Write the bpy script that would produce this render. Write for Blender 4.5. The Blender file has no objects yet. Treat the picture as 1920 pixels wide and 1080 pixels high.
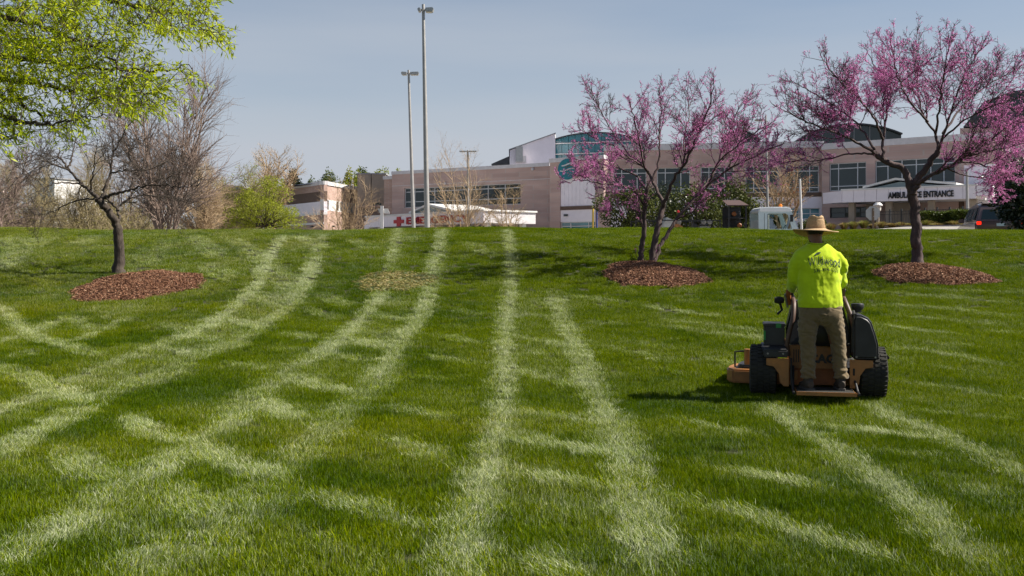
import bpy, bmesh, math, random
import numpy as np
from mathutils import Vector, Matrix, noise
from mathutils.bvhtree import BVHTree

random.seed(11)
RNG = np.random.default_rng(11)
SC = bpy.context.scene
COL = SC.collection
rad = math.radians

# ------------------------------------------------------------------ camera, light, exposure
F, HZ, CH = 1867.0, 475.0, 1.58          # focal length in photo pixels, horizon row, eye height
cam_d = bpy.data.cameras.new('camera')
cam_d.lens = 35.0; cam_d.sensor_width = 36.0
cam_d.shift_y = -(540 - HZ) / 1920.0
cam_d.clip_start = 0.1; cam_d.clip_end = 6000
cam = bpy.data.objects.new('camera', cam_d); COL.objects.link(cam)
cam.location = (0, 0, CH); cam.rotation_euler = (rad(90), 0, 0)
SC.camera = cam

SUN_AZ, SUN_EL = 90.0, 45.0              # clockwise from +Y, above the horizon
S = Vector((math.sin(rad(SUN_AZ)) * math.cos(rad(SUN_EL)), math.cos(rad(SUN_AZ)) * math.cos(rad(SUN_EL)), math.sin(rad(SUN_EL))))
sun_d = bpy.data.lights.new('sun', 'SUN'); sun_d.energy = 5.0; sun_d.angle = rad(0.53); sun_d.color = (1.0, 0.93, 0.82)
sun = bpy.data.objects.new('sun', sun_d); COL.objects.link(sun)
sun.location = (20, 0, 30); sun.rotation_euler = S.to_track_quat('Z', 'Y').to_euler()

W = bpy.data.worlds.new('World'); SC.world = W; W.use_nodes = True
wn, wl = W.node_tree.nodes, W.node_tree.links
wn.clear()
sky = wn.new('ShaderNodeTexSky'); sky.sky_type = 'NISHITA'; sky.sun_disc = False
sky.sun_elevation = rad(SUN_EL); sky.sun_rotation = rad(SUN_AZ); sky.altitude = 50
sky.air_density = 1.0; sky.dust_density = 0.4; sky.ozone_density = 2.0
geo = wn.new('ShaderNodeTexCoord')
sep = wn.new('ShaderNodeSeparateXYZ')                       # thin high haze, denser towards the horizon
hz = wn.new('ShaderNodeMapRange'); hz.inputs[1].default_value = -0.02; hz.inputs[2].default_value = 0.42; hz.inputs[3].default_value = 0.90; hz.inputs[4].default_value = 0.06
hz.interpolation_type = 'SMOOTHERSTEP'
mp = wn.new('ShaderNodeMapping'); mp.inputs['Scale'].default_value = (1.0, 1.0, 8.0)
cn = wn.new('ShaderNodeTexNoise'); cn.inputs['Scale'].default_value = 1.7; cn.inputs['Detail'].default_value = 5; cn.inputs['Roughness'].default_value = 0.45
cr = wn.new('ShaderNodeMapRange'); cr.inputs[1].default_value = 0.35; cr.inputs[2].default_value = 0.7; cr.inputs[3].default_value = -0.07; cr.inputs[4].default_value = 0.26
cm = wn.new('ShaderNodeMath'); cm.operation = 'ADD'; cm.use_clamp = True
mix = wn.new('ShaderNodeMix'); mix.data_type = 'RGBA'; mix.inputs[7].default_value = (5.1, 5.5, 6.15, 1)
bg = wn.new('ShaderNodeBackground'); bg.inputs[1].default_value = 0.05
wo = wn.new('ShaderNodeOutputWorld')
wl.new(geo.outputs['Generated'], sep.inputs[0]); wl.new(sep.outputs[2], hz.inputs[0])
wl.new(geo.outputs['Generated'], mp.inputs[0]); wl.new(mp.outputs[0], cn.inputs[0]); wl.new(cn.outputs[0], cr.inputs[0])
wl.new(hz.outputs[0], cm.inputs[0]); wl.new(cr.outputs[0], cm.inputs[1]); wl.new(cm.outputs[0], mix.inputs[0])
wl.new(sky.outputs[0], mix.inputs[6]); wl.new(mix.outputs[2], bg.inputs[0]); wl.new(bg.outputs[0], wo.inputs[0])
W['kind'] = 'structure'

vs = SC.view_settings
vs.view_transform = 'Standard'; vs.look = 'None'; vs.gamma = 1.0; vs.exposure = 1.0; vs.use_curve_mapping = False
SC.cycles.max_bounces = 6; SC.cycles.transparent_max_bounces = 8

# ------------------------------------------------------------------ terrain
_pr = np.array([(-3000, 0), (9.5, 0), (10.8, .0), (12, .10), (14, .27), (16.5, .47), (18.5, .72), (20, .95), (22, 1.29), (24, 1.64), (26, 1.93),
                (28, 2.16), (30, 2.30), (31.5, 2.34), (33, 2.30), (35, 2.08), (38, 1.75), (41, 1.58), (46, 1.5), (4000, 1.5)], float)
_yy = np.arange(-10, 60, .05)
_zz = np.interp(_yy, _pr[:, 0], _pr[:, 1])
_k = np.exp(-0.5 * (np.arange(-40, 41) * .05 / .7) ** 2); _k /= _k.sum()
_zs = np.convolve(np.pad(_zz, 40, mode='edge'), _k, 'valid')

def G(x, y):
    x = np.asarray(x, float); y = np.asarray(y, float)
    z = np.interp(y, _yy, _zs)
    s = lambda t: np.clip(t, 0, 1) ** 2 * (3 - 2 * np.clip(t, 0, 1))
    z = z + s((y - 36) / 18) * s((x - 8) / 14) * 1.5
    berm = s((y - 12) / 10) * (1 - s((y - 34) / 8))
    z = z + berm * (0.035 * np.sin(x * .35 + 1.2) + 0.02 * np.sin(x * .9 + y * .3) - 0.045 * s((x - 8) / 9) - 0.02 * s((-x - 4) / 8))
    z = z + 0.012 * np.sin(x * 1.3 + y * .7) * np.sin(y * .9 - x * .4) * (1 - s((y - 36) / 6))
    return z

def g1(x, y): return float(G(x, y))
def P(px, py, Y): return Vector(((px - 960) / F * Y, Y, CH + (HZ - py) / F * Y))
_ry = np.arange(3.0, 40, .02)
def hit(px, py):
    z = CH + (HZ - py) / F * _ry
    i = np.nonzero(z <= G((px - 960) / F * _ry, _ry))[0]
    Y = _ry[i[0]] if len(i) else 31.5
    return np.array([(px - 960) / F * Y, Y, g1((px - 960) / F * Y, Y)])

# ------------------------------------------------------------------ scene helpers
ORG = {}
def tag(o, label=None, cat=None, group=None, kind=None):
    if label: o['label'] = label
    if cat: o['category'] = cat
    if group: o['group'] = group
    if kind: o['kind'] = kind
    return o
def thing(name, label, cat, loc, rz=0, group=None):
    o = bpy.data.objects.new(name, None); COL.objects.link(o); o.empty_display_size = .2
    o.location = loc; o.rotation_euler = (0, 0, rz)
    ORG[o.name] = Vector(loc)
    return tag(o, label, cat, group)
def link(name, me, mat, parent=None, world=True, smooth=False):
    """one mesh object; world=True: vertices are in world metres and are moved to the thing's frame"""
    if parent is not None and world:
        o0 = ORG.get(parent.name)
        if o0 is not None: me.transform(Matrix.Translation(-o0))
    o = bpy.data.objects.new(name, me); COL.objects.link(o)
    if mat is not None: me.materials.append(mat)
    if parent is not None:
        o.parent = parent
        if parent.name in ORG: ORG[o.name] = ORG[parent.name]
    if smooth: me.polygons.foreach_set('use_smooth', [True] * len(me.polygons))
    return o
def mesh_np(name, V, Fc):
    """fast mesh from arrays; Fc (n,k) all the same side count"""
    V = np.asarray(V, np.float32); Fc = np.asarray(Fc, np.int32); n, k = Fc.shape
    me = bpy.data.meshes.new(name)
    me.vertices.add(len(V)); me.vertices.foreach_set('co', V.ravel())
    me.loops.add(n * k); me.loops.foreach_set('vertex_index', Fc.ravel())
    me.polygons.add(n); me.polygons.foreach_set('loop_start', np.arange(0, n * k, k, dtype=np.int32))
    me.update(calc_edges=True)
    return me
def face_attr(me, name, vals):
    a = me.attributes.new(name, 'FLOAT', 'FACE'); a.data.foreach_set('value', np.asarray(vals, np.float32))

class MB:
    def __init__(s): s.v = []; s.f = []
    def add(s, vs_, fs):
        n = len(s.v); s.v += [tuple(q) for q in vs_]; s.f += [tuple(i + n for i in f) for f in fs]; return s
    def box(s, a, b):
        (x0, y0, z0), (x1, y1, z1) = a, b
        return s.add([(x0, y0, z0), (x1, y0, z0), (x1, y1, z0), (x0, y1, z0), (x0, y0, z1), (x1, y0, z1), (x1, y1, z1), (x0, y1, z1)],
                     [(0, 3, 2, 1), (4, 5, 6, 7), (0, 1, 5, 4), (1, 2, 6, 5), (2, 3, 7, 6), (3, 0, 4, 7)])
    def prism(s, poly, off):
        """poly: 3d points of one face, off: vector to the other face"""
        n = len(poly); off = Vector(off); p = [Vector(q) for q in poly]
        nn = Vector((0, 0, 0))
        for i in range(n): nn += p[i].cross(p[(i + 1) % n])
        if nn.dot(off) > 0: p = p[::-1]
        return s.add(p + [q + off for q in p], [tuple(range(n)), tuple(range(2 * n - 1, n - 1, -1))] + [(i, i + n, (i + 1) % n + n, (i + 1) % n) for i in range(n)])
    def tube(s, pts, r, n=8, cap=True):
        pts = [Vector(q) for q in pts]; k = len(pts)
        rs = r if isinstance(r, (list, tuple)) else [r] * k
        ref = None; vs_ = []
        for i in range(k):
            t = (pts[min(i + 1, k - 1)] - pts[max(i - 1, 0)]).normalized()
            if ref is None: ref = Vector((0, 0, 1)) if abs(t.z) < .9 else Vector((1, 0, 0))
            a = t.cross(ref).normalized(); b = a.cross(t).normalized(); ref = b
            for j in range(n):
                an = 2 * math.pi * j / n
                vs_.append(pts[i] + (a * math.cos(an) + b * math.sin(an)) * rs[i])
        fs = [(i * n + j, i * n + (j + 1) % n, (i + 1) * n + (j + 1) % n, (i + 1) * n + j) for i in range(k - 1) for j in range(n)]
        if cap: fs += [tuple(range(n - 1, -1, -1)), tuple(range((k - 1) * n, k * n))]
        return s.add(vs_, fs)
    def lathe(s, prof, c, axis='Z', n=16, sx=1, sy=1):
        c = Vector(c); vs_ = []
        for (r, h) in prof:
            for j in range(n):
                an = 2 * math.pi * j / n; a, b = math.cos(an) * r * sx, math.sin(an) * r * sy
                vs_.append(c + (Vector((a, b, h)) if axis == 'Z' else Vector((h, a, b)) if axis == 'X' else Vector((a, h, b))))
        k = len(prof)
        fs = [(i * n + j, i * n + (j + 1) % n, (i + 1) * n + (j + 1) % n, (i + 1) * n + j) for i in range(k - 1) for j in range(n)]
        if prof[0][0] > 1e-5: fs.append(tuple(range(n - 1, -1, -1)))
        if prof[-1][0] > 1e-5: fs.append(tuple(range((k - 1) * n, k * n)))
        return s.add(vs_, fs)
    def mesh(s, name, bevel=0, seg=2):
        me = bpy.data.meshes.new(name); me.from_pydata(s.v, [], s.f); me.update()
        bm = bmesh.new(); bm.from_mesh(me)
        bmesh.ops.remove_doubles(bm, verts=bm.verts, dist=1e-5)
        bmesh.ops.recalc_face_normals(bm, faces=bm.faces)
        if bevel: bmesh.ops.bevel(bm, geom=[e for e in bm.edges if len(e.link_faces) == 2 and e.calc_face_angle(0) > .5], offset=bevel, segments=seg, affect='EDGES', clamp_overlap=True)
        bm.to_mesh(me); bm.free()
        return me
    def build(s, name, mat, parent=None, world=True, bevel=0, smooth=False, seg=2):
        o = link(name, s.mesh(name, bevel, seg), mat, parent, world)
        if smooth or bevel:
            for p_ in o.data.polygons: p_.use_smooth = True
            o.data.set_sharp_from_angle(angle=rad(38))
        return o

# ------------------------------------------------------------------ materials
def mat(name, col, rough=.6, metal=0, nscale=0, namt=0, col2=None, bump=0, bscale=40, spec=.4, emis=None, coat=0, stretch=None):
    m = bpy.data.materials.new(name); m.use_nodes = True
    nt = m.node_tree; b = nt.nodes['Principled BSDF']
    b.inputs['Base Color'].default_value = (*col, 1); b.inputs['Roughness'].default_value = rough; b.inputs['Metallic'].default_value = metal
    b.inputs['Specular IOR Level'].default_value = spec
    if coat: b.inputs['Coat Weight'].default_value = coat; b.inputs['Coat Roughness'].default_value = .08
    if emis: b.inputs['Emission Color'].default_value = (*emis[0], 1); b.inputs['Emission Strength'].default_value = emis[1]
    tc = nt.nodes.new('ShaderNodeTexCoord')
    src = tc.outputs['Object']
    if stretch:
        mpn = nt.nodes.new('ShaderNodeMapping'); mpn.inputs['Scale'].default_value = stretch; nt.links.new(src, mpn.inputs[0]); src = mpn.outputs[0]
    if nscale:
        t = nt.nodes.new('ShaderNodeTexNoise'); t.inputs['Scale'].default_value = nscale; t.inputs['Detail'].default_value = 6; t.inputs['Roughness'].default_value = .65
        nt.links.new(src, t.inputs[0])
        r = nt.nodes.new('ShaderNodeValToRGB'); r.color_ramp.elements[0].position = .3; r.color_ramp.elements[1].position = .7
        c2 = col2 or tuple(min(1, c * (1 + namt)) for c in col); c1 = col if col2 else tuple(c * (1 - namt) for c in col)
        r.color_ramp.elements[0].color = (*c1, 1); r.color_ramp.elements[1].color = (*c2, 1)
        nt.links.new(t.outputs[0], r.inputs[0]); nt.links.new(r.outputs[0], b.inputs['Base Color'])
    if bump:
        t2 = nt.nodes.new('ShaderNodeTexNoise'); t2.inputs['Scale'].default_value = bscale; t2.inputs['Detail'].default_value = 5
        nt.links.new(src, t2.inputs[0])
        bn = nt.nodes.new('ShaderNodeBump'); bn.inputs['Strength'].default_value = bump; bn.inputs['Distance'].default_value = .02
        nt.links.new(t2.outputs[0], bn.inputs['Height']); nt.links.new(bn.outputs[0], b.inputs['Normal'])
    return m

def leaf_mat(name, cols, trans=.4, rough=.5, spec=.3, inst=None):
    """colour from the per-face attribute rnd; light passes through"""
    m = bpy.data.materials.new(name); m.use_nodes = True
    nt = m.node_tree; nt.nodes.clear(); N = nt.nodes.new; L = nt.links.new
    at = N('ShaderNodeAttribute'); at.attribute_name = 'rnd'
    r = N('ShaderNodeValToRGB'); els = r.color_ramp.elements
    while len(els) < len(cols): els.new(.5)
    for i, c in enumerate(cols): els[i].position = i / (len(cols) - 1); els[i].color = (*c, 1)
    L(at.outputs['Fac'], r.inputs[0]); c = r.outputs[0]
    if inst:
        a2 = N('ShaderNodeAttribute'); a2.attribute_type = 'INSTANCER'; a2.attribute_name = 'tint'
        r2 = N('ShaderNodeValToRGB'); e2 = r2.color_ramp.elements
        while len(e2) < len(inst): e2.new(.5)
        for i, cc in enumerate(inst): e2[i].position = i / (len(inst) - 1); e2[i].color = (*cc, 1)
        L(at.outputs['Fac'], r2.inputs[0])
        a4 = N('ShaderNodeAttribute'); a4.attribute_name = 'rnd2'
        sb = N('ShaderNodeMath'); sb.operation = 'SUBTRACT'; L(a2.outputs['Fac'], sb.inputs[0]); L(a4.outputs['Fac'], sb.inputs[1])
        ml = N('ShaderNodeMath'); ml.operation = 'MULTIPLY_ADD'; ml.use_clamp = True; L(sb.outputs[0], ml.inputs[0]); ml.inputs[1].default_value = 3.0; ml.inputs[2].default_value = .35
        mx = N('ShaderNodeMix'); mx.data_type = 'RGBA'; L(ml.outputs[0], mx.inputs[0]); L(c, mx.inputs[6]); L(r2.outputs[0], mx.inputs[7]); c = mx.outputs[2]
        a3 = N('ShaderNodeAttribute'); a3.attribute_type = 'INSTANCER'; a3.attribute_name = 'hue'
        mx2 = N('ShaderNodeMix'); mx2.data_type = 'RGBA'; mx2.blend_type = 'MULTIPLY'; L(a3.outputs['Fac'], mx2.inputs[0]); L(c, mx2.inputs[6]); mx2.inputs[7].default_value = (1.45, 1.08, .8, 1); c = mx2.outputs[2]
        a5 = N('ShaderNodeAttribute'); a5.attribute_type = 'INSTANCER'; a5.attribute_name = 'lean_shade'
        mx3 = N('ShaderNodeMix'); mx3.data_type = 'RGBA'; mx3.blend_type = 'MULTIPLY'; L(a5.outputs['Fac'], mx3.inputs[0]); L(c, mx3.inputs[6]); mx3.inputs[7].default_value = (.42, .56, .6, 1); c = mx3.outputs[2]  # shade of the mown lean multiplied into blade colour
    p = N('ShaderNodeBsdfPrincipled'); p.inputs['Roughness'].default_value = rough; p.inputs['Specular IOR Level'].default_value = spec
    t = N('ShaderNodeBsdfTranslucent'); ms = N('ShaderNodeMixShader'); ms.inputs[0].default_value = trans
    o = N('ShaderNodeOutputMaterial')
    L(c, p.inputs['Base Color']); L(c, t.inputs[0]); L(p.outputs[0], ms.inputs[1]); L(t.outputs[0], ms.inputs[2]); L(ms.outputs[0], o.inputs[0])
    return m

M = {}
M['bark'] = mat('bark', (.052, .040, .031), .9, nscale=14, namt=.5, bump=.9, bscale=30, stretch=(1, 1, .3))
M['bark_redbud'] = mat('bark_redbud', (.068, .046, .044), .9, nscale=14, namt=.5, bump=.9, bscale=30, stretch=(1, 1, .3))
M['bark_oak'] = mat('bark_oak', (.055, .042, .03), .9, nscale=10, namt=.4, bump=.6)
M['twig_grey'] = mat('twig_grey', (.19, .14, .115), .9, nscale=3, namt=.35)
M['twig_tan'] = mat('twig_tan', (.36, .26, .16), .9, nscale=3, namt=.35)
M['twig_olive'] = mat('twig_olive', (.21, .17, .09), .9, nscale=3, namt=.35)
M['blossom'] = leaf_mat('blossom', [(.46, .08, .29), (.62, .17, .46), (.74, .32, .59), (.86, .54, .74)], .5, .6, .15)
M['oak_leaf'] = leaf_mat('oak_leaf', [(.16, .22, .003), (.30, .39, .004), (.46, .53, .008), (.58, .60, .03)], .55, .45)
M['spring_leaf'] = leaf_mat('spring_leaf', [(.15, .17, .012), (.25, .29, .018), (.37, .38, .04)], .45, .6)
M['olive_leaf'] = leaf_mat('olive_leaf', [(.15, .125, .045), (.20, .18, .05), (.24, .24, .06)], .4, .7)
M['wood_leaf'] = leaf_mat('wood_leaf', [(.045, .06, .012), (.09, .12, .02), (.16, .19, .04)], .3, .7)
M['dark_leaf'] = leaf_mat('dark_leaf', [(.012, .018, .007), (.022, .034, .010), (.045, .055, .018)], .15, .35, .5)
M['holly_leaf'] = leaf_mat('holly_leaf', [(.016, .024, .006), (.038, .052, .010), (.085, .10, .02), (.14, .15, .04)], .2, .5, .12)
M['hedge_leaf'] = leaf_mat('hedge_leaf', [(.03, .05, .008), (.07, .10, .012), (.13, .16, .02)], .3, .5)
M['rust_leaf'] = leaf_mat('rust_leaf', [(.30, .07, .025), (.42, .12, .04)], .4, .6)
M['straw_blade'] = leaf_mat('straw_blade', [(.13, .075, .03), (.25, .17, .065), (.34, .25, .11)], .3, .7)
M['worn_blade'] = leaf_mat('worn_blade', [(.13, .14, .03), (.30, .26, .08), (.50, .40, .19)], .2, .8)
M['green_blade'] = leaf_mat('green_blade', [(.08, .10, .015), (.15, .18, .03), (.25, .25, .08)], .35, .7)
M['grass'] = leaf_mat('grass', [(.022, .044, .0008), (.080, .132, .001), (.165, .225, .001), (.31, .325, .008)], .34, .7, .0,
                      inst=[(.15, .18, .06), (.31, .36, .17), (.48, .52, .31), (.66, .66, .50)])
M['soil'] = mat('soil', (.022, .026, .006), .95, nscale=3, col2=(.045, .05, .012), bump=.6)
M['asphalt'] = mat('asphalt', (.27, .25, .22), .9, nscale=2, namt=.2, bump=.3)       # paving made pale to bounce light onto the shaded facades
M['kerb'] = mat('kerb', (.42, .40, .37), .85, nscale=3, namt=.2)
M['mulch'] = mat('mulch', (.105, .045, .025), .95, nscale=9, namt=.55, bump=.9)
M['chip'] = leaf_mat('chip', [(.062, .026, .014), (.165, .073, .038), (.28, .14, .078), (.44, .29, .19)], .0, .8)
M['bare_soil'] = mat('bare_soil', (.13, .12, .035), .95, nscale=4, col2=(.25, .195, .09), bump=.6)
# ------------------------------------------------------------------ ground sheet
def axis(a, b, fine, far):
    t = list(np.arange(a, b + 1e-6, fine)); s = fine; x = b
    while x < far: s *= 1.35; x += s; t.append(x)
    s = fine; x = a
    while x > -far: s *= 1.35; x -= s; t.insert(0, x)
    return np.array(t)
gx = axis(-26, 46, .3, 2500); gy = axis(-4, 46, .25, 2500)
GX, GY = np.meshgrid(gx, gy); GZ = G(GX, GY) - .012
nx, ny = len(gx), len(gy)
ii = (np.arange(ny - 1)[:, None] * nx + np.arange(nx - 1)[None, :]).ravel()
gm = mesh_np('ground', np.c_[GX.ravel(), GY.ravel(), GZ.ravel()], np.c_[ii, ii + 1, ii + nx + 1, ii + nx])
tag(link('ground', gm, M['soil'], smooth=True), kind='structure')

def sheet(name, x0, x1, y0, y1, dz, m, step=2.0):
    xs = np.linspace(x0, x1, max(2, int((x1 - x0) / step))); ys = np.linspace(y0, y1, max(2, int((y1 - y0) / step)))
    X, Y = np.meshgrid(xs, ys); n = len(xs); k = (np.arange(len(ys) - 1)[:, None] * n + np.arange(n - 1)[None, :]).ravel()
    me = mesh_np(name, np.c_[X.ravel(), Y.ravel(), (G(X, Y) + dz).ravel()], np.c_[k, k + 1, k + n + 1, k + n])
    return tag(link(name, me, m, smooth=True), kind='structure')
sheet('parking_lot', -80, 90, 38.6, 104, .03, M['asphalt'])  # mostly hidden lot, extended to the buildings so it bounces light
sheet('planting_bed', 18, 32, 54.6, 63, .07, M['mulch'], .7)

# ------------------------------------------------------------------ mulch beds and the worn patch
def bed_frame(pxc, x0, x1, y0, y1):
    a, b = hit(pxc, y0), hit(pxc, y1)
    cy = (a[1] + b[1]) / 2
    return ((pxc - 960) / F * cy, cy, (x1 - x0) / 2 / F * cy, (a[1] - b[1]) / 2)
BEDS = {'left': bed_frame(259, 146, 372, 511, 566), 'mid': bed_frame(1225, 1128, 1322, 494, 540), 'right': bed_frame(1747, 1638, 1852, 499, 537)}
PATCH = bed_frame(740, 668, 812, 511, 546)
def edge_wob(th, seed): return 1 + .06 * np.sin(3 * th + seed) + .04 * np.sin(7 * th + 2 * seed) + .025 * np.sin(13 * th + seed * 3)
def bed_r(x, y, b, seed):
    dx, dy = (x - b[0]) / b[2], (y - b[1]) / b[3]
    return np.hypot(dx, dy) / edge_wob(np.arctan2(dy, dx), seed)
def bed_z(x, y, b, seed, h):
    r = bed_r(x, y, b, seed)
    return G(x, y) + h * np.clip(1 - r ** 2.2, 0, 1)
def disc_sheet(b, seed, h, dz, nr=14, na=64):
    V = [(b[0], b[1], float(bed_z(b[0], b[1], b, seed, h)) + dz)]; Fq = []
    for i in range(1, nr + 1):
        for j in range(na):
            th = 2 * math.pi * j / na; r = i / nr * float(edge_wob(th, seed))
            x, y = b[0] + b[2] * r * math.cos(th), b[1] + b[3] * r * math.sin(th)
            lump = .02 * noise.noise(Vector((x * 4, y * 4, seed)))
            V.append((x, y, float(bed_z(x, y, b, seed, h)) + dz + (lump if i < nr else -.03)))
    for j in range(na): Fq.append((0, 1 + j, 1 + (j + 1) % na))
    for i in range(nr - 1):
        for j in range(na):
            a = 1 + i * na; Fq.append((a + j, a + na + j, a + na + (j + 1) % na, a + (j + 1) % na))
    return V, Fq
def chips(b, seed, h, n, mname, smin, smax, spread=1.02, flat=.5):
    r = RNG
    th = r.uniform(0, 2 * np.pi, n); q = np.sqrt(r.uniform(0, 1, n)) * edge_wob(th, seed) * spread
    x, y = b[0] + b[2] * q * np.cos(th), b[1] + b[3] * q * np.sin(th)
    z = bed_z(x, y, b, seed, h) + r.uniform(.0, .03, n)
    L_, W_ = r.uniform(smin, smax, n), r.uniform(.008, .022, n)
    a = r.uniform(0, 2 * np.pi, n); t = r.normal(0, flat, n); ro = r.normal(0, flat, n)
    u = np.c_[np.cos(a) * np.cos(t), np.sin(a) * np.cos(t), np.sin(t)]
    v = np.c_[-np.sin(a) * np.cos(ro), np.cos(a) * np.cos(ro), np.sin(ro)]
    w = np.cross(u, v) * .006
    c = np.c_[x, y, z]; u = u * L_[:, None] / 2; v = v * W_[:, None] / 2
    V = np.concatenate([c - u - v + w, c + u - v + w, c + u + v + w, c - u + v + w, c - u * 1.1 - w, c + u * 1.1 - w], 0)
    k = np.arange(n)
    Fq = np.concatenate([np.c_[k, k + n, k + 2 * n, k + 3 * n], np.c_[k + 4 * n, k + 5 * n, k + n, k], np.c_[k + 3 * n, k + 2 * n, k + 5 * n, k + 4 * n]])
    me = mesh_np('chips', V, Fq); face_attr(me, 'rnd', np.tile(np.clip(r.beta(1.6, 2.2, n), 0, 1), 3)); return me
for i, (k, lab) in enumerate((('left', 'brown wood mulch ring in full sun round the leafless dark trunk'),
                              ('mid', 'shaded mulch ring under the many stemmed pink tree'),
                              ('right', 'wood mulch ring under the pink tree with one single trunk'))):
    b = BEDS[k]
    V, Fq = disc_sheet(b, i + 1.3, .16, .0)
    me = bpy.data.meshes.new('mulch_bed'); me.from_pydata(V, [], Fq); me.update()
    o = tag(link('mulch_bed', me, M['mulch'], smooth=True), lab, 'mulch bed', 'mulch rings round the lawn trees')
    tag(link('wood_chips', chips(b, i + 1.3, .16, 8500, 'chip', .02, .06), M['chip'], o), kind='stuff')
V, Fq = disc_sheet(PATCH, 7.7, .0, .004)
me = bpy.data.meshes.new('worn_patch'); me.from_pydata(V, [], Fq); me.update()
o = tag(link('worn_patch', me, M['bare_soil'], smooth=True), kind='structure')
tag(link('dead_grass', chips(PATCH, 7.7, .0, 1800, 'chip', .03, .07, spread=1.12, flat=.25), M['worn_blade'], o), kind='stuff')

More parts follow.
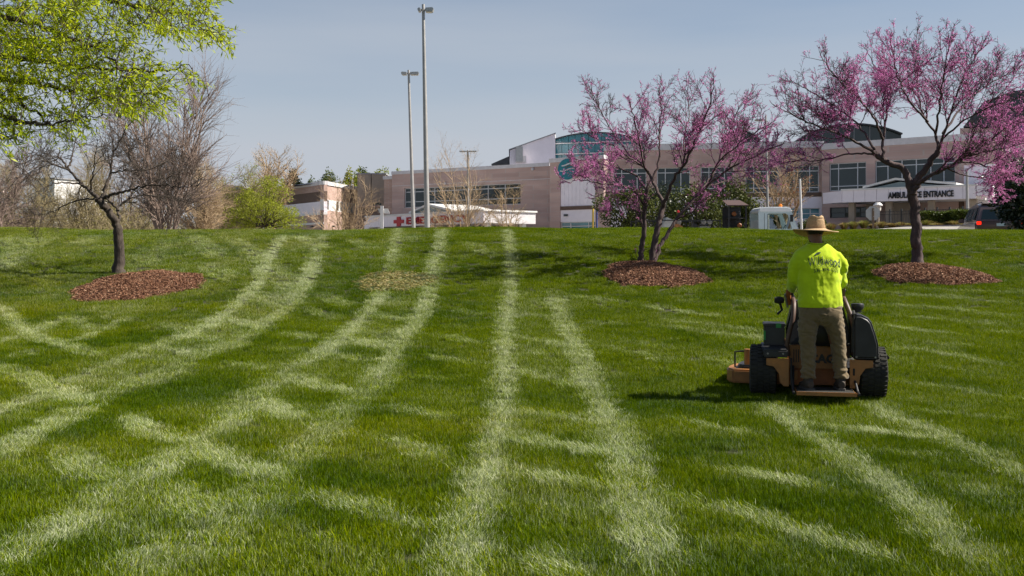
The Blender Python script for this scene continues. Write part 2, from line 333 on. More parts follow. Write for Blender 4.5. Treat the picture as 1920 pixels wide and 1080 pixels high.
# ------------------------------------------------------------------ mowing marks: centre lines of wheel tracks, laid on the terrain
def cp(*pts): return [(x / 1.661, 430 + y / 1.661) for x, y in pts]      # points read off an enlarged left half
TR = [  # centre line, half width in metres, strength; the first eight are the wheel tracks
 (cp((1376,0),(1372,40),(1350,130),(1330,240),(1290,300),(1240,370),(1200,430),(1145,482)), .17, 1.0),
 (cp((1242,0),(1232,50),(1214,105)), .17, .8),
 (cp((988,80),(960,150),(914,235)), .19, 1.0),
 (cp((885,20),(830,110),(790,185),(730,242),(680,272),(620,312),(535,352)), .16, .95),
 ([(950,430),(958,480),(957,540),(948,600),(945,660),(944,720),(941,770),(920,850),(897,925),(880,990),(862,1045),(850,1100)], .16, .95),
 ([(1040,548),(1054,590),(1082,650),(1106,710),(1138,770),(1165,830),(1188,890),(1202,955),(1215,1010),(1236,1090)], .18, .9),
 ([(1440,757),(1490,798),(1556,840),(1622,882),(1685,930),(1742,978),(1800,1028),(1860,1090)], .15, 1.05),
 ([(1630,754),(1692,788),(1752,815),(1822,846),(1900,882),(1990,925)], .14, .9),
 ([(838,430),(828,470),(817,520),(805,560),(778,610),(745,668),(712,722),(645,775),(578,840),(500,915),(450,975),(392,1020),(330,1062),(250,1110)], .18, .48),
 ([(746,430),(738,475),(722,530),(708,560),(684,588),(652,618),(612,648),(564,682),(500,722),(455,752),(425,795),(345,836),(240,910),(175,950),(100,997),(20,1055),(-60,1100)], .16, .5),
 ([(605,440),(592,485),(575,528),(548,572),(510,602),(470,630),(408,656),(350,682),(300,702),(225,735),(165,762),(80,808),(0,852),(-80,895)], .16, .55),
 ([(532,440),(500,492),(476,540),(432,580),(390,615),(320,640),(250,665),(185,692),(110,722),(30,757),(-60,790)], .15, .55),
 (cp((1132,505),(1090,565),(1035,635),(930,695)), .18, .6), (cp((870,780),(790,860),(690,935),(570,1000),(430,1075),(330,1130)), .22, .6),
 (cp((1204,190),(1150,250),(1100,310),(1040,362),(980,402),(905,440)), .16, .95), (cp((890,458),(830,500),(770,562),(700,612),(635,655)), .15, .65),
 (cp((605,668),(520,732),(440,790),(375,822)), .18, .8), (cp((345,848),(240,910),(140,970),(50,1030),(-60,1085)), .17, .85),
 (cp((865,262),(800,320),(740,360),(670,385)), .17, .8), (cp((625,400),(560,440),(470,482),(375,512)), .16, .65), (cp((318,538),(210,590),(100,642),(0,700),(-80,740)), .19, .95),
 (cp((465,378),(370,412),(275,442)), .14, .6), (cp((170,498),(60,540),(-40,570)), .18, .6),
 (cp((-30,235),(20,262),(60,300),(110,336),(180,356),(260,382),(320,405)), .15, .85),
 (cp((420,272),(340,306),(280,332),(195,362)), .14, .8), (cp((218,268),(150,302),(95,334)), .15, .8), (cp((222,268),(262,300),(300,322)), .15, .7),
 (cp((-20,362),(70,330),(110,322)), .14, .6), (cp((-20,418),(80,390),(155,368)), .15, .6),
 (cp((-30,420),(80,460),(150,492),(230,530),(325,548)), .22, .75),
 (cp((378,578),(440,620),(500,650),(560,662),(650,692),(750,740),(850,772),(925,802)), .16, .95), (cp((945,815),(1050,850),(1150,880),(1250,912),(1340,955)), .15, .7),
 (cp((775,512),(850,550),(920,590),(990,604)), .16, .85), (cp((878,455),(960,480),(1050,502),(1138,524)), .17, .85),
 (cp((460,372),(560,380),(645,402)), .15, .6), (cp((515,290),(600,330),(705,352)), .16, .5), (cp((690,270),(760,292),(818,312)), .16, .6),
 (cp((822,115),(890,155),(935,205)), .35, .45), (cp((780,190),(850,220),(900,250)), .3, .35),
 (cp((690,408),(780,428),(845,442)), .15, .55), (cp((1165,266),(1235,280),(1310,292)), .17, .55), (cp((1070,340),(1160,360),(1245,382)), .22, .7), (cp((1040,385),(1120,405),(1210,420)), .16, .5),
 (cp((880,320),(1005,348)), .17, .5), (cp((1005,198),(1085,242)), .2, .55), (cp((965,250),(1065,282)), .2, .5), (cp((860,370),(960,382)), .15, .45),
 (cp((1205,548),(1300,572),(1435,602)), .14, .75), (cp((1310,388),(1485,422)), .16, .55), (cp((1290,448),(1410,482)), .15, .45), (cp((1365,298),(1485,312)), .18, .5), (cp((1355,330),(1535,362)), .17, .5), (cp((1390,250),(1520,268)), .2, .45),
 (cp((1195,640),(1330,702),(1405,735)), .15, .6), (cp((180,688),(300,760),(400,806)), .16, .6), (cp((420,800),(520,826),(650,880),(730,935)), .2, .6), (cp((560,958),(690,1005),(780,1060)), .17, .4), (cp((700,840),(800,800),(860,790)), .2, .5),
 (cp((0,700),(90,730)), .15, .3), (cp((1090,1030),(1200,1075)), .17, .4), (cp((930,960),(1050,1010)), .2, .25), (cp((1300,40),(1220,10)), .3, .3),
 (cp((590,20),(650,55),(680,90)), .3, .5), (cp((720,30),(790,70),(840,110)), .3, .45), (cp((920,20),(1020,60)), .25, .55), (cp((1085,30),(1170,65)), .25, .45), (cp((1450,40),(1540,85)), .25, .45),
 (cp((30,25),(60,60),(20,95),(-30,130)), .4, .5), (cp((150,25),(100,60)), .3, .4), (cp((300,20),(240,50)), .3, .4), (cp((540,30),(470,80),(430,120)), .4, .25), (cp((640,110),(740,160)), .3, .35),
 ([(940,812),(1035,836),(1135,852),(1235,866)], .14, .8), ([(1300,872),(1410,891),(1485,906),(1560,926),(1590,932)], .12, .75),
 ([(930,880),(1060,904),(1160,916)], .13, .7), ([(1225,935),(1360,960),(1460,986),(1560,1020),(1670,1050),(1720,1068)], .14, .75),
 ([(1255,784),(1335,801),(1440,822)], .11, .65), ([(1535,797),(1660,815),(1760,826),(1860,856),(1960,892)], .13, .75),
 ([(1580,844),(1680,852),(1780,866),(1860,888)], .11, .45), ([(1675,764),(1780,778),(1940,794)], .09, .6), ([(940,1036),(1060,1066),(1160,1095)], .17, .75),
 ([(1200,572),(1300,588),(1366,596)], .2, .75), ([(1235,612),(1350,626),(1470,640)], .19, .6), ([(1250,600),(1380,616),(1475,622)], .15, .35), ([(1060,552),(1130,562),(1190,570)], .2, .45), ([(1360,560),(1470,572)], .2, .4),
 ([(1330,674),(1410,690)], .13, .6), ([(1180,640),(1290,660)], .14, .3), ([(1200,690),(1330,708)], .13, .3),
 ([(1650,572),(1780,580),(1900,596)], .18, .6), ([(1632,608),(1740,622),(1810,630)], .17, .65), ([(1820,618),(1960,630)], .15, .5), ([(1655,648),(1780,666),(1915,692)], .15, .65), ([(1700,640),(1850,652)], .13, .4),
 ([(1665,716),(1790,730),(1920,752)], .10, .65), ([(1600,548),(1760,556),(1920,572)], .16, .5), ([(1700,540),(1850,548),(1960,552)], .16, .35), ([(1640,590),(1760,600),(1920,612)], .14, .4), ([(1690,680),(1850,705)], .11, .3),
 ([(950,690),(1040,712),(1120,732)], .14, .65), ([(955,628),(1040,646),(1090,660)], .15, .6), ([(1095,600),(1180,612)], .2, .4), ([(1100,648),(1200,664),(1290,690)], .15, .35), ([(960,588),(1050,600)], .16, .45), ([(960,655),(1060,672)], .14, .4), ([(1120,700),(1200,716)], .13, .35),
 ([(960,772),(1060,785),(1130,800)], .12, .6), ([(1780,890),(1850,925),(1920,960)], .14, .4), ([(1700,850),(1800,885)], .12, .3), ([(1400,1010),(1500,1050)], .12, .25), ([(1000,945),(1100,960)], .13, .4),
]
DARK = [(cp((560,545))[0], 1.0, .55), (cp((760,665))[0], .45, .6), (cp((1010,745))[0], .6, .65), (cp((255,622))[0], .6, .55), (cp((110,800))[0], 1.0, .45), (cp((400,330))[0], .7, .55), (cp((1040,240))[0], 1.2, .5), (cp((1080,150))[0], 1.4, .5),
        (cp((960,400))[0], .6, .35), (cp((160,400))[0], .8, .35), (cp((1290,690))[0], .5, .4), (cp((1480,790))[0], .45, .45), (cp((150,190))[0], 1.3, .5), (cp((680,270))[0], .4, .3), ((1260,830), .8, .4), ((1100,600), .5, .2), ((1000,1000), .6, .45), ((1300,760), .8, .3), ((1500,1040), .7, .35), ((1850,930), .7, .4), (cp((1420,250))[0], 1.0, .4), (cp((350,1000))[0], .6, .4), (cp((850,930))[0], .5, .4)]  # dark patches of the mowing pattern, painted into blade colour
def dense(pl, n=14):
    Pts = np.array([hit(*q)[:2] for q in pl]); out = []
    ext = np.vstack([2 * Pts[0] - Pts[1], Pts, 2 * Pts[-1] - Pts[-2]])
    for i in range(1, len(ext) - 2):
        p0, p1, p2, p3 = ext[i - 1:i + 3]
        for t in np.linspace(0, 1, n, endpoint=False):
            out.append(.5 * ((2 * p1) + (-p0 + p2) * t + (2 * p0 - 5 * p1 + 4 * p2 - p3) * t * t + (-p0 + 3 * p1 - 3 * p2 + p3) * t ** 3))
    out.append(ext[-2]); return np.array(out)
TL = [(dense(p), w, s) for p, w, s in TR]
CELL = .04; X0, Y0 = -24.0, 3.0; NX, NY = int(52 / CELL), int(31 / CELL)
track = np.zeros((NY, NX), np.float32); swath = np.zeros((NY, NX), np.float32); tdx = np.zeros((NY, NX), np.float32); tdy = np.zeros((NY, NX), np.float32)
for pl, w, s in TL:
    w *= .9
    d = np.gradient(pl, axis=0); d /= np.linalg.norm(d, axis=1)[:, None] + 1e-9
    seg = np.linalg.norm(np.diff(pl, axis=0), axis=1); L = np.r_[0, np.cumsum(seg)]
    ss = np.arange(0, L[-1], CELL * .8)
    px = np.interp(ss, L, pl[:, 0]); py = np.interp(ss, L, pl[:, 1]); dx = np.interp(ss, L, d[:, 0]); dy = np.interp(ss, L, d[:, 1])
    fade = np.clip(np.minimum(ss, L[-1] - ss) / .5, .15, 1)
    R = w * 1.6; k = int(R / CELL) + 1
    oy, ox = np.mgrid[-k:k + 1, -k:k + 1]
    for x, y, ux, uy, fd in zip(px, py, dx, dy, fade):
        cx, cy = int((x - X0) / CELL), int((y - Y0) / CELL)
        if cx < k or cy < k or cx >= NX - k - 1 or cy >= NY - k - 1: continue
        dist = np.hypot(ox, oy) * CELL
        v = (np.clip((w * 1.25 - dist) / (w * .5), 0, 1) * s * fd).astype(np.float32)
        sl = (slice(cy - k, cy + k + 1), slice(cx - k, cx + k + 1))
        better = v > track[sl]
        track[sl] = np.where(better, v, track[sl]); tdx[sl] = np.where(better, ux, tdx[sl]); tdy[sl] = np.where(better, uy, tdy[sl])
def between(a, b, val):
    """the mown strip between two wheel tracks: fill row by row"""
    for j in range(NY):
        y = Y0 + j * CELL
        xa = [x for x, yy in zip(a[:, 0], a[:, 1]) if abs(yy - y) < .12]; xb = [x for x, yy in zip(b[:, 0], b[:, 1]) if abs(yy - y) < .12]
        if xa and xb:
            lo, hi = sorted((np.mean(xa), np.mean(xb))); swath[j, max(0, int((lo - X0) / CELL)):min(NX, int((hi - X0) / CELL))] = val
for a, b, v in ((8, 9, .22), (10, 11, .30), (2, 3, .25), (4, 5, .22), (6, 7, .10)): between(TL[a][0], TL[b][0], v)
def fbm(x, y, sc, seed):
    """cheap value noise, vectorised"""
    out = 0; amp = 1; tot = 0
    for o_ in range(3):
        xs, ys = x * sc, y * sc; xi, yi = np.floor(xs).astype(int), np.floor(ys).astype(int); fx, fy = xs - xi, ys - yi
        fx = fx * fx * (3 - 2 * fx); fy = fy * fy * (3 - 2 * fy)
        h = lambda a, b: (np.abs(np.sin(a * 127.1 + b * 311.7 + seed * 17.3 + o_) * 43758.5453) % 1)
        out = out + amp * ((h(xi, yi) * (1 - fx) + h(xi + 1, yi) * fx) * (1 - fy) + (h(xi, yi + 1) * (1 - fx) + h(xi + 1, yi + 1) * fx) * fy)
        tot += amp; amp *= .5; sc *= 2.1
    return out / tot

# ------------------------------------------------------------------ grass: tufts of real blades, set out over the lawn
TUFTS = bpy.data.collections.new('turf_tufts')
def make_tuft(idx, n, R, hmin, hmax, lean, spread, bias, wid):
    r = np.random.default_rng(100 + idx)
    a = r.uniform(0, 2 * np.pi, n); q = np.sqrt(r.uniform(0, 1, n)) * R
    base = np.c_[q * np.cos(a), q * np.sin(a), np.full(n, -.012)]
    az = r.normal(0, spread, n) if bias else r.uniform(0, 2 * np.pi, n)
    L = r.uniform(hmin, hmax, n); th = np.clip(r.normal(lean, .22, n), .02, 1.45)
    d = np.c_[np.cos(az), np.sin(az), np.zeros(n)]
    t1, t2 = th * .55, np.clip(th * 1.5, 0, 1.62)
    up = np.array([0, 0, 1.])
    p1 = base + L[:, None] * .5 * (d * np.sin(t1)[:, None] + up * np.cos(t1)[:, None])
    p2 = p1 + L[:, None] * .5 * (d * np.sin(t2)[:, None] + up * np.cos(t2)[:, None])
    fa = az + r.uniform(.6, 2.5, n); s = np.c_[np.cos(fa), np.sin(fa), np.zeros(n)] * (r.uniform(.7, 1.2, n) * wid / 2)[:, None]
    V = np.concatenate([base - s, base + s, p1 + s * .9, p1 - s * .9, p2 + s * .22, p2 - s * .22]); k = np.arange(n)
    me = mesh_np('tuft', V, np.concatenate([np.c_[k, k + n, k + 2 * n, k + 3 * n], np.c_[k + 3 * n, k + 2 * n, k + 4 * n, k + 5 * n]]))
    face_attr(me, 'rnd', np.tile(r.beta(1.8, 1.8, n), 2)); face_attr(me, 'rnd2', np.tile(r.uniform(0, 1, n), 2))
    me.polygons.foreach_set('use_smooth', [True] * len(me.polygons))
    me.materials.append(M['grass'])
    o = bpy.data.objects.new('turf_tuft_%02d' % idx, me); TUFTS.objects.link(o)
for i in range(5): make_tuft(i, 150, .105, .030, .062, .36, 0, False, .0033)          # standing
for i in range(5, 9): make_tuft(i, 115, .10, .045, .085, .95, .55, True, .0038)         # pressed flat by the wheels
for i in range(9, 11): make_tuft(i, 120, .11, .035, .07, .60, .8, True, .0035)        # brushed one way
make_tuft(11, 60, .08, .05, .10, .45, 0, False, .0038)                                  # longer clump

def scatter():
    r = RNG; n0 = 150000
    Y = 3.6 + (36 - 3.6) * np.sqrt(r.uniform(0.0, 1, n0)); X = r.uniform(-1, 1, n0) * (.56 * Y + 2.0)
    # thin out with distance
    area_d = n0 / (2 * (.56 * 1 * (36 ** 2 - 3.6 ** 2) / 2 + 2.0 * 32.4))
    want = np.clip(165 - 4.2 * (Y - 5), 62, 165)
    return X, Y, area_d, want
Xs, Ys = [], []
for y0 in np.arange(3.6, 36.0, .4):
    ym = y0 + .2; hw = .56 * ym + 2.0; dens = float(np.clip(175 - 5.5 * (ym - 5), 64, 175))
    n = int(dens * 2 * hw * .4)
    Xs.append(RNG.uniform(-hw, hw, n)); Ys.append(RNG.uniform(y0, y0 + .4, n))
X = np.concatenate(Xs); Y = np.concatenate(Ys)
keep = np.ones(len(X), bool)
for i, k in enumerate(('left', 'mid', 'right')): keep &= bed_r(X, Y, BEDS[k], i + 1.3) > .985 + RNG.normal(0, .03, len(X))
rp = bed_r(X, Y, PATCH, 7.7)
keep &= ~((rp < 1) & (RNG.uniform(0, 1, len(X)) < np.clip(.52 - .45 * (X - PATCH[0] + PATCH[2]) / (2 * PATCH[2]) - .4 * rp ** 4, 0, 1)))
X, Y, rp = X[keep], Y[keep], rp[keep]
N = len(X); Z = G(X, Y)
ci = np.clip(((X - X0) / CELL).astype(int), 0, NX - 1); cj = np.clip(((Y - Y0) / CELL).astype(int), 0, NY - 1)
T = track[cj, ci]; SW = swath[cj, ci]; DX, DY = tdx[cj, ci], tdy[cj, ci]
n1 = fbm(X + 40, Y, 1.6, 1); n2 = fbm(X + 40, Y, .35, 2); n3 = fbm(X + 40, Y, 5.0, 3)
n4 = fbm(X + 60, Y, 2.6, 5); T = np.clip(T * (.20 + .80 * n3 + .75 * n4), 0, 1)
berm_l = np.clip((Y - 15) / 4, 0, 1) * np.clip((-X - 2) / 4, 0, 1)
tint = np.clip(T * .60 + SW * (.18 + .5 * n1) + np.clip(n1 - .52, 0, 1) * .5 + np.clip(n3 - .6, 0, 1) * .5 + berm_l * .16 + RNG.normal(0, .07, N), 0, 1)  # pale undersides and dry blades, plus sheen of leaning grass put into colour
tint = np.where(rp < 1.0, np.clip(.55 + RNG.normal(0, .3, N), 0, 1), tint)
hue = np.clip((n2 - .55) * .7 + (-X - 1) * .02 + RNG.normal(0, .10, N), 0, .8) * (1 - .7 * T)
n5 = fbm(X + 70, Y * 1.4, .8, 8); n6 = fbm(X + 90, Y, 4.0, 6)
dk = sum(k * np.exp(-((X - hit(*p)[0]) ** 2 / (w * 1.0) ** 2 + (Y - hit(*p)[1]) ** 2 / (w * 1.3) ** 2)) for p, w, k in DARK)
sq = np.tanh(2.5 * np.sin(np.pi * ((X * .75 + Y * .66) / 1.02 + .35 * fbm(X + 30, Y, .5, 12)))) * np.clip(1.25 - Y / 26, .25, 1)
sq2 = np.tanh(2.5 * np.sin(np.pi * ((X * .97 - Y * .16) / 1.25 + .3 * fbm(X + 20, Y, .4, 13)))) * np.clip((-X + 1) / 3, 0, 1)
tint = np.clip(tint + .045 * sq + .03 * sq2, 0, 1)  # alternating mown bands painted paler, as leaning blades catch light
shade_amt = np.clip(dk - .17 * sq - .12 * sq2 + (n5 - .45) * 1.7 + (n6 - .5) * 1.2 + .06, 0, .9) * (1 - .8 * np.clip(T * 1.5, 0, 1)) * (1 - SW * 1.1)  # shade of the mown lean painted into the colour, mixed with random tone
u = RNG.uniform(0, 1, N)
pressed = u < T * .9; brushed = (~pressed) & (u < T * .9 + SW * .8)
idx = RNG.integers(0, 5, N); idx = np.where(pressed, RNG.integers(5, 9, N), idx); idx = np.where(brushed, RNG.integers(9, 11, N), idx)
idx = np.where((~pressed) & (RNG.uniform(0, 1, N) < .05), 11, idx)
ang = RNG.uniform(0, 2 * np.pi, N)
ta = np.arctan2(np.where(DY < 0, -DY, DY), np.where(DY < 0, -DX, DX))      # along the track, away from the viewer
ang = np.where(pressed, ta + RNG.normal(0, .5, N), ang); ang = np.where(brushed, np.pi / 2 + RNG.normal(0, .6, N), ang)
e = .15
sx_, sy_ = (G(X + e, Y) - G(X - e, Y)) / (2 * e), (G(X, Y + e) - G(X, Y - e)) / (2 * e)
scl = RNG.uniform(.8, 1.2, N) * np.where(T > .4, .92, 1.0)
scl = np.where(rp < 1, scl * .75, scl)
me = bpy.data.meshes.new('grass'); me.vertices.add(N); me.vertices.foreach_set('co', np.c_[X, Y, Z].astype(np.float32).ravel())
def pa(name, ty, vals, key='value'):
    a = me.attributes.new(name, ty, 'POINT'); a.data.foreach_set(key, np.asarray(vals).ravel())
pa('rot', 'FLOAT_VECTOR', np.c_[np.arctan(sy_) * .5, -np.arctan(sx_) * .5, ang].astype(np.float32), 'vector')
pa('scl', 'FLOAT', scl.astype(np.float32)); pa('idx', 'INT', idx.astype(np.int32))
pa('lean_shade', 'FLOAT', shade_amt.astype(np.float32)); pa('tint', 'FLOAT', tint.astype(np.float32)); pa('hue', 'FLOAT', hue.astype(np.float32))
me.update()
grass = tag(link('grass', me, None), kind='stuff')
ng = bpy.data.node_groups.new('grass_nodes', 'GeometryNodeTree')
ng.interface.new_socket('Geometry', in_out='INPUT', socket_type='NodeSocketGeometry'); ng.interface.new_socket('Geometry', in_out='OUTPUT', socket_type='NodeSocketGeometry')
gi, go = ng.nodes.new('NodeGroupInput'), ng.nodes.new('NodeGroupOutput')
iop = ng.nodes.new('GeometryNodeInstanceOnPoints'); ci_ = ng.nodes.new('GeometryNodeCollectionInfo')
ci_.inputs['Collection'].default_value = TUFTS; ci_.inputs['Separate Children'].default_value = True; ci_.inputs['Reset Children'].default_value = True
def na(name, ty):
    n_ = ng.nodes.new('GeometryNodeInputNamedAttribute'); n_.data_type = ty; n_.inputs[0].default_value = name; return n_.outputs[0]
iop.inputs['Pick Instance'].default_value = True
L = ng.links.new
L(gi.outputs[0], iop.inputs['Points']); L(ci_.outputs[0], iop.inputs['Instance']); L(na('idx', 'INT'), iop.inputs['Instance Index'])
L(na('rot', 'FLOAT_VECTOR'), iop.inputs['Rotation']); L(na('scl', 'FLOAT'), iop.inputs['Scale']); L(iop.outputs[0], go.inputs[0])
md = grass.modifiers.new('grass', 'NODES'); md.node_group = ng
print('grass tufts', N)
# ------------------------------------------------------------------ wood: tubes grown by recursion
class Wood:
    def __init__(s): s.V = []; s.F = []; s.n = 0; s.seg = []
    def tube(s, pts, r, n, lvl=0, close=False):
        pts = np.asarray(pts, float); k = len(pts); r = np.broadcast_to(np.asarray(r, float), (k,))
        t = np.gradient(pts, axis=0); t /= np.linalg.norm(t, axis=1)[:, None] + 1e-12
        ref = np.array([.31, .87, .38]) if abs(t[0] @ [.31, .87, .38]) < .9 else np.array([1., 0, 0])
        a = np.cross(t, ref); a /= np.linalg.norm(a, axis=1)[:, None] + 1e-12; b = np.cross(t, a)
        an = np.arange(n) * 2 * np.pi / n
        ring = pts[:, None, :] + r[:, None, None] * (a[:, None, :] * np.cos(an)[None, :, None] + b[:, None, :] * np.sin(an)[None, :, None])
        i = np.arange(k - 1)[:, None] * n; j = np.arange(n)[None, :]
        f = np.stack([i + j, i + (j + 1) % n, i + n + (j + 1) % n, i + n + j], -1).reshape(-1, 4) + s.n
        s.V.append(ring.reshape(-1, 3)); s.F.append(f); s.n += k * n
        for q in range(k - 1): s.seg.append((pts[q], pts[q + 1], r[q], lvl))
    def mesh(s, name): return mesh_np(name, np.concatenate(s.V), np.concatenate(s.F))
def unit(v): return v / (np.linalg.norm(v) + 1e-12)
def smooth_path(pl, n=5):
    p = np.asarray(pl, float); ext = np.vstack([2 * p[0] - p[1], p, 2 * p[-1] - p[-2]]); out = []
    for i in range(1, len(ext) - 2):
        a, b, c, d = ext[i - 1:i + 3]
        for t in np.linspace(0, 1, n, endpoint=False):
            out.append(.5 * (2 * b + (c - a) * t + (2 * a - 5 * b + 4 * c - d) * t * t + (-a + 3 * b - 3 * c + d) * t ** 3))
    out.append(p[-1]); return np.array(out)
def grow(w, r, p, d, L, rad0, lvl, PR, sink=None):
    """one shoot and its side shoots; PR[lvl] = (segments, wiggle, uplift, children per metre, angle, length ratio, sides)"""
    ns, wig, up, cpm, angl, ratio, sides = PR[lvl]
    pts = [p]; dd = unit(d); dirs = [dd]
    for i in range(ns):
        dd = unit(dd + r.normal(0, wig, 3) + np.array([0, 0, up]))
        p = p + dd * L / ns; pts.append(p); dirs.append(dd)
    rr = np.linspace(rad0, max(rad0 * .35, .0030), ns + 1)
    (sink[min(lvl, len(sink) - 1)] if sink else w).tube(pts, rr, sides, lvl)
    if lvl + 1 < len(PR):
        n = r.poisson(cpm * L)
        for t in np.sort(r.uniform(.18, 1.0, n)):
            i = min(int(t * ns), ns - 1); f = t * ns - i
            q = pts[i] * (1 - f) + pts[i + 1] * f
            perp = unit(np.cross(dirs[i], r.normal(0, 1, 3)))
            a = rad(angl) * r.uniform(.6, 1.35)
            grow(w, r, q, dirs[i] * math.cos(a) + perp * math.sin(a), L * ratio * r.uniform(.55, 1.2) * (1 - .35 * t), max(rr[i] * .6, .0034), lvl + 1, PR, sink)

def cards(name, C, D, N_, L, Wd, mat_key, parent, rnd=None, fold=.15):
    """leaf-sized diamond faces: centre base C, direction D, side N_"""
    C = np.asarray(C); D = np.asarray(D); S_ = np.cross(D, N_); S_ /= np.linalg.norm(S_, axis=1)[:, None] + 1e-9
    L = np.broadcast_to(L, len(C))[:, None]; Wd = np.broadcast_to(Wd, len(C))[:, None]
    V = np.concatenate([C, C + D * L * .5 + S_ * Wd / 2 - N_ * L * fold * .3, C + D * L - N_ * L * fold, C + D * L * .5 - S_ * Wd / 2 - N_ * L * fold * .3]); k = np.arange(len(C)); n = len(C)
    me = mesh_np(name, V, np.c_[k, k + n, k + 2 * n, k + 3 * n]); face_attr(me, 'rnd', rnd if rnd is not None else RNG.beta(2, 2, n))
    return link(name, me, M[mat_key], parent)
def rdir(n, zb=0.0):
    v = RNG.normal(0, 1, (n, 3)); v[:, 2] += zb; return v / np.linalg.norm(v, axis=1)[:, None]

def limb3(pl, Yb, dep):
    """photo points of a limb with its depth going from the trunk's to trunk + dep"""
    n = len(pl); return np.array([np.array(P(x, y, Yb + 1.9 * dep * (i / (n - 1)) ** 1.1)) for i, (x, y) in enumerate(pl)])

def lawn_tree(name, label, cat, group, base_px, limbs, seed, bark, PR, dens=2.6, blossoms=None, first=.25, tw=1.0):
    r = np.random.default_rng(seed)
    b = hit(*base_px); Yb = b[1]
    root = thing(name, label, cat, Vector((b[0], b[1], b[2])), group=group)
    big, tw_ = Wood(), Wood()
    for (pl, dep, r0, r1, spawn) in limbs:
        if isinstance(dep, tuple): pts = np.array([np.array(P(x, y, Yb + d_)) for (x, y), d_ in zip(pl, np.linspace(dep[0], dep[1] * 1.9, len(pl)))])
        else: pts = limb3(pl, Yb, dep)
        pts = smooth_path(pts, 6)
        pts[1:-1] += r.normal(0, .012, (len(pts) - 2, 3))
        k = len(pts); rr = np.linspace(0, 1, k); rr = (r0 + (r1 - r0) * rr ** .7) * (.78 if r0 < .07 else 1)
        if r0 > .09 and abs(pl[0][1] - base_px[1]) < 8: rr[:4] = rr[:4] * np.array([1.5, 1.22, 1.08, 1.02]); pts[0][2] -= .12
        big.tube(pts, rr, 9 if r0 > .05 else 6, 0)
        if not spawn: continue
        seg = np.linalg.norm(np.diff(pts, axis=0), axis=1); Lc = np.r_[0, np.cumsum(seg)]
        n = int(Lc[-1] * dens * spawn)
        for t in np.sort(r.uniform(first, 1, n)):
            s = t * Lc[-1]; i = min(np.searchsorted(Lc, s) - 1, k - 2); i = max(i, 0); f = (s - Lc[i]) / seg[i]
            q = pts[i] * (1 - f) + pts[i + 1] * f; d = unit(pts[i + 1] - pts[i])
            perp = unit(np.cross(d, r.normal(0, 1, 3)) + np.array([0, 0, .45]))
            a = rad(r.uniform(28, 62))
            grow(big, r, q, d * math.cos(a) + perp * math.sin(a), r.uniform(.65, 1.3) * (1.15 - .72 * t) * tw, max(rr[i] * .5, .007), 0, PR, sink=[big, tw_])
        grow(big, r, pts[-1], unit(pts[-1] - pts[-2]), .22 * tw, r1, 0, PR, sink=[big, tw_])
    link('trunk', big.mesh('trunk'), bark, root, smooth=True)
    link('twigs', tw_.mesh('twigs'), bark, root)
    if blossoms:
        segs = [(a, c, rr_, lv) for a, c, rr_, lv in big.seg + tw_.seg if rr_ < .028]
        A = np.array([s_[0] for s_ in segs]); B = np.array([s_[1] for s_ in segs]); Ls = np.linalg.norm(B - A, axis=1)
        mid = (A + B) / 2
        cl = fbm(mid[:, 0] + 60, mid[:, 2] + mid[:, 1], 1.3, seed)
        zt = (mid[:, 2] - mid[:, 2].min()) / np.ptp(mid[:, 2])
        wgt = np.clip((cl - .25) * 2.4, .10, 1.3) * np.clip(1.5 - 1.15 * zt ** 1.6, .22, 1.25)
        cnt = r.poisson(Ls * blossoms * wgt)
        I = np.repeat(np.arange(len(segs)), cnt); n = len(I)
        t = r.uniform(0, 1, n)[:, None]
        C = A[I] * (1 - t) + B[I] * t + rdir(n) * r.uniform(.004, .02, n)[:, None]
        m = 4; C4 = np.repeat(C, m, 0) + r.normal(0, .008, (n * m, 3))
        cr_ = np.repeat(np.clip(r.beta(2, 2, n) * .75 + .15 * cl[I], 0, 1), m) + r.normal(0, .12, n * m)
        cards('blossoms', C4, rdir(n * m, -.2), rdir(n * m), r.uniform(.015, .025, n * m), r.uniform(.010, .016, n * m), 'blossom', root, rnd=np.clip(cr_, 0, 1))
        print(name, 'blossoms', n)
    print(name, big.n, tw_.n)
    return root

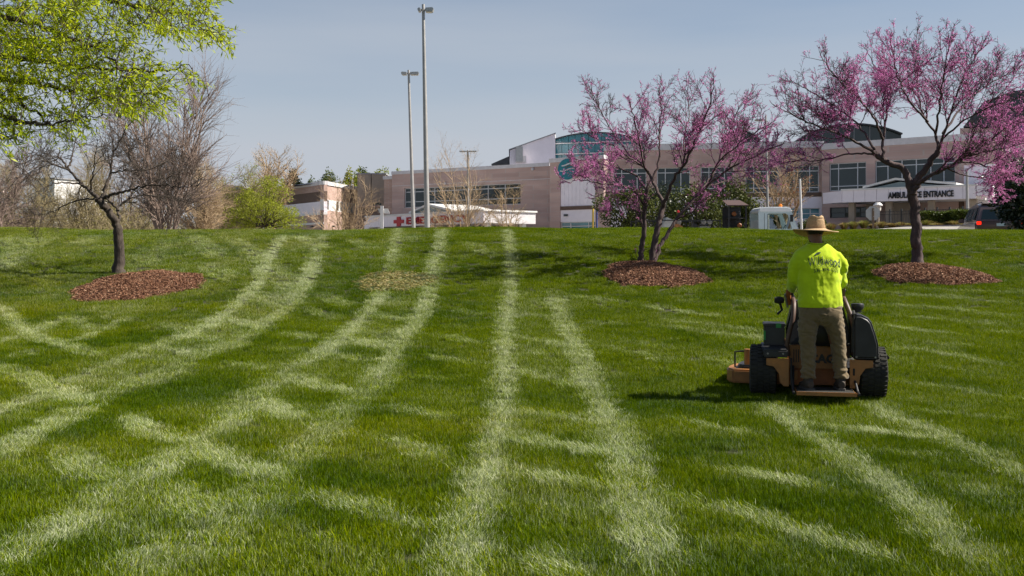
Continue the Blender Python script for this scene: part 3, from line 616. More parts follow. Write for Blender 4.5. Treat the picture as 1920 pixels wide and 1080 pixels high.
PR_RED = [(6, .13, .075, 11, 38, .55, 5), (5, .17, .06, 16, 42, .55, 4), (3, .22, .04, 0, 40, .5, 3)]
lawn_tree('redbud_tree', 'pink blossoming tree with several stems in shaded mulch', 'tree', 'pink blossoming trees on the berm', (1214, 496), [
    ([(1200,497),(1203,470),(1207,428),(1209,387),(1213,357)], -.15, .072, .04, .3),
    ([(1222,497),(1228,450),(1236,415),(1244,387)], .1, .082, .06, 0),
    ([(1224,492),(1244,450),(1269,412),(1307,366)], (.05, .3), .068, .045, .2),
    ([(1307,366),(1357,324),(1402,299),(1457,274)], (.3, -.5), .045, .014, 1.25),
    ([(1244,387),(1230,352),(1216,325),(1200,305),(1177,287),(1136,228),(1109,168)], (.1, .9), .06, .01, 1.2),
    ([(1216,325),(1204,300),(1198,262),(1188,220),(1182,196)], (.3, -.6), .04, .01, 1.1),
    ([(1222,340),(1236,300),(1236,257),(1240,205),(1236,170)], (.1, .3), .04, .01, 1.1),
    ([(1244,387),(1261,341),(1286,303),(1307,257),(1332,195),(1338,155)], (.1, -.9), .06, .01, 1.2),
    ([(1286,303),(1282,262),(1292,220),(1290,180)], (-.2, .8), .035, .01, 1.1),
    ([(1307,366),(1330,338),(1340,320),(1355,280),(1365,253),(1386,203),(1408,172)], (.3, 1.3), .045, .01, 1.2),
    ([(1325,350),(1380,335),(1430,318),(1462,312)], (.3, 1.5), .03, .01, 1.0),
    ([(1209,387),(1182,353),(1132,345),(1095,338),(1066,342)], (-.1, -.9), .035, .009, 1.2),
    ([(1206,400),(1173,368),(1140,360),(1112,372)], (-.1, .7), .025, .008, .9),
    ([(1213,357),(1190,328),(1144,312),(1110,303),(1082,299)], (-.15, .6), .04, .009, 1.25),
    ([(1200,308),(1160,280),(1120,262),(1085,240)], (.3, -.8), .03, .009, 1.0),
    ([(1269,412),(1300,395),(1325,372),(1352,368)], (.2, -1.1), .03, .009, 1.0),
    ([(1330,340),(1350,300),(1396,262),(1430,240)], (.4, -1.2), .03, .009, 1.1),
    ([(1196,492),(1193,474),(1188,462)], -.1, .012, .006, 0), ([(1228,488),(1231,470),(1238,455)], -.2, .010, .005, 0),
], 21, M['bark_redbud'], PR_RED, 4.2, blossoms=22)
lawn_tree('redbud_tree', 'pink blossoming tree with one single dark trunk, the fuller one', 'tree', 'pink blossoming trees on the berm', (1722, 498), [
    ([(1722,499),(1719,460),(1717,423),(1714,380),(1709,349)], (0, .05), .125, .105, 0),
    ([(1712,365),(1703,340),(1695,318),(1665,304),(1640,288)], (.0, .1), .09, .06, 0),
    ([(1640,288),(1600,262),(1560,246),(1518,231),(1480,212),(1452,198)], (.1, -.9), .045, .009, 1.2),
    ([(1640,290),(1600,287),(1540,300),(1500,300),(1462,306)], (.1, .8), .035, .008, 1.0),
    ([(1655,297),(1656,261),(1662,215),(1665,177),(1640,125),(1626,94)], (.1, .5), .05, .009, 1.2),
    ([(1656,261),(1640,225),(1616,192),(1567,143),(1540,106)], (.1, -.8), .042, .009, 1.2),
    ([(1640,280),(1610,235),(1560,195),(1510,165),(1478,150)], (.1, 1.3), .04, .009, 1.1),
    ([(1707,352),(1734,319),(1759,283)], (.05, -.1), .085, .06, 0),
    ([(1759,283),(1754,251),(1735,222),(1724,192),(1716,130),(1720,62)], (-.1, .5), .05, .009, 1.2),
    ([(1754,251),(1762,200),(1770,140),(1780,85)], (0, -1.0), .04, .009, 1.1),
    ([(1740,228),(1700,180),(1680,130),(1670,80)], (.1, -.9), .035, .008, 1.0),
    ([(1759,283),(1775,236),(1803,153),(1845,78)], (-.1, -.6), .05, .009, 1.2),
    ([(1768,250),(1812,192),(1862,153),(1914,128)], (-.1, .9), .042, .009, 1.2),
    ([(1765,262),(1810,225),(1870,196),(1930,178)], (0, -1.2), .035, .009, 1.1),
    ([(1711,362),(1722,345),(1744,330),(1793,305),(1842,275),(1891,236),(1935,214)], (.0, -.5), .07, .009, 1.1),
    ([(1793,305),(1827,305),(1870,318),(1910,334),(1940,338)], (-.2, .8), .035, .009, 1.1),
    ([(1820,290),(1870,280),(1925,268)], (-.3, -1.3), .03, .009, 1.1),
    ([(1842,275),(1880,262),(1930,250)], (-.3, .9), .03, .009, 1.1),
], 22, M['bark_redbud'], PR_RED, 5.6, blossoms=27)
PR_BARE = [(6, .22, .03, 8.5, 46, .6, 5), (5, .25, .02, 12, 48, .55, 4), (3, .26, .0, 0, 40, .5, 3)]
lawn_tree('bare_tree', 'leafless tree with a crooked dark trunk in the sunny mulch ring', 'tree', None, (222, 513), [
    ([(222,516),(224,470),(222,429)], 0, .125, .10, 0),
    ([(222,432),(212,408),(197,388),(183,372)], (0, -.1), .085, .07, 0),
    ([(183,372),(166,355),(150,342),(128,318),(116,300),(109,292)], (-.1, .2), .055, .02, .8),
    ([(128,318),(100,308),(76,300),(58,300),(25,315)], (.1, -.5), .03, .008, 1.1),
    ([(128,318),(132,300),(137,284),(142,262),(160,240)], (.1, .5), .035, .009, 1.0),
    ([(188,376),(200,345),(207,325),(210,300),(212,280),(208,245),(204,222)], (-.1, .3), .055, .010, .9),
    ([(212,289),(226,262),(238,238),(262,215)], (.1, -.5), .03, .008, 1.0),
    ([(192,372),(215,362),(241,357),(270,349),(303,347),(340,350),(370,348)], (-.1, -.7), .05, .009, 1.2),
    ([(222,432),(223,405),(221,392),(241,373),(270,366),(296,367),(340,372),(370,384)], (.05, .8), .05, .009, 1.2),
    ([(222,395),(207,378),(196,370)], (.05, .1), .035, .03, 0),
    ([(180,371),(150,376),(120,386),(97,398),(60,404)], (-.1, .7), .03, .008, 1.0),
    ([(156,346),(125,342),(97,345),(60,365),(30,380)], (0, -.9), .03, .008, 1.1),
    ([(170,358),(172,330),(178,300),(182,270)], (0, -.6), .028, .008, 1.0),
    ([(241,357),(262,330),(285,312),(320,300)], (-.2, .5), .028, .008, 1.0),
    ([(207,325),(235,318),(270,320),(300,310)], (0, -.8), .026, .008, 1.0),
], 23, M['bark'], PR_BARE, 4.4, tw=1.15)

# ------------------------------------------------------------------ willow oak: boughs reach in from a trunk outside the picture
def point_in(poly, x, y):
    c = np.zeros(len(x), bool); j = len(poly) - 1
    for i in range(len(poly)):
        xi, yi = poly[i]; xj, yj = poly[j]
        m = ((yi > y) != (yj > y)) & (x < (xj - xi) * (y - yi) / (yj - yi + 1e-9) + xi); c ^= m; j = i
    return c
def willow_oak():
    r = np.random.default_rng(31)
    tb = np.array([-9.2, 9.6, g1(-9.2, 9.6)])
    root = thing('oak_tree', 'fresh green leafy boughs hanging into view above the bare trees', 'tree', Vector(tb))
    big, tw = Wood(), Wood()
    big.tube(smooth_path([tb - [0, 0, .2], tb + [.05, 0, 1.5], tb + [0, .1, 3.2], tb + [.1, 0, 5.5], tb + [.0, .1, 8.0]], 5), np.linspace(.30, .12, 21), 10)
    nodes = []; ndir = []
    boughs = [([(-330,60),(-120,90),(20,105),(120,120),(220,130),(309,132),(347,122),(378,148)], (9.6, 9.3)), ([(-330,190),(-150,205),(0,218),(39,228),(86,233),(150,222),(205,212)], (9.6, 8.6)),
              ([(-330,-60),(-50,-40),(120,-25),(244,8),(298,19),(345,25),(389,27),(412,48),(422,76)], (9.6, 9.9)), ([(-330,0),(-100,20),(40,38),(130,70),(200,105),(250,160),(300,205)], (9.6, 8.9)),
              ([(-330,120),(-100,140),(30,150),(110,165),(180,175),(240,190),(300,196),(345,182)], (9.6, 10.4)), ([(-330,-120),(-60,-90),(80,-60),(180,-30),(270,-6),(330,8)], (9.6, 9.0)),
              ([(-330,230),(-100,245),(10,258),(50,268)], (9.6, 9.2)), ([(-330,40),(-100,55),(0,60),(90,88),(160,90),(240,70),(262,72)], (9.6, 10.5)),
              ([(-330,150),(-60,165),(40,195),(100,240),(115,262)], (9.6, 10.2))]
    for pl, (ya, yb) in boughs:
        pts = smooth_path([np.array(P(x, y, ya + (yb - ya) * i / (len(pl) - 1))) for i, (x, y) in enumerate(pl)], 9)
        pts[1:] += r.normal(0, .012, (len(pts) - 1, 3))
        big.tube(pts, np.linspace(.045, .004, len(pts)) * np.linspace(1, .45, len(pts)), 6)
        att = np.array([tb[0], tb[1], pts[0][2] - .6]); big.tube([att, (att + pts[0]) / 2 + [0, 0, -.1], pts[0]], [.09, .07, .055], 7)
        nodes += list(pts[3:])
    poly = [(-160,-60),(340,-60),(372,5),(405,-8),(378,30),(412,50),(424,82),(396,76),(330,60),(292,56),(262,46),(252,62),(268,92),(300,112),(345,120),(362,138),(385,152),(374,178),(352,184),(312,206),(262,208),(226,204),(200,196),(165,205),(152,232),(120,248),(92,262),(62,246),(30,262),(0,268),(-160,280)]
    n = 2500
    x = r.uniform(-160, 425, n * 3); y = r.uniform(-60, 280, n * 3)
    k = point_in(poly, x, y); x, y = x[k], y[k]
    cl = fbm(x + 500, y + 200, .016, 9)
    k = cl > r.uniform(.20, .56, len(x)); x, y = x[k][:n], y[k][:n]
    dp = 9.4 + r.normal(0, .6, len(x))
    A = np.array([np.array(P(a, b, c)) for a, b, c in zip(x, y, dp)])
    ND = np.array(nodes); d0 = np.array([np.min(np.linalg.norm(ND - a, axis=1)) for a in A]); order = np.argsort(d0)
    LC, LD = [], []
    ND = list(nodes)
    for i in order:
        a = A[i]; nd = np.array(ND); q = nd[np.argmin(np.linalg.norm(nd - a, axis=1) + .6 * np.clip(nd[:, 0] - a[0] + .05, 0, 9))]
        L = np.linalg.norm(a - q)
        if L > 1.2: continue
        mid = (a + q) / 2 + [0, 0, .06 * L] + r.normal(0, .02, 3) * L
        tw.tube([q, mid, a], [.0045, .0035, .0025], 3)
        ND.append(a); ND.append(mid)
        d = unit(unit(a - q) + np.array([.5, 0, -.25]) + r.normal(0, .25, 3)); sp = r.uniform(.10, .24); m = r.integers(8, 15)
        end = a + d * sp + [0, 0, -.03]; tw.tube([a, (a + end) / 2, end], [.0025, .002, .0012], 3)
        for t in r.uniform(-.35, 1.0, m):
            LC.append(a + (end - a) * t if t > 0 else a + (mid - a) * -t); LD.append(unit(d * .5 + np.array([0, 0, -.22]) + r.normal(0, .62, 3)))
    LC, LD = np.array(LC), np.array(LD); n = len(LC)
    sh = np.clip(r.beta(2, 2, n) + .35 * (fbm(LC[:, 0] + 30, LC[:, 2] + 10, 2.2, 4) - .5), 0, 1)
    link('trunk', big.mesh('trunk'), M['bark_oak'], root, smooth=True)
    link('twigs', tw.mesh('twigs'), M['bark_oak'], root)
    cards('leaves', LC, LD, rdir(n, .6), r.uniform(.045, .078, n), r.uniform(.010, .017, n), 'oak_leaf', root, rnd=sh)
    print('oak leaves', n)
willow_oak()

# ------------------------------------------------------------------ background trees
def back_tree(name, label, cat, px, ytop, Y, width_px, seed, bark, stems=1, spread=.35, levels=3, leaf=None, leaf_n=0, leaf_sz=.07, group=None, fork=.25, dens=1.0, rtrunk=None, up=.05, wig=.12):
    r = np.random.default_rng(seed)
    x = (px - 960) / F * Y; z0 = g1(x, Y); H = CH + (HZ - ytop) / F * Y - z0; Wd = width_px / F * Y / 2
    root = thing(name, label, cat, Vector((x, Y, z0)), group=group)
    big, tw = Wood(), Wood()
    base = np.array([x, Y, z0 - .1]); rt = rtrunk or .018 * H
    PR = [(7, wig, up, 9 * dens / H * 3, 38, .42, 5), (5, wig * 1.4, up, 14 * dens / H * 3, 40, .5, 3), (3, wig * 1.6, up, 0, 40, .5, 3)][:levels]
    if stems == 1:
        top = base + [r.normal(0, .04) * H, r.normal(0, .04) * H, H * fork]; big.tube([base, (base + top) / 2 + r.normal(0, .03, 3), top], [rt * 1.3, rt, rt * .85], 7)
        starts = [(top, 8)]
    else:
        starts = [(base + np.array([math.cos(a), math.sin(a), 0]) * .12 * r.uniform(.3, 1.3), 1) for a in np.linspace(0, 2 * np.pi, stems, endpoint=False)]
    ns = 0; tot = sum(m for _, m in starts)
    for st, m in starts:
        for _ in range(m):
            a = 2 * np.pi * (ns + r.uniform(-.3, .3)) / tot; ns += 1
            s_ = r.uniform(.35, 1.0) * Wd
            hz_ = z0 + H * (r.uniform(.62, 1.0) if s_ > .6 * Wd else r.uniform(.85, 1.0))
            tip = np.array([x + math.cos(a) * s_, Y + math.sin(a) * s_, hz_]); v = tip - st
            grow(big, r, st, unit(v + np.array([0, 0, spread * np.linalg.norm(v)])), np.linalg.norm(v), rt * (.75 if stems == 1 else .9), 0, PR, sink=[big, tw])
    link('trunk', big.mesh('trunk'), bark, root, smooth=True)
    if tw.n: link('twigs', tw.mesh('twigs'), bark, root)
    if leaf:
        sg = tw.seg or big.seg; I = r.integers(0, len(sg), leaf_n); t = r.uniform(0, 1, leaf_n)[:, None]
        C = np.array([s_[0] for s_ in sg])[I] * (1 - t) + np.array([s_[1] for s_ in sg])[I] * t + r.normal(0, leaf_sz * .9, (leaf_n, 3))
        sh = np.clip(r.beta(2, 2, leaf_n) + .7 * (fbm(C[:, 0] + 90, C[:, 2], .9, seed) - .5), 0, 1)
        cards('leaves', C, rdir(leaf_n), rdir(leaf_n, .5), leaf_sz * r.uniform(.7, 1.3, leaf_n), leaf_sz * .6, leaf, root, rnd=sh)
    return root

GB = 'leafless trees beyond the grass crest'
back_tree('bare_tree', 'tall fan shaped leafless tree with many stems behind the crooked tree', 'tree', 312, 150, 46, 215, 41, M['twig_grey'], stems=11, spread=.25, dens=1.0, rtrunk=.07, up=.02, wig=.07)
for i, (px, yt, Y, w, mt, lf, lab) in enumerate([
        (-15, 265, 52, 200, 'twig_grey', None, 'leafless grey brown tree at the far left edge of the row'),
        (58, 318, 60, 170, 'twig_olive', 'olive_leaf', 'low olive budding tree in front of the white far building'),
        (150, 300, 66, 190, 'twig_olive', 'olive_leaf', 'olive brown budding tree behind the crooked trunk'),
        (232, 268, 70, 200, 'twig_grey', None, 'grey leafless tree between the crooked tree and the fan shaped one'),
        (372, 300, 58, 150, 'twig_tan', 'olive_leaf', 'tan budding tree just right of the fan shaped tree'),
        (432, 338, 64, 130, 'twig_olive', 'olive_leaf', 'small olive budding tree left of the bright green tree')]):
    back_tree('bare_tree', lab, 'tree', px, yt, Y, w, 50 + i, M[mt], stems=5, spread=.1, dens=1.5, leaf=lf, leaf_n=2600 if lf else 0, leaf_sz=.06, group=GB, rtrunk=.07, up=.0)
back_tree('young_tree', 'paler leafy tree rising behind the bright yellow green tree', 'tree', 470, 332, 62, 100, 62, M['twig_olive'], stems=5, spread=.1, dens=1.4, leaf='spring_leaf', leaf_n=4200, leaf_sz=.09, rtrunk=.05)
back_tree('bare_tree', 'slender pale leafless tree standing above the bright green tree', 'tree', 507, 280, 84, 95, 63, M['twig_tan'], stems=1, fork=.35, dens=1.5, leaf='olive_leaf', leaf_n=900, leaf_sz=.09, rtrunk=.12)
GC = 'small leafless trees in front of the emergency wing'
for i, (px, yt, Y, w, st, lab) in enumerate([
        (868, 287, 76, 150, 7, 'tall leafless tree before the red lettered canopy'), (952, 358, 74, 80, 6, 'small leafless tree at the right end of the red lettered canopy'),
        (645, 350, 80, 110, 8, 'leafless tree in front of the low brick building corner'), (806, 385, 84, 46, 5, 'low leafless shrub tree behind the two tall poles')]):
    back_tree('bare_tree', lab, 'tree', px, yt, Y, w, 70 + i, M['twig_tan'], stems=st, spread=-.05, dens=.8, group=GC, rtrunk=.055, up=.0, wig=.08, leaf='olive_leaf' if i < 2 else None, leaf_n=700, leaf_sz=.07)
back_tree('bare_tree', 'leafless many stemmed tree with a few rusty leaves beside the white truck', 'tree', 1468, 290, 62, 130, 75, M['twig_tan'], stems=7, spread=.1, dens=.75, rtrunk=.07, up=.0, wig=.08, leaf='rust_leaf', leaf_n=260, leaf_sz=.09)

def clump_tree(name, label, cat, px, ytop, ybot, Y, width_px, seed, leafk, n, sz, clumps=26, group=None, trunk=True, flat=1.0, base=None, deep=1.0, rag=0):
    """leafy crown of clumps on a trunk with limbs"""
    r = np.random.default_rng(seed)
    x = (px - 960) / F * Y; z0 = g1(x, Y) if base is None else base
    zt = CH + (HZ - ytop) / F * Y; zb = max(CH + (HZ - ybot) / F * Y, z0 + .05); Wd = width_px / F * Y / 2
    root = thing(name, label, cat, Vector((x, Y, z0)), group=group)
    c = np.array([x, Y, (zt + zb) / 2]); R = np.array([Wd, Wd * deep, (zt - zb) / 2])
    w = Wood(); hub = np.array([x, Y, z0 + (zb - z0) * .8 + .25 * (zt - zb)])
    w.tube([[x, Y, z0 - .1], (np.array([x, Y, z0]) + hub) / 2, hub], [.05 * Wd + .05, .04 * Wd + .04, .03 * Wd + .03], 7)
    C, D = [], []
    v = rdir(clumps); q = r.uniform(.55 - .15 * rag, .92 + .12 * rag, clumps)[:, None]
    if rag: v[:, :2] *= (1.05 - .38 * np.clip(v[:, 2:], -1, 1))
    cc = c + v * q * R
    for k in range(clumps):
        w.tube([hub, (hub + cc[k]) / 2 + r.normal(0, .05, 3) * Wd, cc[k]], [.02 * Wd + .012, .012 * Wd + .008, .004], 4)
        m = n // clumps; u = rdir(m); rr = r.uniform(.15, 1, m) ** .5
        rk = R * r.uniform(.24 - .08 * rag, .42 - .14 * rag)
        C.append(cc[k] + u * rr[:, None] * rk); D.append(u * .7 + rdir(m) * .7 + [0, 0, -.15])
    C = np.concatenate(C); D = np.concatenate(D); D /= np.linalg.norm(D, axis=1)[:, None]; k = C[:, 2] > z0 + .03; C, D = C[k], D[k]; n = len(C)
    sh = np.clip(r.beta(2, 2.2, n) + .6 * (fbm(C[:, 0] + 90, C[:, 2] + C[:, 1], 1.1, seed) - .5), 0, 1)
    link('trunk', w.mesh('trunk'), M['bark_oak'], root)
    cards('crown', C, D, rdir(n, .4), sz * r.uniform(.7, 1.3, n), sz * .55, leafk, root, rnd=sh)
    return root
YOUNG = clump_tree('young_tree', 'bright yellow green leafy tree left of the low brick building', 'tree', 498, 336, 444, 50, 118, 61, 'spring_leaf', 10500, .085, 80, rag=1)
GW = 'far leafy trees above the low roofs'
for i, (px, yt, yb, Y, w, lf, lab) in enumerate([
        (551, 320, 352, 165, 34, 'dark_leaf', 'far dark pine standing above the low brick building'), (577, 334, 352, 168, 30, 'wood_leaf', 'far dull round tree next to the dark pine'),
        (616, 324, 352, 170, 46, 'wood_leaf', 'far pale green tree above the lit brick corner'), (660, 320, 352, 160, 40, 'spring_leaf', 'far bright green tree left of the tan block'),
        (684, 316, 352, 162, 36, 'wood_leaf', 'far mottled tree showing just above the tan block'), (712, 314, 352, 158, 40, 'spring_leaf', 'far bright green tree behind the left end of the wing'),
        (745, 318, 352, 150, 34, 'spring_leaf', 'far green treetop just above the roof left of the poles')]):
    clump_tree('far_tree', lab, 'tree', px, yt, 425, Y, w, 90 + i, lf, 4200, .36, 34, GW)
GS = 'big evergreen shrubs behind the trailer'
for i, (px, yt, Y, w, lf, lab) in enumerate([
        (1178, 352, 56, 125, 'holly_leaf', 'glossy evergreen shrub left of the pink tree stems'), (1232, 345, 60, 120, 'dark_leaf', 'darkest evergreen shrub right behind the pink tree stems'),
        (1308, 350, 55, 130, 'holly_leaf', 'bright glossy evergreen shrub behind the small mowers'), (1362, 332, 59, 110, 'holly_leaf', 'tall evergreen shrub behind the dark equipment cage'),
        (1394, 362, 58, 50, 'holly_leaf', 'narrow evergreen shrub between the cage and the white truck')]):
    clump_tree('evergreen_shrub', lab, 'shrub', px, yt, 440, Y, w, 110 + i, lf, 5200, .15, 40, GS)
clump_tree('magnolia_tree', 'dark broad leaved evergreen tree hiding the end of the car', 'tree', 1932, 272, 440, 34, 150, 120, 'dark_leaf', 7000, .16, 60)
clump_tree('leafy_bush', 'small green bush behind the white truck cab', 'shrub', 1458, 384, 436, 63, 32, 121, 'hedge_leaf', 1500, .12, 14)

def thicket():
    """tangled brush at the left that reads as one mass"""
    r = np.random.default_rng(77); w = Wood()
    for _ in range(520):
        Y = r.uniform(60, 84); px = r.uniform(-140, 470); x = (px - 960) / F * Y; z0 = g1(x, Y)
        top = 372 + 26 * math.sin(px * .021) + 14 * math.sin(px * .06 + 1); H = (CH + (HZ - top) / F * Y - z0) * r.uniform(.6, 1.05)
        p = np.array([x, Y, z0])
        for _k in range(3):
            grow(w, r, p, np.array([r.normal(0, .5), r.normal(0, .4), 1]), H * r.uniform(.6, 1), .03, 0, [(4, .2, .02, 1.6, 45, .5, 3), (3, .25, 0, 0, 40, .5, 3)])
    tag(link('undergrowth', w.mesh('undergrowth'), M['twig_olive']), kind='stuff')
    sg = w.seg; n = 16000; I = r.integers(0, len(sg), n); t = r.uniform(0, 1, n)[:, None]
    C = np.array([s_[0] for s_ in sg])[I] * (1 - t) + np.array([s_[1] for s_ in sg])[I] * t + r.normal(0, .12, (n, 3))
    tag(cards('brush_leaves', C, rdir(n), rdir(n, .4), r.uniform(.08, .16, n), .07, 'olive_leaf', None), kind='stuff')
thicket()
# ------------------------------------------------------------------ building materials
def masonry(name, c1, c2, cm, bw, bh, rough=.85):
    m = mat(name, c1, rough); nt = m.node_tree; N, L = nt.nodes.new, nt.links.new
    tc = N('ShaderNodeTexCoord'); sp = N('ShaderNodeSeparateXYZ'); ad = N('ShaderNodeMath'); cb = N('ShaderNodeCombineXYZ')
    L(tc.outputs['Object'], sp.inputs[0]); L(sp.outputs[0], ad.inputs[0]); L(sp.outputs[1], ad.inputs[1]); L(ad.outputs[0], cb.inputs[0]); L(sp.outputs[2], cb.inputs[1])
    b = N('ShaderNodeTexBrick'); b.inputs['Color1'].default_value = (*c1, 1); b.inputs['Color2'].default_value = (*c2, 1); b.inputs['Mortar'].default_value = (*cm, 1)
    b.inputs['Scale'].default_value = 1; b.inputs['Brick Width'].default_value = bw; b.inputs['Row Height'].default_value = bh; b.inputs['Mortar Size'].default_value = .012
    L(cb.outputs[0], b.inputs[0])
    nz = N('ShaderNodeTexNoise'); nz.inputs['Scale'].default_value = .9; nz.inputs['Detail'].default_value = 7; L(cb.outputs[0], nz.inputs[0])
    mr = N('ShaderNodeMapRange'); mr.inputs[1].default_value = .3; mr.inputs[2].default_value = .7; mr.inputs[3].default_value = .82; mr.inputs[4].default_value = 1.12; L(nz.outputs[0], mr.inputs[0])
    mx = N('ShaderNodeMix'); mx.data_type = 'RGBA'; mx.blend_type = 'MULTIPLY'; mx.inputs[0].default_value = 1; L(b.outputs[0], mx.inputs[6]); L(mr.outputs[0], mx.inputs[7])
    L(mx.outputs[2], nt.nodes['Principled BSDF'].inputs['Base Color']); return m
M['rose_stone'] = masonry('rose_stone', (.50, .355, .315), (.43, .30, .27), (.44, .37, .34), .9, .42)
M['rose_brick'] = masonry('rose_brick', (.46, .31, .25), (.38, .24, .20), (.42, .36, .32), .42, .16)
M['brown_brick'] = masonry('brown_brick', (.19, .125, .10), (.15, .10, .085), (.2, .17, .15), .42, .16)
M['white_panel'] = mat('white_panel', (.78, .73, .79), .5, nscale=1.2, namt=.06)
M['white_trim'] = mat('white_trim', (.66, .65, .64), .5, nscale=1.5, namt=.06)
M['pale_stone'] = mat('pale_stone', (.55, .53, .55), .75, nscale=2, namt=.12)
M['tan_concrete'] = mat('tan_concrete', (.30, .25, .20), .85, nscale=1.5, namt=.12)
M['brown_band'] = mat('brown_band', (.12, .075, .055), .7, nscale=3, namt=.15)
M['roof_grey'] = mat('roof_grey', (.28, .28, .30), .7, nscale=2, namt=.15)
M['dark_roof'] = mat('dark_roof', (.045, .047, .055), .45, nscale=2, namt=.3)
M['glass'] = mat('glass', (.012, .026, .030), .06, spec=.55, nscale=.5, namt=.3)
M['teal_glass'] = mat('teal_glass', (.03, .16, .20), .08, spec=.7, nscale=.6, namt=.3)
M['pale_glass'] = mat('pale_glass', (.20, .27, .28), .12, spec=.6)
M['mullion'] = mat('mullion', (.52, .53, .55), .4, metal=.3)
M['dark_frame'] = mat('dark_frame', (.05, .06, .065), .4, metal=.3)
M['red_sign'] = mat('red_sign', (.42, .012, .02), .45)
M['black_sign'] = mat('black_sign', (.02, .02, .022), .45)
M['teal_sign'] = mat('teal_sign', (.01, .17, .22), .45, nscale=2, namt=.15)
M['pole_steel'] = mat('pole_steel', (.34, .33, .32), .5, metal=.35, nscale=4, namt=.12)
M['white_paint'] = mat('white_paint', (.74, .76, .77), .35, coat=.3, nscale=3, namt=.05)
M['truck_paint'] = mat('truck_paint', (.50, .60, .63), .35, coat=.3, nscale=3, namt=.06)
M['black_metal'] = mat('black_metal', (.018, .018, .02), .45, nscale=8, namt=.3)
M['rubber'] = mat('rubber', (.013, .0125, .012), .85, nscale=9, col2=(.034, .032, .024), bump=.3)
M['orange'] = mat('orange', (.38, .155, .038), .5, nscale=7, col2=(.21, .10, .034), bump=.05, bscale=90)
M['lamp_lens'] = mat('lamp_lens', (.6, .58, .52), .3)
M['blue_paint'] = mat('blue_paint', (.03, .06, .2), .5)
M['yellow_paint'] = mat('yellow_paint', (.5, .34, .05), .5)
M['tail_light'] = mat('tail_light', (.5, .01, .005), .25, emis=((1, .03, .01), .6))
M['amber'] = mat('amber', (.7, .2, .02), .25)
M['car_paint'] = mat('car_paint', (.13, .085, .08), .3, metal=.55, coat=.8, nscale=6, namt=.08)
M['plate'] = mat('plate', (.35, .45, .48), .4)
M['alu'] = mat('alu', (.42, .42, .41), .45, metal=.4, nscale=6, namt=.1)
M['timber'] = mat('timber', (.16, .11, .07), .85, nscale=8, namt=.3)

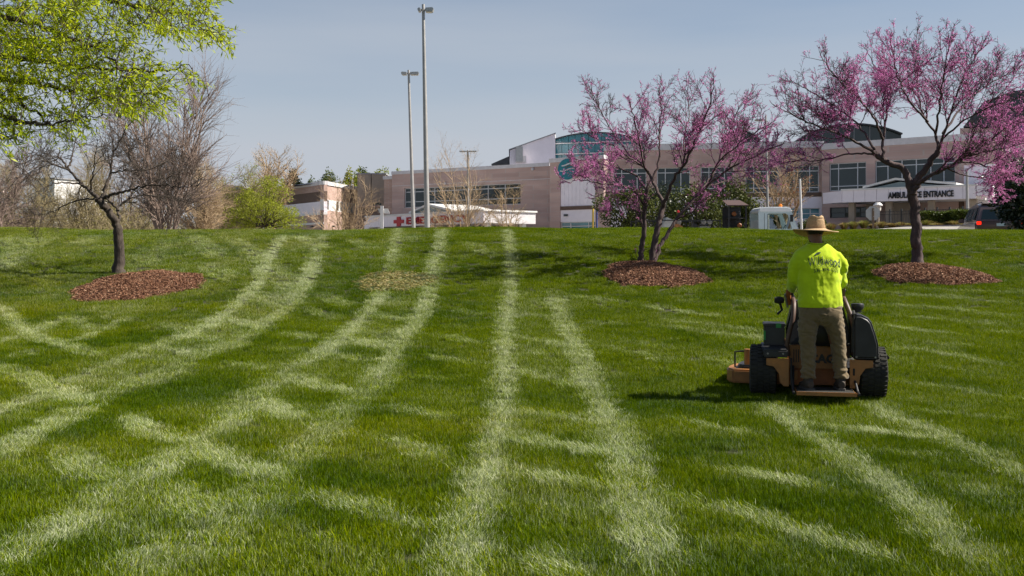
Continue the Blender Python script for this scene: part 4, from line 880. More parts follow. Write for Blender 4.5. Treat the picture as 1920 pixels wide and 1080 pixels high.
class Fac:
    """a wall plane through two points given as photo column + distance; u along it, z up, d outwards to the viewer"""
    def __init__(s, px0, Ya, px1, Yb):
        a, b = P(px0, HZ, Ya), P(px1, HZ, Yb); s.a = Vector((a.x, a.y)); d = Vector((b.x, b.y)) - s.a; s.L = d.length; s.u = d / s.L
        s.n = Vector((s.u.y, -s.u.x));  s.n = -s.n if s.n.dot(-s.a) < 0 else s.n
    def uz(s, px, py):
        k = (px - 960) / F                                     # a + u t = Y (k, 1)
        t = (k * s.a.y - s.a.x) / (s.u.x - k * s.u.y); Y = s.a.y + s.u.y * t
        return t, CH + (HZ - py) / F * Y
    def pt(s, u, z, d=0): q = s.a + s.u * u + s.n * d; return Vector((q.x, q.y, z))
    def rect(s, x0, x1, y0, y1, xr=None):
        xr = xr if xr is not None else (x0 + x1) / 2
        return s.uz(x0, y0)[0], s.uz(x1, y0)[0], s.uz(xr, y1)[1], s.uz(xr, y0)[1]
    def box(s, mb, u0, u1, z0, z1, d0, d1): return mb.prism([s.pt(u0, z0, d1), s.pt(u1, z0, d1), s.pt(u1, z1, d1), s.pt(u0, z1, d1)], s.pt(u0, z0, d0) - s.pt(u0, z0, d1))
    def poly(s, mb, pp, d0, d1): return mb.prism([s.pt(*s.uz(*q), d1) for q in pp], s.pt(0, 0, d0) - s.pt(0, 0, d1))
    def wall(s, mb, u0, u1, z0, z1, thick, opens, d=0, rev=.28):
        us = sorted({u0, u1, *[v for o in opens for v in o[:2]]}); zs = sorted({z0, z1, *[v for o in opens for v in o[2:4]]})
        us = [v for v in us if u0 <= v <= u1]; zs = [v for v in zs if z0 <= v <= z1]
        isop = lambda a, b: any(o[0] < a < o[1] and o[2] < b < o[3] for o in opens)
        q = lambda *p: mb.add(p, [(0, 1, 2, 3)])
        for i in range(len(us) - 1):
            for j in range(len(zs) - 1):
                a, b, c, e = us[i], us[i + 1], zs[j], zs[j + 1]
                if not isop((a + b) / 2, (c + e) / 2): q(s.pt(a, c, d), s.pt(b, c, d), s.pt(b, e, d), s.pt(a, e, d))
        for (a, b, c, e) in [o[:4] for o in opens]:
            c2 = max(c, z0)
            for (p, r_) in (((a, c2), (a, e)), ((b, e), (b, c2)), ((a, e), (b, e)), ((b, c2), (a, c2))):
                q(s.pt(*p, d), s.pt(*r_, d), s.pt(*r_, d - rev), s.pt(*p, d - rev))
        for (p, r_) in (((u0, z0), (u0, z1)), ((u0, z1), (u1, z1)), ((u1, z1), (u1, z0))):
            q(s.pt(*p, d), s.pt(*r_, d), s.pt(*r_, d - thick), s.pt(*p, d - thick))
        return mb
    def window(s, parent, u0, u1, z0, z1, cols, rows, d=-.2, glass='glass', frame='mullion', w=.07, name='window'):
        """frame with its bars; every pane is a part of the window. cols / rows: fractions of the inner bars"""
        cu = [u0] + [u0 + (u1 - u0) * c for c in cols] + [u1]; cz = [z0] + [z0 + (z1 - z0) * c for c in rows] + [z1]
        mb = MB()
        for i, c in enumerate(cu):
            a, b = (c, c + w) if i == 0 else (c - w, c) if i == len(cu) - 1 else (c - w / 2, c + w / 2)
            s.box(mb, a, b, z0, z1, d - .06, d + .06)
        for i, c in enumerate(cz):
            a, b = (c, c + w) if i == 0 else (c - w, c) if i == len(cz) - 1 else (c - w / 2, c + w / 2)
            s.box(mb, u0 + w, u1 - w, a, b, d - .05, d + .05)
        f = link(name, mb.mesh(name), M[frame], parent)
        for i in range(len(cu) - 1):
            for j in range(len(cz) - 1):
                p = MB(); t = RNG.normal(0, .006, 2)
                a, b, c, e = cu[i] + w * .45, cu[i + 1] - w * .45, cz[j] + w * .45, cz[j + 1] - w * .45
                p.prism([s.pt(a, c, d + t[0]), s.pt(b, c, d - t[0]), s.pt(b, e, d - t[0] + t[1]), s.pt(a, e, d + t[0] + t[1])], s.pt(0, 0, -.02) - s.pt(0, 0, 0))
                link('pane', p.mesh('pane'), M[glass], f)
        return f
def text_mesh(body, size, extrude=.0, offset=0.0, shear=0, spacing=1.0):
    cu = bpy.data.curves.new('lettering', 'FONT'); cu.body = body; cu.size = size; cu.extrude = extrude; cu.offset = offset; cu.shear = shear; cu.space_character = spacing
    cu.align_x = 'CENTER'; cu.align_y = 'CENTER'; cu.resolution_u = 3
    o = bpy.data.objects.new('lettering', cu); COL.objects.link(o)
    dg = bpy.context.evaluated_depsgraph_get(); me = bpy.data.meshes.new_from_object(o.evaluated_get(dg)); bpy.data.objects.remove(o); return me
def fac_text(f, body, u0, u1, z0, z1, d, m, parent, name='lettering', extrude=.04, offset=0.02):
    me = text_mesh(body, 1, 0.0, offset); co = np.array([v.co for v in me.vertices]); lo, hi = co.min(0), co.max(0)
    out = np.c_[(co[:, 0] - lo[0]) / (hi[0] - lo[0]) * (u1 - u0) + u0, (co[:, 1] - lo[1]) / (hi[1] - lo[1]) * (z1 - z0) + z0]
    bm = bmesh.new(); bm.from_mesh(me)
    for v, q in zip(bm.verts, out): v.co = f.pt(q[0], q[1], d)
    ext = bmesh.ops.extrude_face_region(bm, geom=bm.faces[:]); off = f.pt(0, 0, extrude) - f.pt(0, 0, 0)
    for g_ in ext['geom']:
        if isinstance(g_, bmesh.types.BMVert): g_.co += off
    bmesh.ops.recalc_face_normals(bm, faces=bm.faces); bm.to_mesh(me); bm.free(); me.name = name
    me.materials.clear()
    return link(name, me, M[m], parent)
def part(name, m, parent, fn, bevel=0):
    mb = MB(); fn(mb); return mb.build(name, M[m], parent, bevel=bevel)

# ------------------------------------------------------------------ emergency wing
fa = Fac(735, 100, 1031, 90)
q0 = fa.pt(0, 1.5); ew = thing('hospital_wing', 'rose stone hospital wing behind the canopy with red lettering', 'building', (q0.x, q0.y, g1(q0.x, q0.y)))
zt = fa.uz(900, 312)[1]; zp = fa.uz(900, 318.5)[1]; uR = fa.uz(1031, 300)[0]
wo = fa.rect(758, 976, 343.2, 383, 976); lo = fa.rect(790, 976, 412.5, 470, 976); lo = (lo[0], lo[1], .6, lo[3])
part('wall', 'rose_stone', ew, lambda m: fa.wall(m, 0, uR, 0, zp, .3, [wo, lo]))
part('parapet', 'pale_stone', ew, lambda m: fa.box(m, -.05, uR, zp + .003, zt, -.5, .06))
part('roof', 'roof_grey', ew, lambda m: fa.box(m, .02, uR - .02, zp - .9, zp - .5, -16, -.31))
part('side_wall', 'rose_stone', ew, lambda m: fa.box(m, .0, .3, 0, zp - .001, -16, -.302))
part('joint_band', 'pale_stone', ew, lambda m: fa.box(m, 0, uR, fa.uz(976, 338)[1], fa.uz(976, 338)[1] + .05, -.02, .015))
fa.window(ew, *wo, [.09, .27, .44, .58, .73, .87], [.30, .80], glass='glass')
fa.window(ew, *lo, [.3, .5, .7, .85], [.55], glass='glass', frame='dark_frame')
for (x, y) in ((836, 345), (1000, 318)):
    u, z = fa.uz(x, y); part('security_camera', 'pale_stone', ew, lambda m: m.lathe([(.05, 0), (.12, .05), (.12, .2), (0, .28)], fa.pt(u, z - .1, .15), n=8))
# link wall and tan block at the left of it
fl = Fac(720, 100.6, 736, 100.2)
part('link_wall', 'rose_brick', ew, lambda m: fl.box(m, 0, fl.L, 0, fl.uz(728, 336)[1], -6, 0))
part('link_parapet', 'pale_stone', ew, lambda m: fl.box(m, -.1, fl.L, fl.uz(728, 336)[1] + .002, fl.uz(728, 330)[1], -6, .06))
ft = Fac(670, 108, 722, 108)
q0 = ft.pt(0, 1.5); tb = thing('stair_tower', 'plain tan concrete block with one joint between brick wings', 'building', (q0.x, q0.y, 1.5))
zt2 = ft.uz(690, 327)[1]; um = ft.uz(696, 330)[0]; wo2 = ft.rect(699, 715, 380, 386)
part('wall', 'tan_concrete', tb, lambda m: ft.wall(m, 0, um - .04, 0, zt2, 6, []))
part('wall', 'tan_concrete', tb, lambda m: ft.wall(m, um + .04, ft.L, 0, zt2, 6, [wo2]))
part('roof', 'roof_grey', tb, lambda m: ft.box(m, -.1, ft.L + .1, zt2 + .002, zt2 + .14, -6, .08))
part('wall_core', 'tan_concrete', tb, lambda m: ft.box(m, .02, ft.L - .02, 0, zt2 - .01, -5.9, -.3))
ft.window(tb, *wo2, [.5], [], frame='dark_frame')
fl2 = Fac(664, 103, 738, 101)
part('low_wall', 'brown_brick', tb, lambda m: fl2.box(m, 0, fl2.L, 1.2, fl2.uz(700, 388)[1], -.4, 0))
part('low_coping', 'rose_brick', tb, lambda m: fl2.box(m, 0, fl2.L, fl2.uz(700, 388)[1] + .002, fl2.uz(700, 385.5)[1], -.45, .05))
# emergency canopy
fe = Fac(686, 95, 907, 80.5)
q0 = fe.pt(0, 1.5); ec = thing('entrance_canopy', 'white canopy with red cross and red lettering', 'canopy', (q0.x, q0.y, 1.5))
uE = fe.uz(907, 400)[0]; z1, z0_ = fe.uz(907, 395.6)[1], fe.uz(907, 418)[1]
npan = 9
for i in range(npan):
    part('fascia_panel', 'white_panel', ec, lambda m: fe.box(m, uE * i / npan + .015, uE * (i + 1) / npan - .015, z0_, z1, -.12, RNG.uniform(-.004, .004)))
part('fascia_frame', 'pale_stone', ec, lambda m: fe.box(m, 0.02, uE - .02, z0_ + .02, z1 - .02, -5.5, -.125))
part('coping', 'white_trim', ec, lambda m: fe.box(m, -.1, uE + .1, z1 + .002, z1 + .14, -5.6, .08))
part('end_box', 'white_panel', ec, lambda m: fe.box(m, -1.0, -.003, z0_ - .3, z1 - .35, -4, -.4))
for (px_, d) in ((700, -.8), (800, -.8), (900, -.8), (800, -4.5), (900, -4.5)):
    u = fe.uz(px_, 420)[0]; part('column', 'white_trim', ec, lambda m: fe.box(m, u - .2, u + .2, 1.2, z0_ - .002, d - .2, d + .2))
apx = [(763, 399.5), (798, 385), (842, 397.5)]
def gable(m, f, tri, d0, d1, zb):
    (x0, y0), (x1, y1), (x2, y2) = tri
    m.prism([f.pt(f.uz(x0, y0)[0], zb, d1), f.pt(f.uz(x2, y2)[0], zb, d1), f.pt(*f.uz(x1, y1), d1)], f.pt(0, 0, d0) - f.pt(0, 0, d1))
part('gable', 'pale_glass', ec, lambda m: gable(m, fe, apx, -5, -.5, z1 + .145))
def hip(m, f, tri, d0, d1, zb):
    for a, b in ((0, 1), (1, 2)):
        pa_, pb_ = tri[a], tri[b]; A = f.pt(f.uz(*pa_)[0], zb, 0) if a == 0 else f.pt(*f.uz(*pa_), 0); B = f.pt(*f.uz(*pb_), 0) if b == 1 else f.pt(f.uz(*pb_)[0], zb, 0)
        o1, o0 = f.pt(0, 0, d1) - f.pt(0, 0, 0), f.pt(0, 0, d0) - f.pt(0, 0, 0); up = Vector((0, 0, .16))
        m.prism([A + o1, B + o1, B + o1 + up, A + o1 + up], o0 - o1)
part('canopy_roof', 'white_trim', ec, lambda m: hip(m, fe, apx, -5.3, -.2, z1 + .15))
u0, u1_, a, b = fe.rect(739.5, 757.5, 406.5, 424.5); cu_, cz_ = (u0 + u1_) / 2, (a + b) / 2; hw, hh = (u1_ - u0) / 2, (b - a) / 2
part('red_cross', 'red_sign', ec, lambda m: m.prism([fe.pt(cu_ + x * hw, cz_ + y * hh, .10) for x, y in ((-.36,-1),(.36,-1),(.36,-.36),(1,-.36),(1,.36),(.36,.36),(.36,1),(-.36,1),(-.36,.36),(-1,.36),(-1,-.36),(-.36,-.36))], fe.pt(0, 0, .01) - fe.pt(0, 0, .10)))
t0, t1, ta_, tb_ = fe.rect(763, 880, 404.5, 418.5, 820)
fac_text(fe, 'EMERGENCY', t0, t1, ta_, tb_, .012, 'red_sign', ec, extrude=.09, offset=.03)

# ------------------------------------------------------------------ pillar block with the round sign
fb = Fac(1031, 88.5, 1132, 85)
q0 = fb.pt(0, 1.5); pb = thing('hospital_wing', 'tall rose stone block with a white panel and round teal sign', 'building', (q0.x, q0.y, 1.5))
zt = fb.uz(1080, 294)[1]; zp = fb.uz(1080, 302)[1]
pnl = fb.rect(1050, 1116, 334, 386); brn = fb.rect(1050, 1116, 386, 393); low = fb.rect(1050, 1116, 393, 415.5); win = fb.rect(1051, 1117, 415.5, 470); win = (win[0], win[1], 2.2, win[3])
part('wall', 'rose_stone', pb, lambda m: fb.wall(m, 0, fb.L, 0, zp, 9, [(pnl[0], pnl[1], 2.2, pnl[3])]))
part('parapet', 'pale_stone', pb, lambda m: fb.box(m, -.06, fb.L + .06, zp + .003, zt, -.6, .08))
part('roof', 'roof_grey', pb, lambda m: fb.box(m, .02, fb.L - .02, zp - .8, zp - .5, -9, -.3))
npn = 9
for i in range(npn):
    w_ = (pnl[1] - pnl[0]) / npn
    part('white_panel', 'white_panel', pb, lambda m: fb.box(m, pnl[0] + w_ * i + .01, pnl[0] + w_ * (i + 1) - .01, pnl[2], pnl[3], -.2, -.1 + RNG.uniform(-.006, .006)))
part('brown_band', 'brown_band', pb, lambda m: fb.box(m, pnl[0], pnl[1], brn[2], brn[3] - .002, -.2, -.02))
part('lower_panel', 'white_panel', pb, lambda m: fb.box(m, pnl[0], pnl[1], low[2], low[3] - .002, -.2, -.1))
part('panel_backing', 'dark_frame', pb, lambda m: fb.box(m, pnl[0], pnl[1], pnl[2], pnl[3], -.3, -.21))
part('vent', 'dark_frame', pb, lambda m: fb.box(m, *fb.rect(1057, 1064, 401.5, 405.5), -.08, .02))
fb.window(pb, *win, [.27, .78], [.82], glass='teal_glass')
cu_, cz_ = fb.uz(1065, 317.5); R_ = fb.uz(1082.5, 317)[0] - cu_
disc = part('round_sign', 'teal_sign', pb, lambda m: m.prism([fb.pt(cu_ + R_ * math.cos(t), cz_ + R_ * .93 * math.sin(t), .16) for t in np.linspace(0, 2 * np.pi, 32, endpoint=False)], fb.pt(0, 0, .01) - fb.pt(0, 0, .16)))
def sw(m, y, h, x0=-.75, x1=.8, amp=.10):
    xs = np.linspace(x0, x1, 12); top = [fb.pt(cu_ + R_ * x, cz_ + R_ * (y + amp * math.sin(x * 3.2) + h), .19) for x in xs]; bot = [fb.pt(cu_ + R_ * x, cz_ + R_ * (y + amp * math.sin(x * 3.2) - h), .19) for x in xs]
    for i in range(11): m.prism([bot[i], bot[i + 1], top[i + 1], top[i]], fb.pt(0, 0, .162) - fb.pt(0, 0, .19))
part('sign_swoosh', 'white_trim', disc, lambda m: sw(m, -.05, .035)); part('sign_swoosh', 'pale_stone', disc, lambda m: sw(m, .42, .06, -.55, .55)); part('sign_swoosh', 'brown_band', disc, lambda m: sw(m, .2, .04, -.2, .7))

# ------------------------------------------------------------------ roof level: clerestory, barrel vaults
fc = Fac(956, 98, 1041, 98)
q0 = fc.pt(0, 5); cs = thing('roof_clerestory', 'pale slanted rooftop wall with a small grey cabinet at its foot', 'building', (q0.x, q0.y, 8))
part('wall', 'white_panel', cs, lambda m: fc.poly(m, [(956, 312), (1041, 312), (1041, 251), (1036, 251), (956, 282)], -9, 0))
part('roof_edge', 'roof_grey', cs, lambda m: fc.poly(m, [(954, 281.6), (1042, 250.4), (1042, 248.6), (954, 279.8)], -9.1, .12))
part('roof_cabinet', 'alu', cs, lambda m: fc.box(m, *fc.rect(967, 980, 277, 305), .05, 1.2))
part('roof_cabinet', 'pale_stone', cs, lambda m: fc.box(m, *fc.rect(980.5, 986, 294, 305), .1, 1.0))
part('sloped_glazing', 'dark_roof', cs, lambda m: fc.poly(m, [(921, 307), (955.5, 307), (955.5, 293), (953, 293)], -7, -.2))
fv = Fac(1041, 103, 1215, 100)
q0 = fv.pt(0, 5); vt = thing('glass_vault', 'rooftop barrel vault glazed in teal behind the pink blossoms', 'building', (q0.x, q0.y, 8))
arc = [(1041 + 174 * t, 268 - 19.5 * math.sin(math.pi * min(1, t * .92 + .06)) ** .75 + 3 * t) for t in np.linspace(0, 1, 15)]
for i in range(14):
    (xa, ya), (xb, yb) = arc[i], arc[i + 1]
    part('glass_panel', 'teal_glass', vt, lambda m: fv.poly(m, [(xa + .35, 305), (xb - .35, 305), (xb - .35, yb), (xa + .35, ya)], -.1, RNG.uniform(-.01, .01)))
part('vault_roof', 'dark_roof', vt, lambda m: [fv.poly(m, [(xa, ya), (xb, yb), (xb, yb - 2.2), (xa, ya - 2.2)], -14, .3) for (xa, ya), (xb, yb) in zip(arc[:-1], arc[1:])])
part('vault_core', 'dark_frame', vt, lambda m: fv.poly(m, [(1043, 305), (1213, 305)] + [(x, y + .6) for x, y in arc[::-1]], -13.5, -.25))
for yy in (268.5, 288.5): part('rail', 'white_trim', vt, lambda m: fv.box(m, 0, fv.L, fv.uz(1100, yy)[1], fv.uz(1100, yy - 1.3)[1], .05, .3))
for i in (0, 14): part('rail_post', 'white_trim', vt, lambda m: fv.poly(m, [(arc[i][0] - 1, 305), (arc[i][0] + 1, 305), (arc[i][0] + 1, 252 if i == 0 else 266), (arc[i][0] - 1, 252 if i == 0 else 266)], .05, .3))
def dark_vault(x0, x1, yt, yb, Y, label):
    f = Fac(x0, Y, x1, Y - 1); q = f.pt(0, 5); t = thing('roof_vault', label, 'building', (q.x, q.y, 8))
    ar = [(x0 + (x1 - x0) * k, yb - (yb - yt) * math.sin(math.pi * (.08 + .84 * k)) ** .8) for k in np.linspace(0, 1, 13)]
    part('vault_end', 'glass', t, lambda m: f.poly(m, [(x0, yb + 18), (x1, yb + 18)] + ar[::-1], -.2, 0))
    part('vault_roof', 'dark_roof', t, lambda m: [f.poly(m, [a_, b_, (b_[0], b_[1] - 2.5), (a_[0], a_[1] - 2.5)], -14, .5) for a_, b_ in zip(ar[:-1], ar[1:])])
    part('vault_rib', 'roof_grey', t, lambda m: [f.poly(m, [(x - .5, yb + 18), (x + .5, yb + 18), (x + .5, y), (x - .5, y)], .01, .1) for x, y in ar[2:-2:2]])
    part('vault_wall', 'dark_roof', t, lambda m: f.poly(m, [(x0, yb + 30), (x1, yb + 30), (x1, yb + 1), (x0, yb + 1)], -14, -.25))
dark_vault(1352, 1424, 247, 268, 104, 'dark low rooftop vault between the two pink trees')
dark_vault(1512, 1690, 234, 262, 102, 'wide dark rooftop vault behind the fuller pink tree')
fh = Fac(1800, 96, 1990, 92); q0 = fh.pt(0, 5)
hb = thing('tall_block', 'tall dark roofed block at the right end of the hospital', 'building', (q0.x, q0.y, 3))
part('roof', 'dark_roof', hb, lambda m: fh.poly(m, [(1806, 238), (1990, 238), (1990, 162), (1900, 170), (1845, 190)], -15, 0))
part('wall', 'rose_stone', hb, lambda m: fh.poly(m, [(1800, 470), (1990, 470), (1990, 240), (1800, 240)], -15, -.1))
part('blue_glazing', 'blue_paint', hb, lambda m: fh.poly(m, [(1893, 262), (1990, 262), (1990, 236), (1912, 236)], .01, .3))

# ------------------------------------------------------------------ long middle wing
fm = Fac(1132, 86.0, 1545, 83)
q0 = fm.pt(0, 1.5); mw = thing('hospital_wing', 'long rose stone wing behind the evergreen shrubs', 'building', (q0.x, q0.y, 2))
zt = fm.uz(1450, 266)[1]; zp = fm.uz(1450, 278)[1]
wins = [fm.rect(x, x + 62, 311, 361, x + 31) for x in (1150, 1232, 1314, 1398, 1474)]; zw1, zw0 = fm.uz(1470, 311)[1], fm.uz(1470, 361)[1]
wins = [(w_[0], w_[1], zw0, zw1) for w_ in wins]; lw = fm.rect(1398, 1538, 390, 411, 1500)
zb1, zb0 = zw0 - .002, fm.uz(1470, 369)[1]
part('wall', 'rose_stone', mw, lambda m: fm.wall(m, 0, fm.L, zw0 - .001, zp, .3, wins))
part('lower_wall', 'white_panel', mw, lambda m: fm.wall(m, 0, fm.L, 0, zb0 - .003, .3, [lw], d=-.02))
part('brown_band', 'brown_band', mw, lambda m: fm.box(m, 0, fm.L, zb0, zb1 - .001, -.3, .05))
part('parapet', 'pale_stone', mw, lambda m: fm.box(m, 0, fm.L, zp + .003, zt, -.6, .08))
part('roof', 'roof_grey', mw, lambda m: fm.box(m, .02, fm.L - .02, zp - .8, zp - .4, -15, -.31))
for w_ in wins: fm.window(mw, *w_, [.25, .72], [.18, .80])
fm.window(mw, *lw, [.25, .5, .72, .87], [.5], glass='teal_glass')

# ------------------------------------------------------------------ ambulance wing
fg = Fac(1541, 82.5, 1880, 74)
q0 = fg.pt(0, 1.5); aw = thing('hospital_wing', 'rose stone wing with tall windows above the ambulance canopy', 'building', (q0.x, q0.y, 2.5))
zt = fg.uz(1650, 262)[1]; zp = fg.uz(1650, 274)[1]
w1 = fg.rect(1555, 1624, 304, 357, 1600); w2 = fg.rect(1641, 1791, 300, 352, 1650); w2 = (w2[0], w2[1], w1[2], w1[3])
wp = fg.rect(1807, 1872, 308, 346); lw = fg.rect(1556, 1640, 388, 408, 1600); dr = fg.rect(1797, 1808, 375, 470); dr = (dr[0], dr[1], 2.6, dr[3])
part('wall', 'rose_stone', aw, lambda m: fg.wall(m, 0, fg.L, 0, zp, .3, [w1, w2, wp, lw, dr]))
part('parapet', 'pale_stone', aw, lambda m: fg.box(m, 0, fg.L, zp + .003, zt, -.6, .08))
part('roof', 'roof_grey', aw, lambda m: fg.box(m, .02, fg.L - .02, zp - .8, zp - .4, -15, -.31))
fg.window(aw, *w1, [.24, .76], [.17, .80]); fg.window(aw, *w2, [.16, .34, .52, .7, .86], [.17, .80])
fg.window(aw, *lw, [.33, .67], [.5], frame='dark_frame')
part('door', 'brown_band', aw, lambda m: fg.box(m, *dr, -.25, -.15))
part('white_panel', 'white_panel', aw, lambda m: fg.box(m, *wp, -.2, -.05))
part('lower_panel', 'white_panel', aw, lambda m: fg.box(m, *fg.rect(1818, 1876, 347.5, 470)[:2], 2.4, fg.rect(1818, 1876, 347.5, 396)[3], .01, .25))
part('brown_band', 'brown_band', aw, lambda m: fg.box(m, *fg.rect(1860, 1879, 340, 346), .003, .2))
fk = Fac(1579, 77, 1862, 70.5)
q0 = fk.pt(0, 1.5); ac = thing('entrance_canopy', 'white canopy with black lettering over the ambulance', 'canopy', (q0.x, q0.y, 2.8))
uK = fk.uz(1830, 360)[0]; z1, z0_ = fk.uz(1700, 353)[1], fk.uz(1700, 376)[1]
npan = 11
for i in range(npan):
    part('fascia_panel', 'white_panel', ac, lambda m: fk.box(m, uK * i / npan + .012, uK * (i + 1) / npan - .012, z0_, z1, -.12, RNG.uniform(-.004, .004)))
part('fascia_frame', 'pale_stone', ac, lambda m: fk.box(m, .02, uK - .02, z0_ + .02, z1 - .02, -4.8, -.125))
part('coping', 'white_trim', ac, lambda m: fk.box(m, -.08, uK + .08, z1 + .002, z1 + .12, -4.9, .07))
sd = Fac(1543, 79.6, 1578.6, 77.05)
part('side_fascia', 'white_panel', ac, lambda m: sd.box(m, 0, sd.L - .03, z0_ + .02, z1 - .01, -2.5, 0))
rt = Fac(1830.5, 71.2, 1861, 70.7)
part('end_box', 'white_panel', ac, lambda m: rt.box(m, .02, rt.L, rt.uz(1845, 367)[1], rt.uz(1845, 345.5)[1], -3, .02))
apx = [(1616, 357), (1677, 337), (1792, 349)]
part('gable', 'pale_glass', ac, lambda m: gable(m, fk, [(1628, 357), (1684, 340), (1770, 350)], -4.6, -.5, z1 + .125))
part('canopy_roof', 'white_trim', ac, lambda m: hip(m, fk, apx, -4.7, -.2, z1 + .13))
for (px_, d) in ((1590, -1), (1660, -1), (1740, -1), (1820, -1), (1600, -4)):
    u = fk.uz(px_, 380)[0]; part('column', 'tan_concrete', ac, lambda m: fk.box(m, u - .22, u + .22, 2.4, z0_ - .002, d - .22, d + .22))
part('screen_wall', 'tan_concrete', ac, lambda m: fk.box(m, *fk.rect(1641, 1690, 380, 470)[:2], 2.4, z0_ - .003, -3.4, -3.1))
t0, t1, ta_, tb_ = fk.rect(1665.5, 1788.5, 357.3, 372, 1727); hh_ = fk.uz(1727, 359)[1] - fk.uz(1727, 371)[1]; mid_ = fk.uz(1727, 364.6)[1]
fac_text(fk, 'AMBULANCE ENTRANCE', t0, t1, mid_ - hh_ / 2, mid_ + hh_ / 2, .012, 'black_sign', ac, extrude=.07, offset=.03)
part('wall_lamp', 'dark_frame', aw, lambda m: m.lathe([(.0, 0), (.14, .04), (.14, .3), (0, .34)], fg.pt(*fg.uz(1863, 361), .4), n=8))
# small direction sign at the far right
fn = Fac(1903, 60, 1935, 60); q0 = fn.pt(0, 3); sg_ = thing('box_sign', 'white box sign lettered N at the right edge above the dark evergreen', 'sign', (q0.x, q0.y, g1(q0.x, q0.y)))
part('sign_box', 'white_trim', sg_, lambda m: fn.box(m, *fn.rect(1907, 1935, 270, 287), -.3, 0)); part('post', 'pole_steel', sg_, lambda m: fn.box(m, .5, .62, 2.5, fn.uz(1915, 287)[1] - .002, -.2, -.1))
a_ = fn.rect(1910, 1915, 274.5, 282.5); fac_text(fn, 'N', *a_, .002, 'black_sign', sg_, extrude=.01)

# ------------------------------------------------------------------ low brick building at the left
f1 = Fac(505, 116, 607, 103); f2 = Fac(607, 103, 671, 113)
q0 = f2.pt(0, 1.5); lb = thing('brick_building', 'low brick building with a white cap and bands, one side sunlit', 'building', (q0.x, q0.y, 1.5))
Z = lambda y: f1.uz(607, y)[1]
zs_ = [('wall_band', 'rose_brick', 346, 358), ('window_band', 'brown_band', 358, 377), ('white_band', 'white_panel', 377, 398), ('white_course', 'white_trim', 398, 402), ('lower_wall', 'rose_brick', 402, 480)]
for nm, mk, ya, yb in zs_:
    z_a, z_b = Z(ya), (0 if yb > 470 else Z(yb)); part(nm, mk, lb, lambda m: f1.box(m, 0, f1.L - .002, z_b + .001, z_a, -.4, -.06 if mk == 'brown_band' else .04 if mk == 'white_trim' else 0))
part('parapet', 'pale_stone', lb, lambda m: f1.box(m, 0, f1.L - .002, Z(346) + .001, Z(339), -.5, .08))
part('white_course', 'white_trim', lb, lambda m: f1.box(m, 0, f1.L, Z(420), Z(416.5), .003, .05))
part('parapet', 'white_trim', lb, lambda m: f2.box(m, .002, f2.L, Z(346) + .001, Z(339) + .001, -.5, .1))
part('upper_wall', 'rose_brick', lb, lambda m: f2.box(m, .002, f2.L, Z(373.5), Z(346), -.4, 0))
uu = f2.L; slots = [(uu * a, uu * (a + .055), Z(392), Z(374.5)) for a in (.08, .36, .46, .62, .76, .92)]
part('slot_wall', 'white_trim', lb, lambda m: f2.wall(m, .002, uu, Z(394), Z(373.5) - .001, .4, slots))
for s_ in slots: f2.window(lb, *s_, [], [], frame='dark_frame', w=.03, d=-.15)
part('lower_wall', 'rose_brick', lb, lambda m: f2.box(m, .002, f2.L, 0, Z(394) - .002, -.4, .02))
part('roof', 'roof_grey', lb, lambda m: m.prism([f1.pt(0, Z(342), -.45), f1.pt(f1.L - .4, Z(342), -.45), f2.pt(f2.L, Z(342), -.45), f2.pt(f2.L, Z(342), -16)], (0, 0, -.2)))
part('downpipe', 'dark_frame', lb, lambda m: m.tube([f1.pt(f1.L - .1, 0, .2), f1.pt(f1.L - .1, Z(399), .2)], .09, 6))
for x in (586, 622): part('wall_lamp', 'dark_frame', lb, lambda m: f1.box(m, *f1.rect(x, x + 2.4, 424, 427), .05, .3) if x < 607 else f2.box(m, *f2.rect(x, x + 2.4, 423, 426), .05, .3))
fw = Fac(64, 150, 102, 148); q0 = fw.pt(0, 1.5); wb = thing('white_building', 'far white building wall glimpsed through the leafless trees', 'building', (q0.x, q0.y, 1.5))
part('wall', 'white_trim', wb, lambda m: fw.wall(m, 0, fw.L, 0, fw.uz(83, 336)[1], 10, [fw.rect(70, 76, 345, 352), fw.rect(86, 92, 345, 352)]))
part('roof', 'roof_grey', wb, lambda m: fw.box(m, -.2, fw.L + .2, fw.uz(83, 336)[1] + .002, fw.uz(83, 334)[1], -10, .2))
for r_ in ((70, 76, 345, 352), (86, 92, 345, 352)): fw.window(wb, *fw.rect(*r_), [.5], [], frame='dark_frame')
fw2 = Fac(415, 150, 462, 150); q0 = fw2.pt(0, 1.5); wb = thing('grey_building', 'grey roofed far building peeking out left of the bright green tree', 'building', (q0.x, q0.y, 1.5))
part('wall', 'brown_brick', wb, lambda m: fw2.box(m, 0, fw2.L, 0, fw2.uz(440, 356)[1], -10, 0)); part('roof', 'roof_grey', wb, lambda m: fw2.poly(m, [(411, 356), (466, 356), (455, 348), (424, 348)], -10.2, .3))

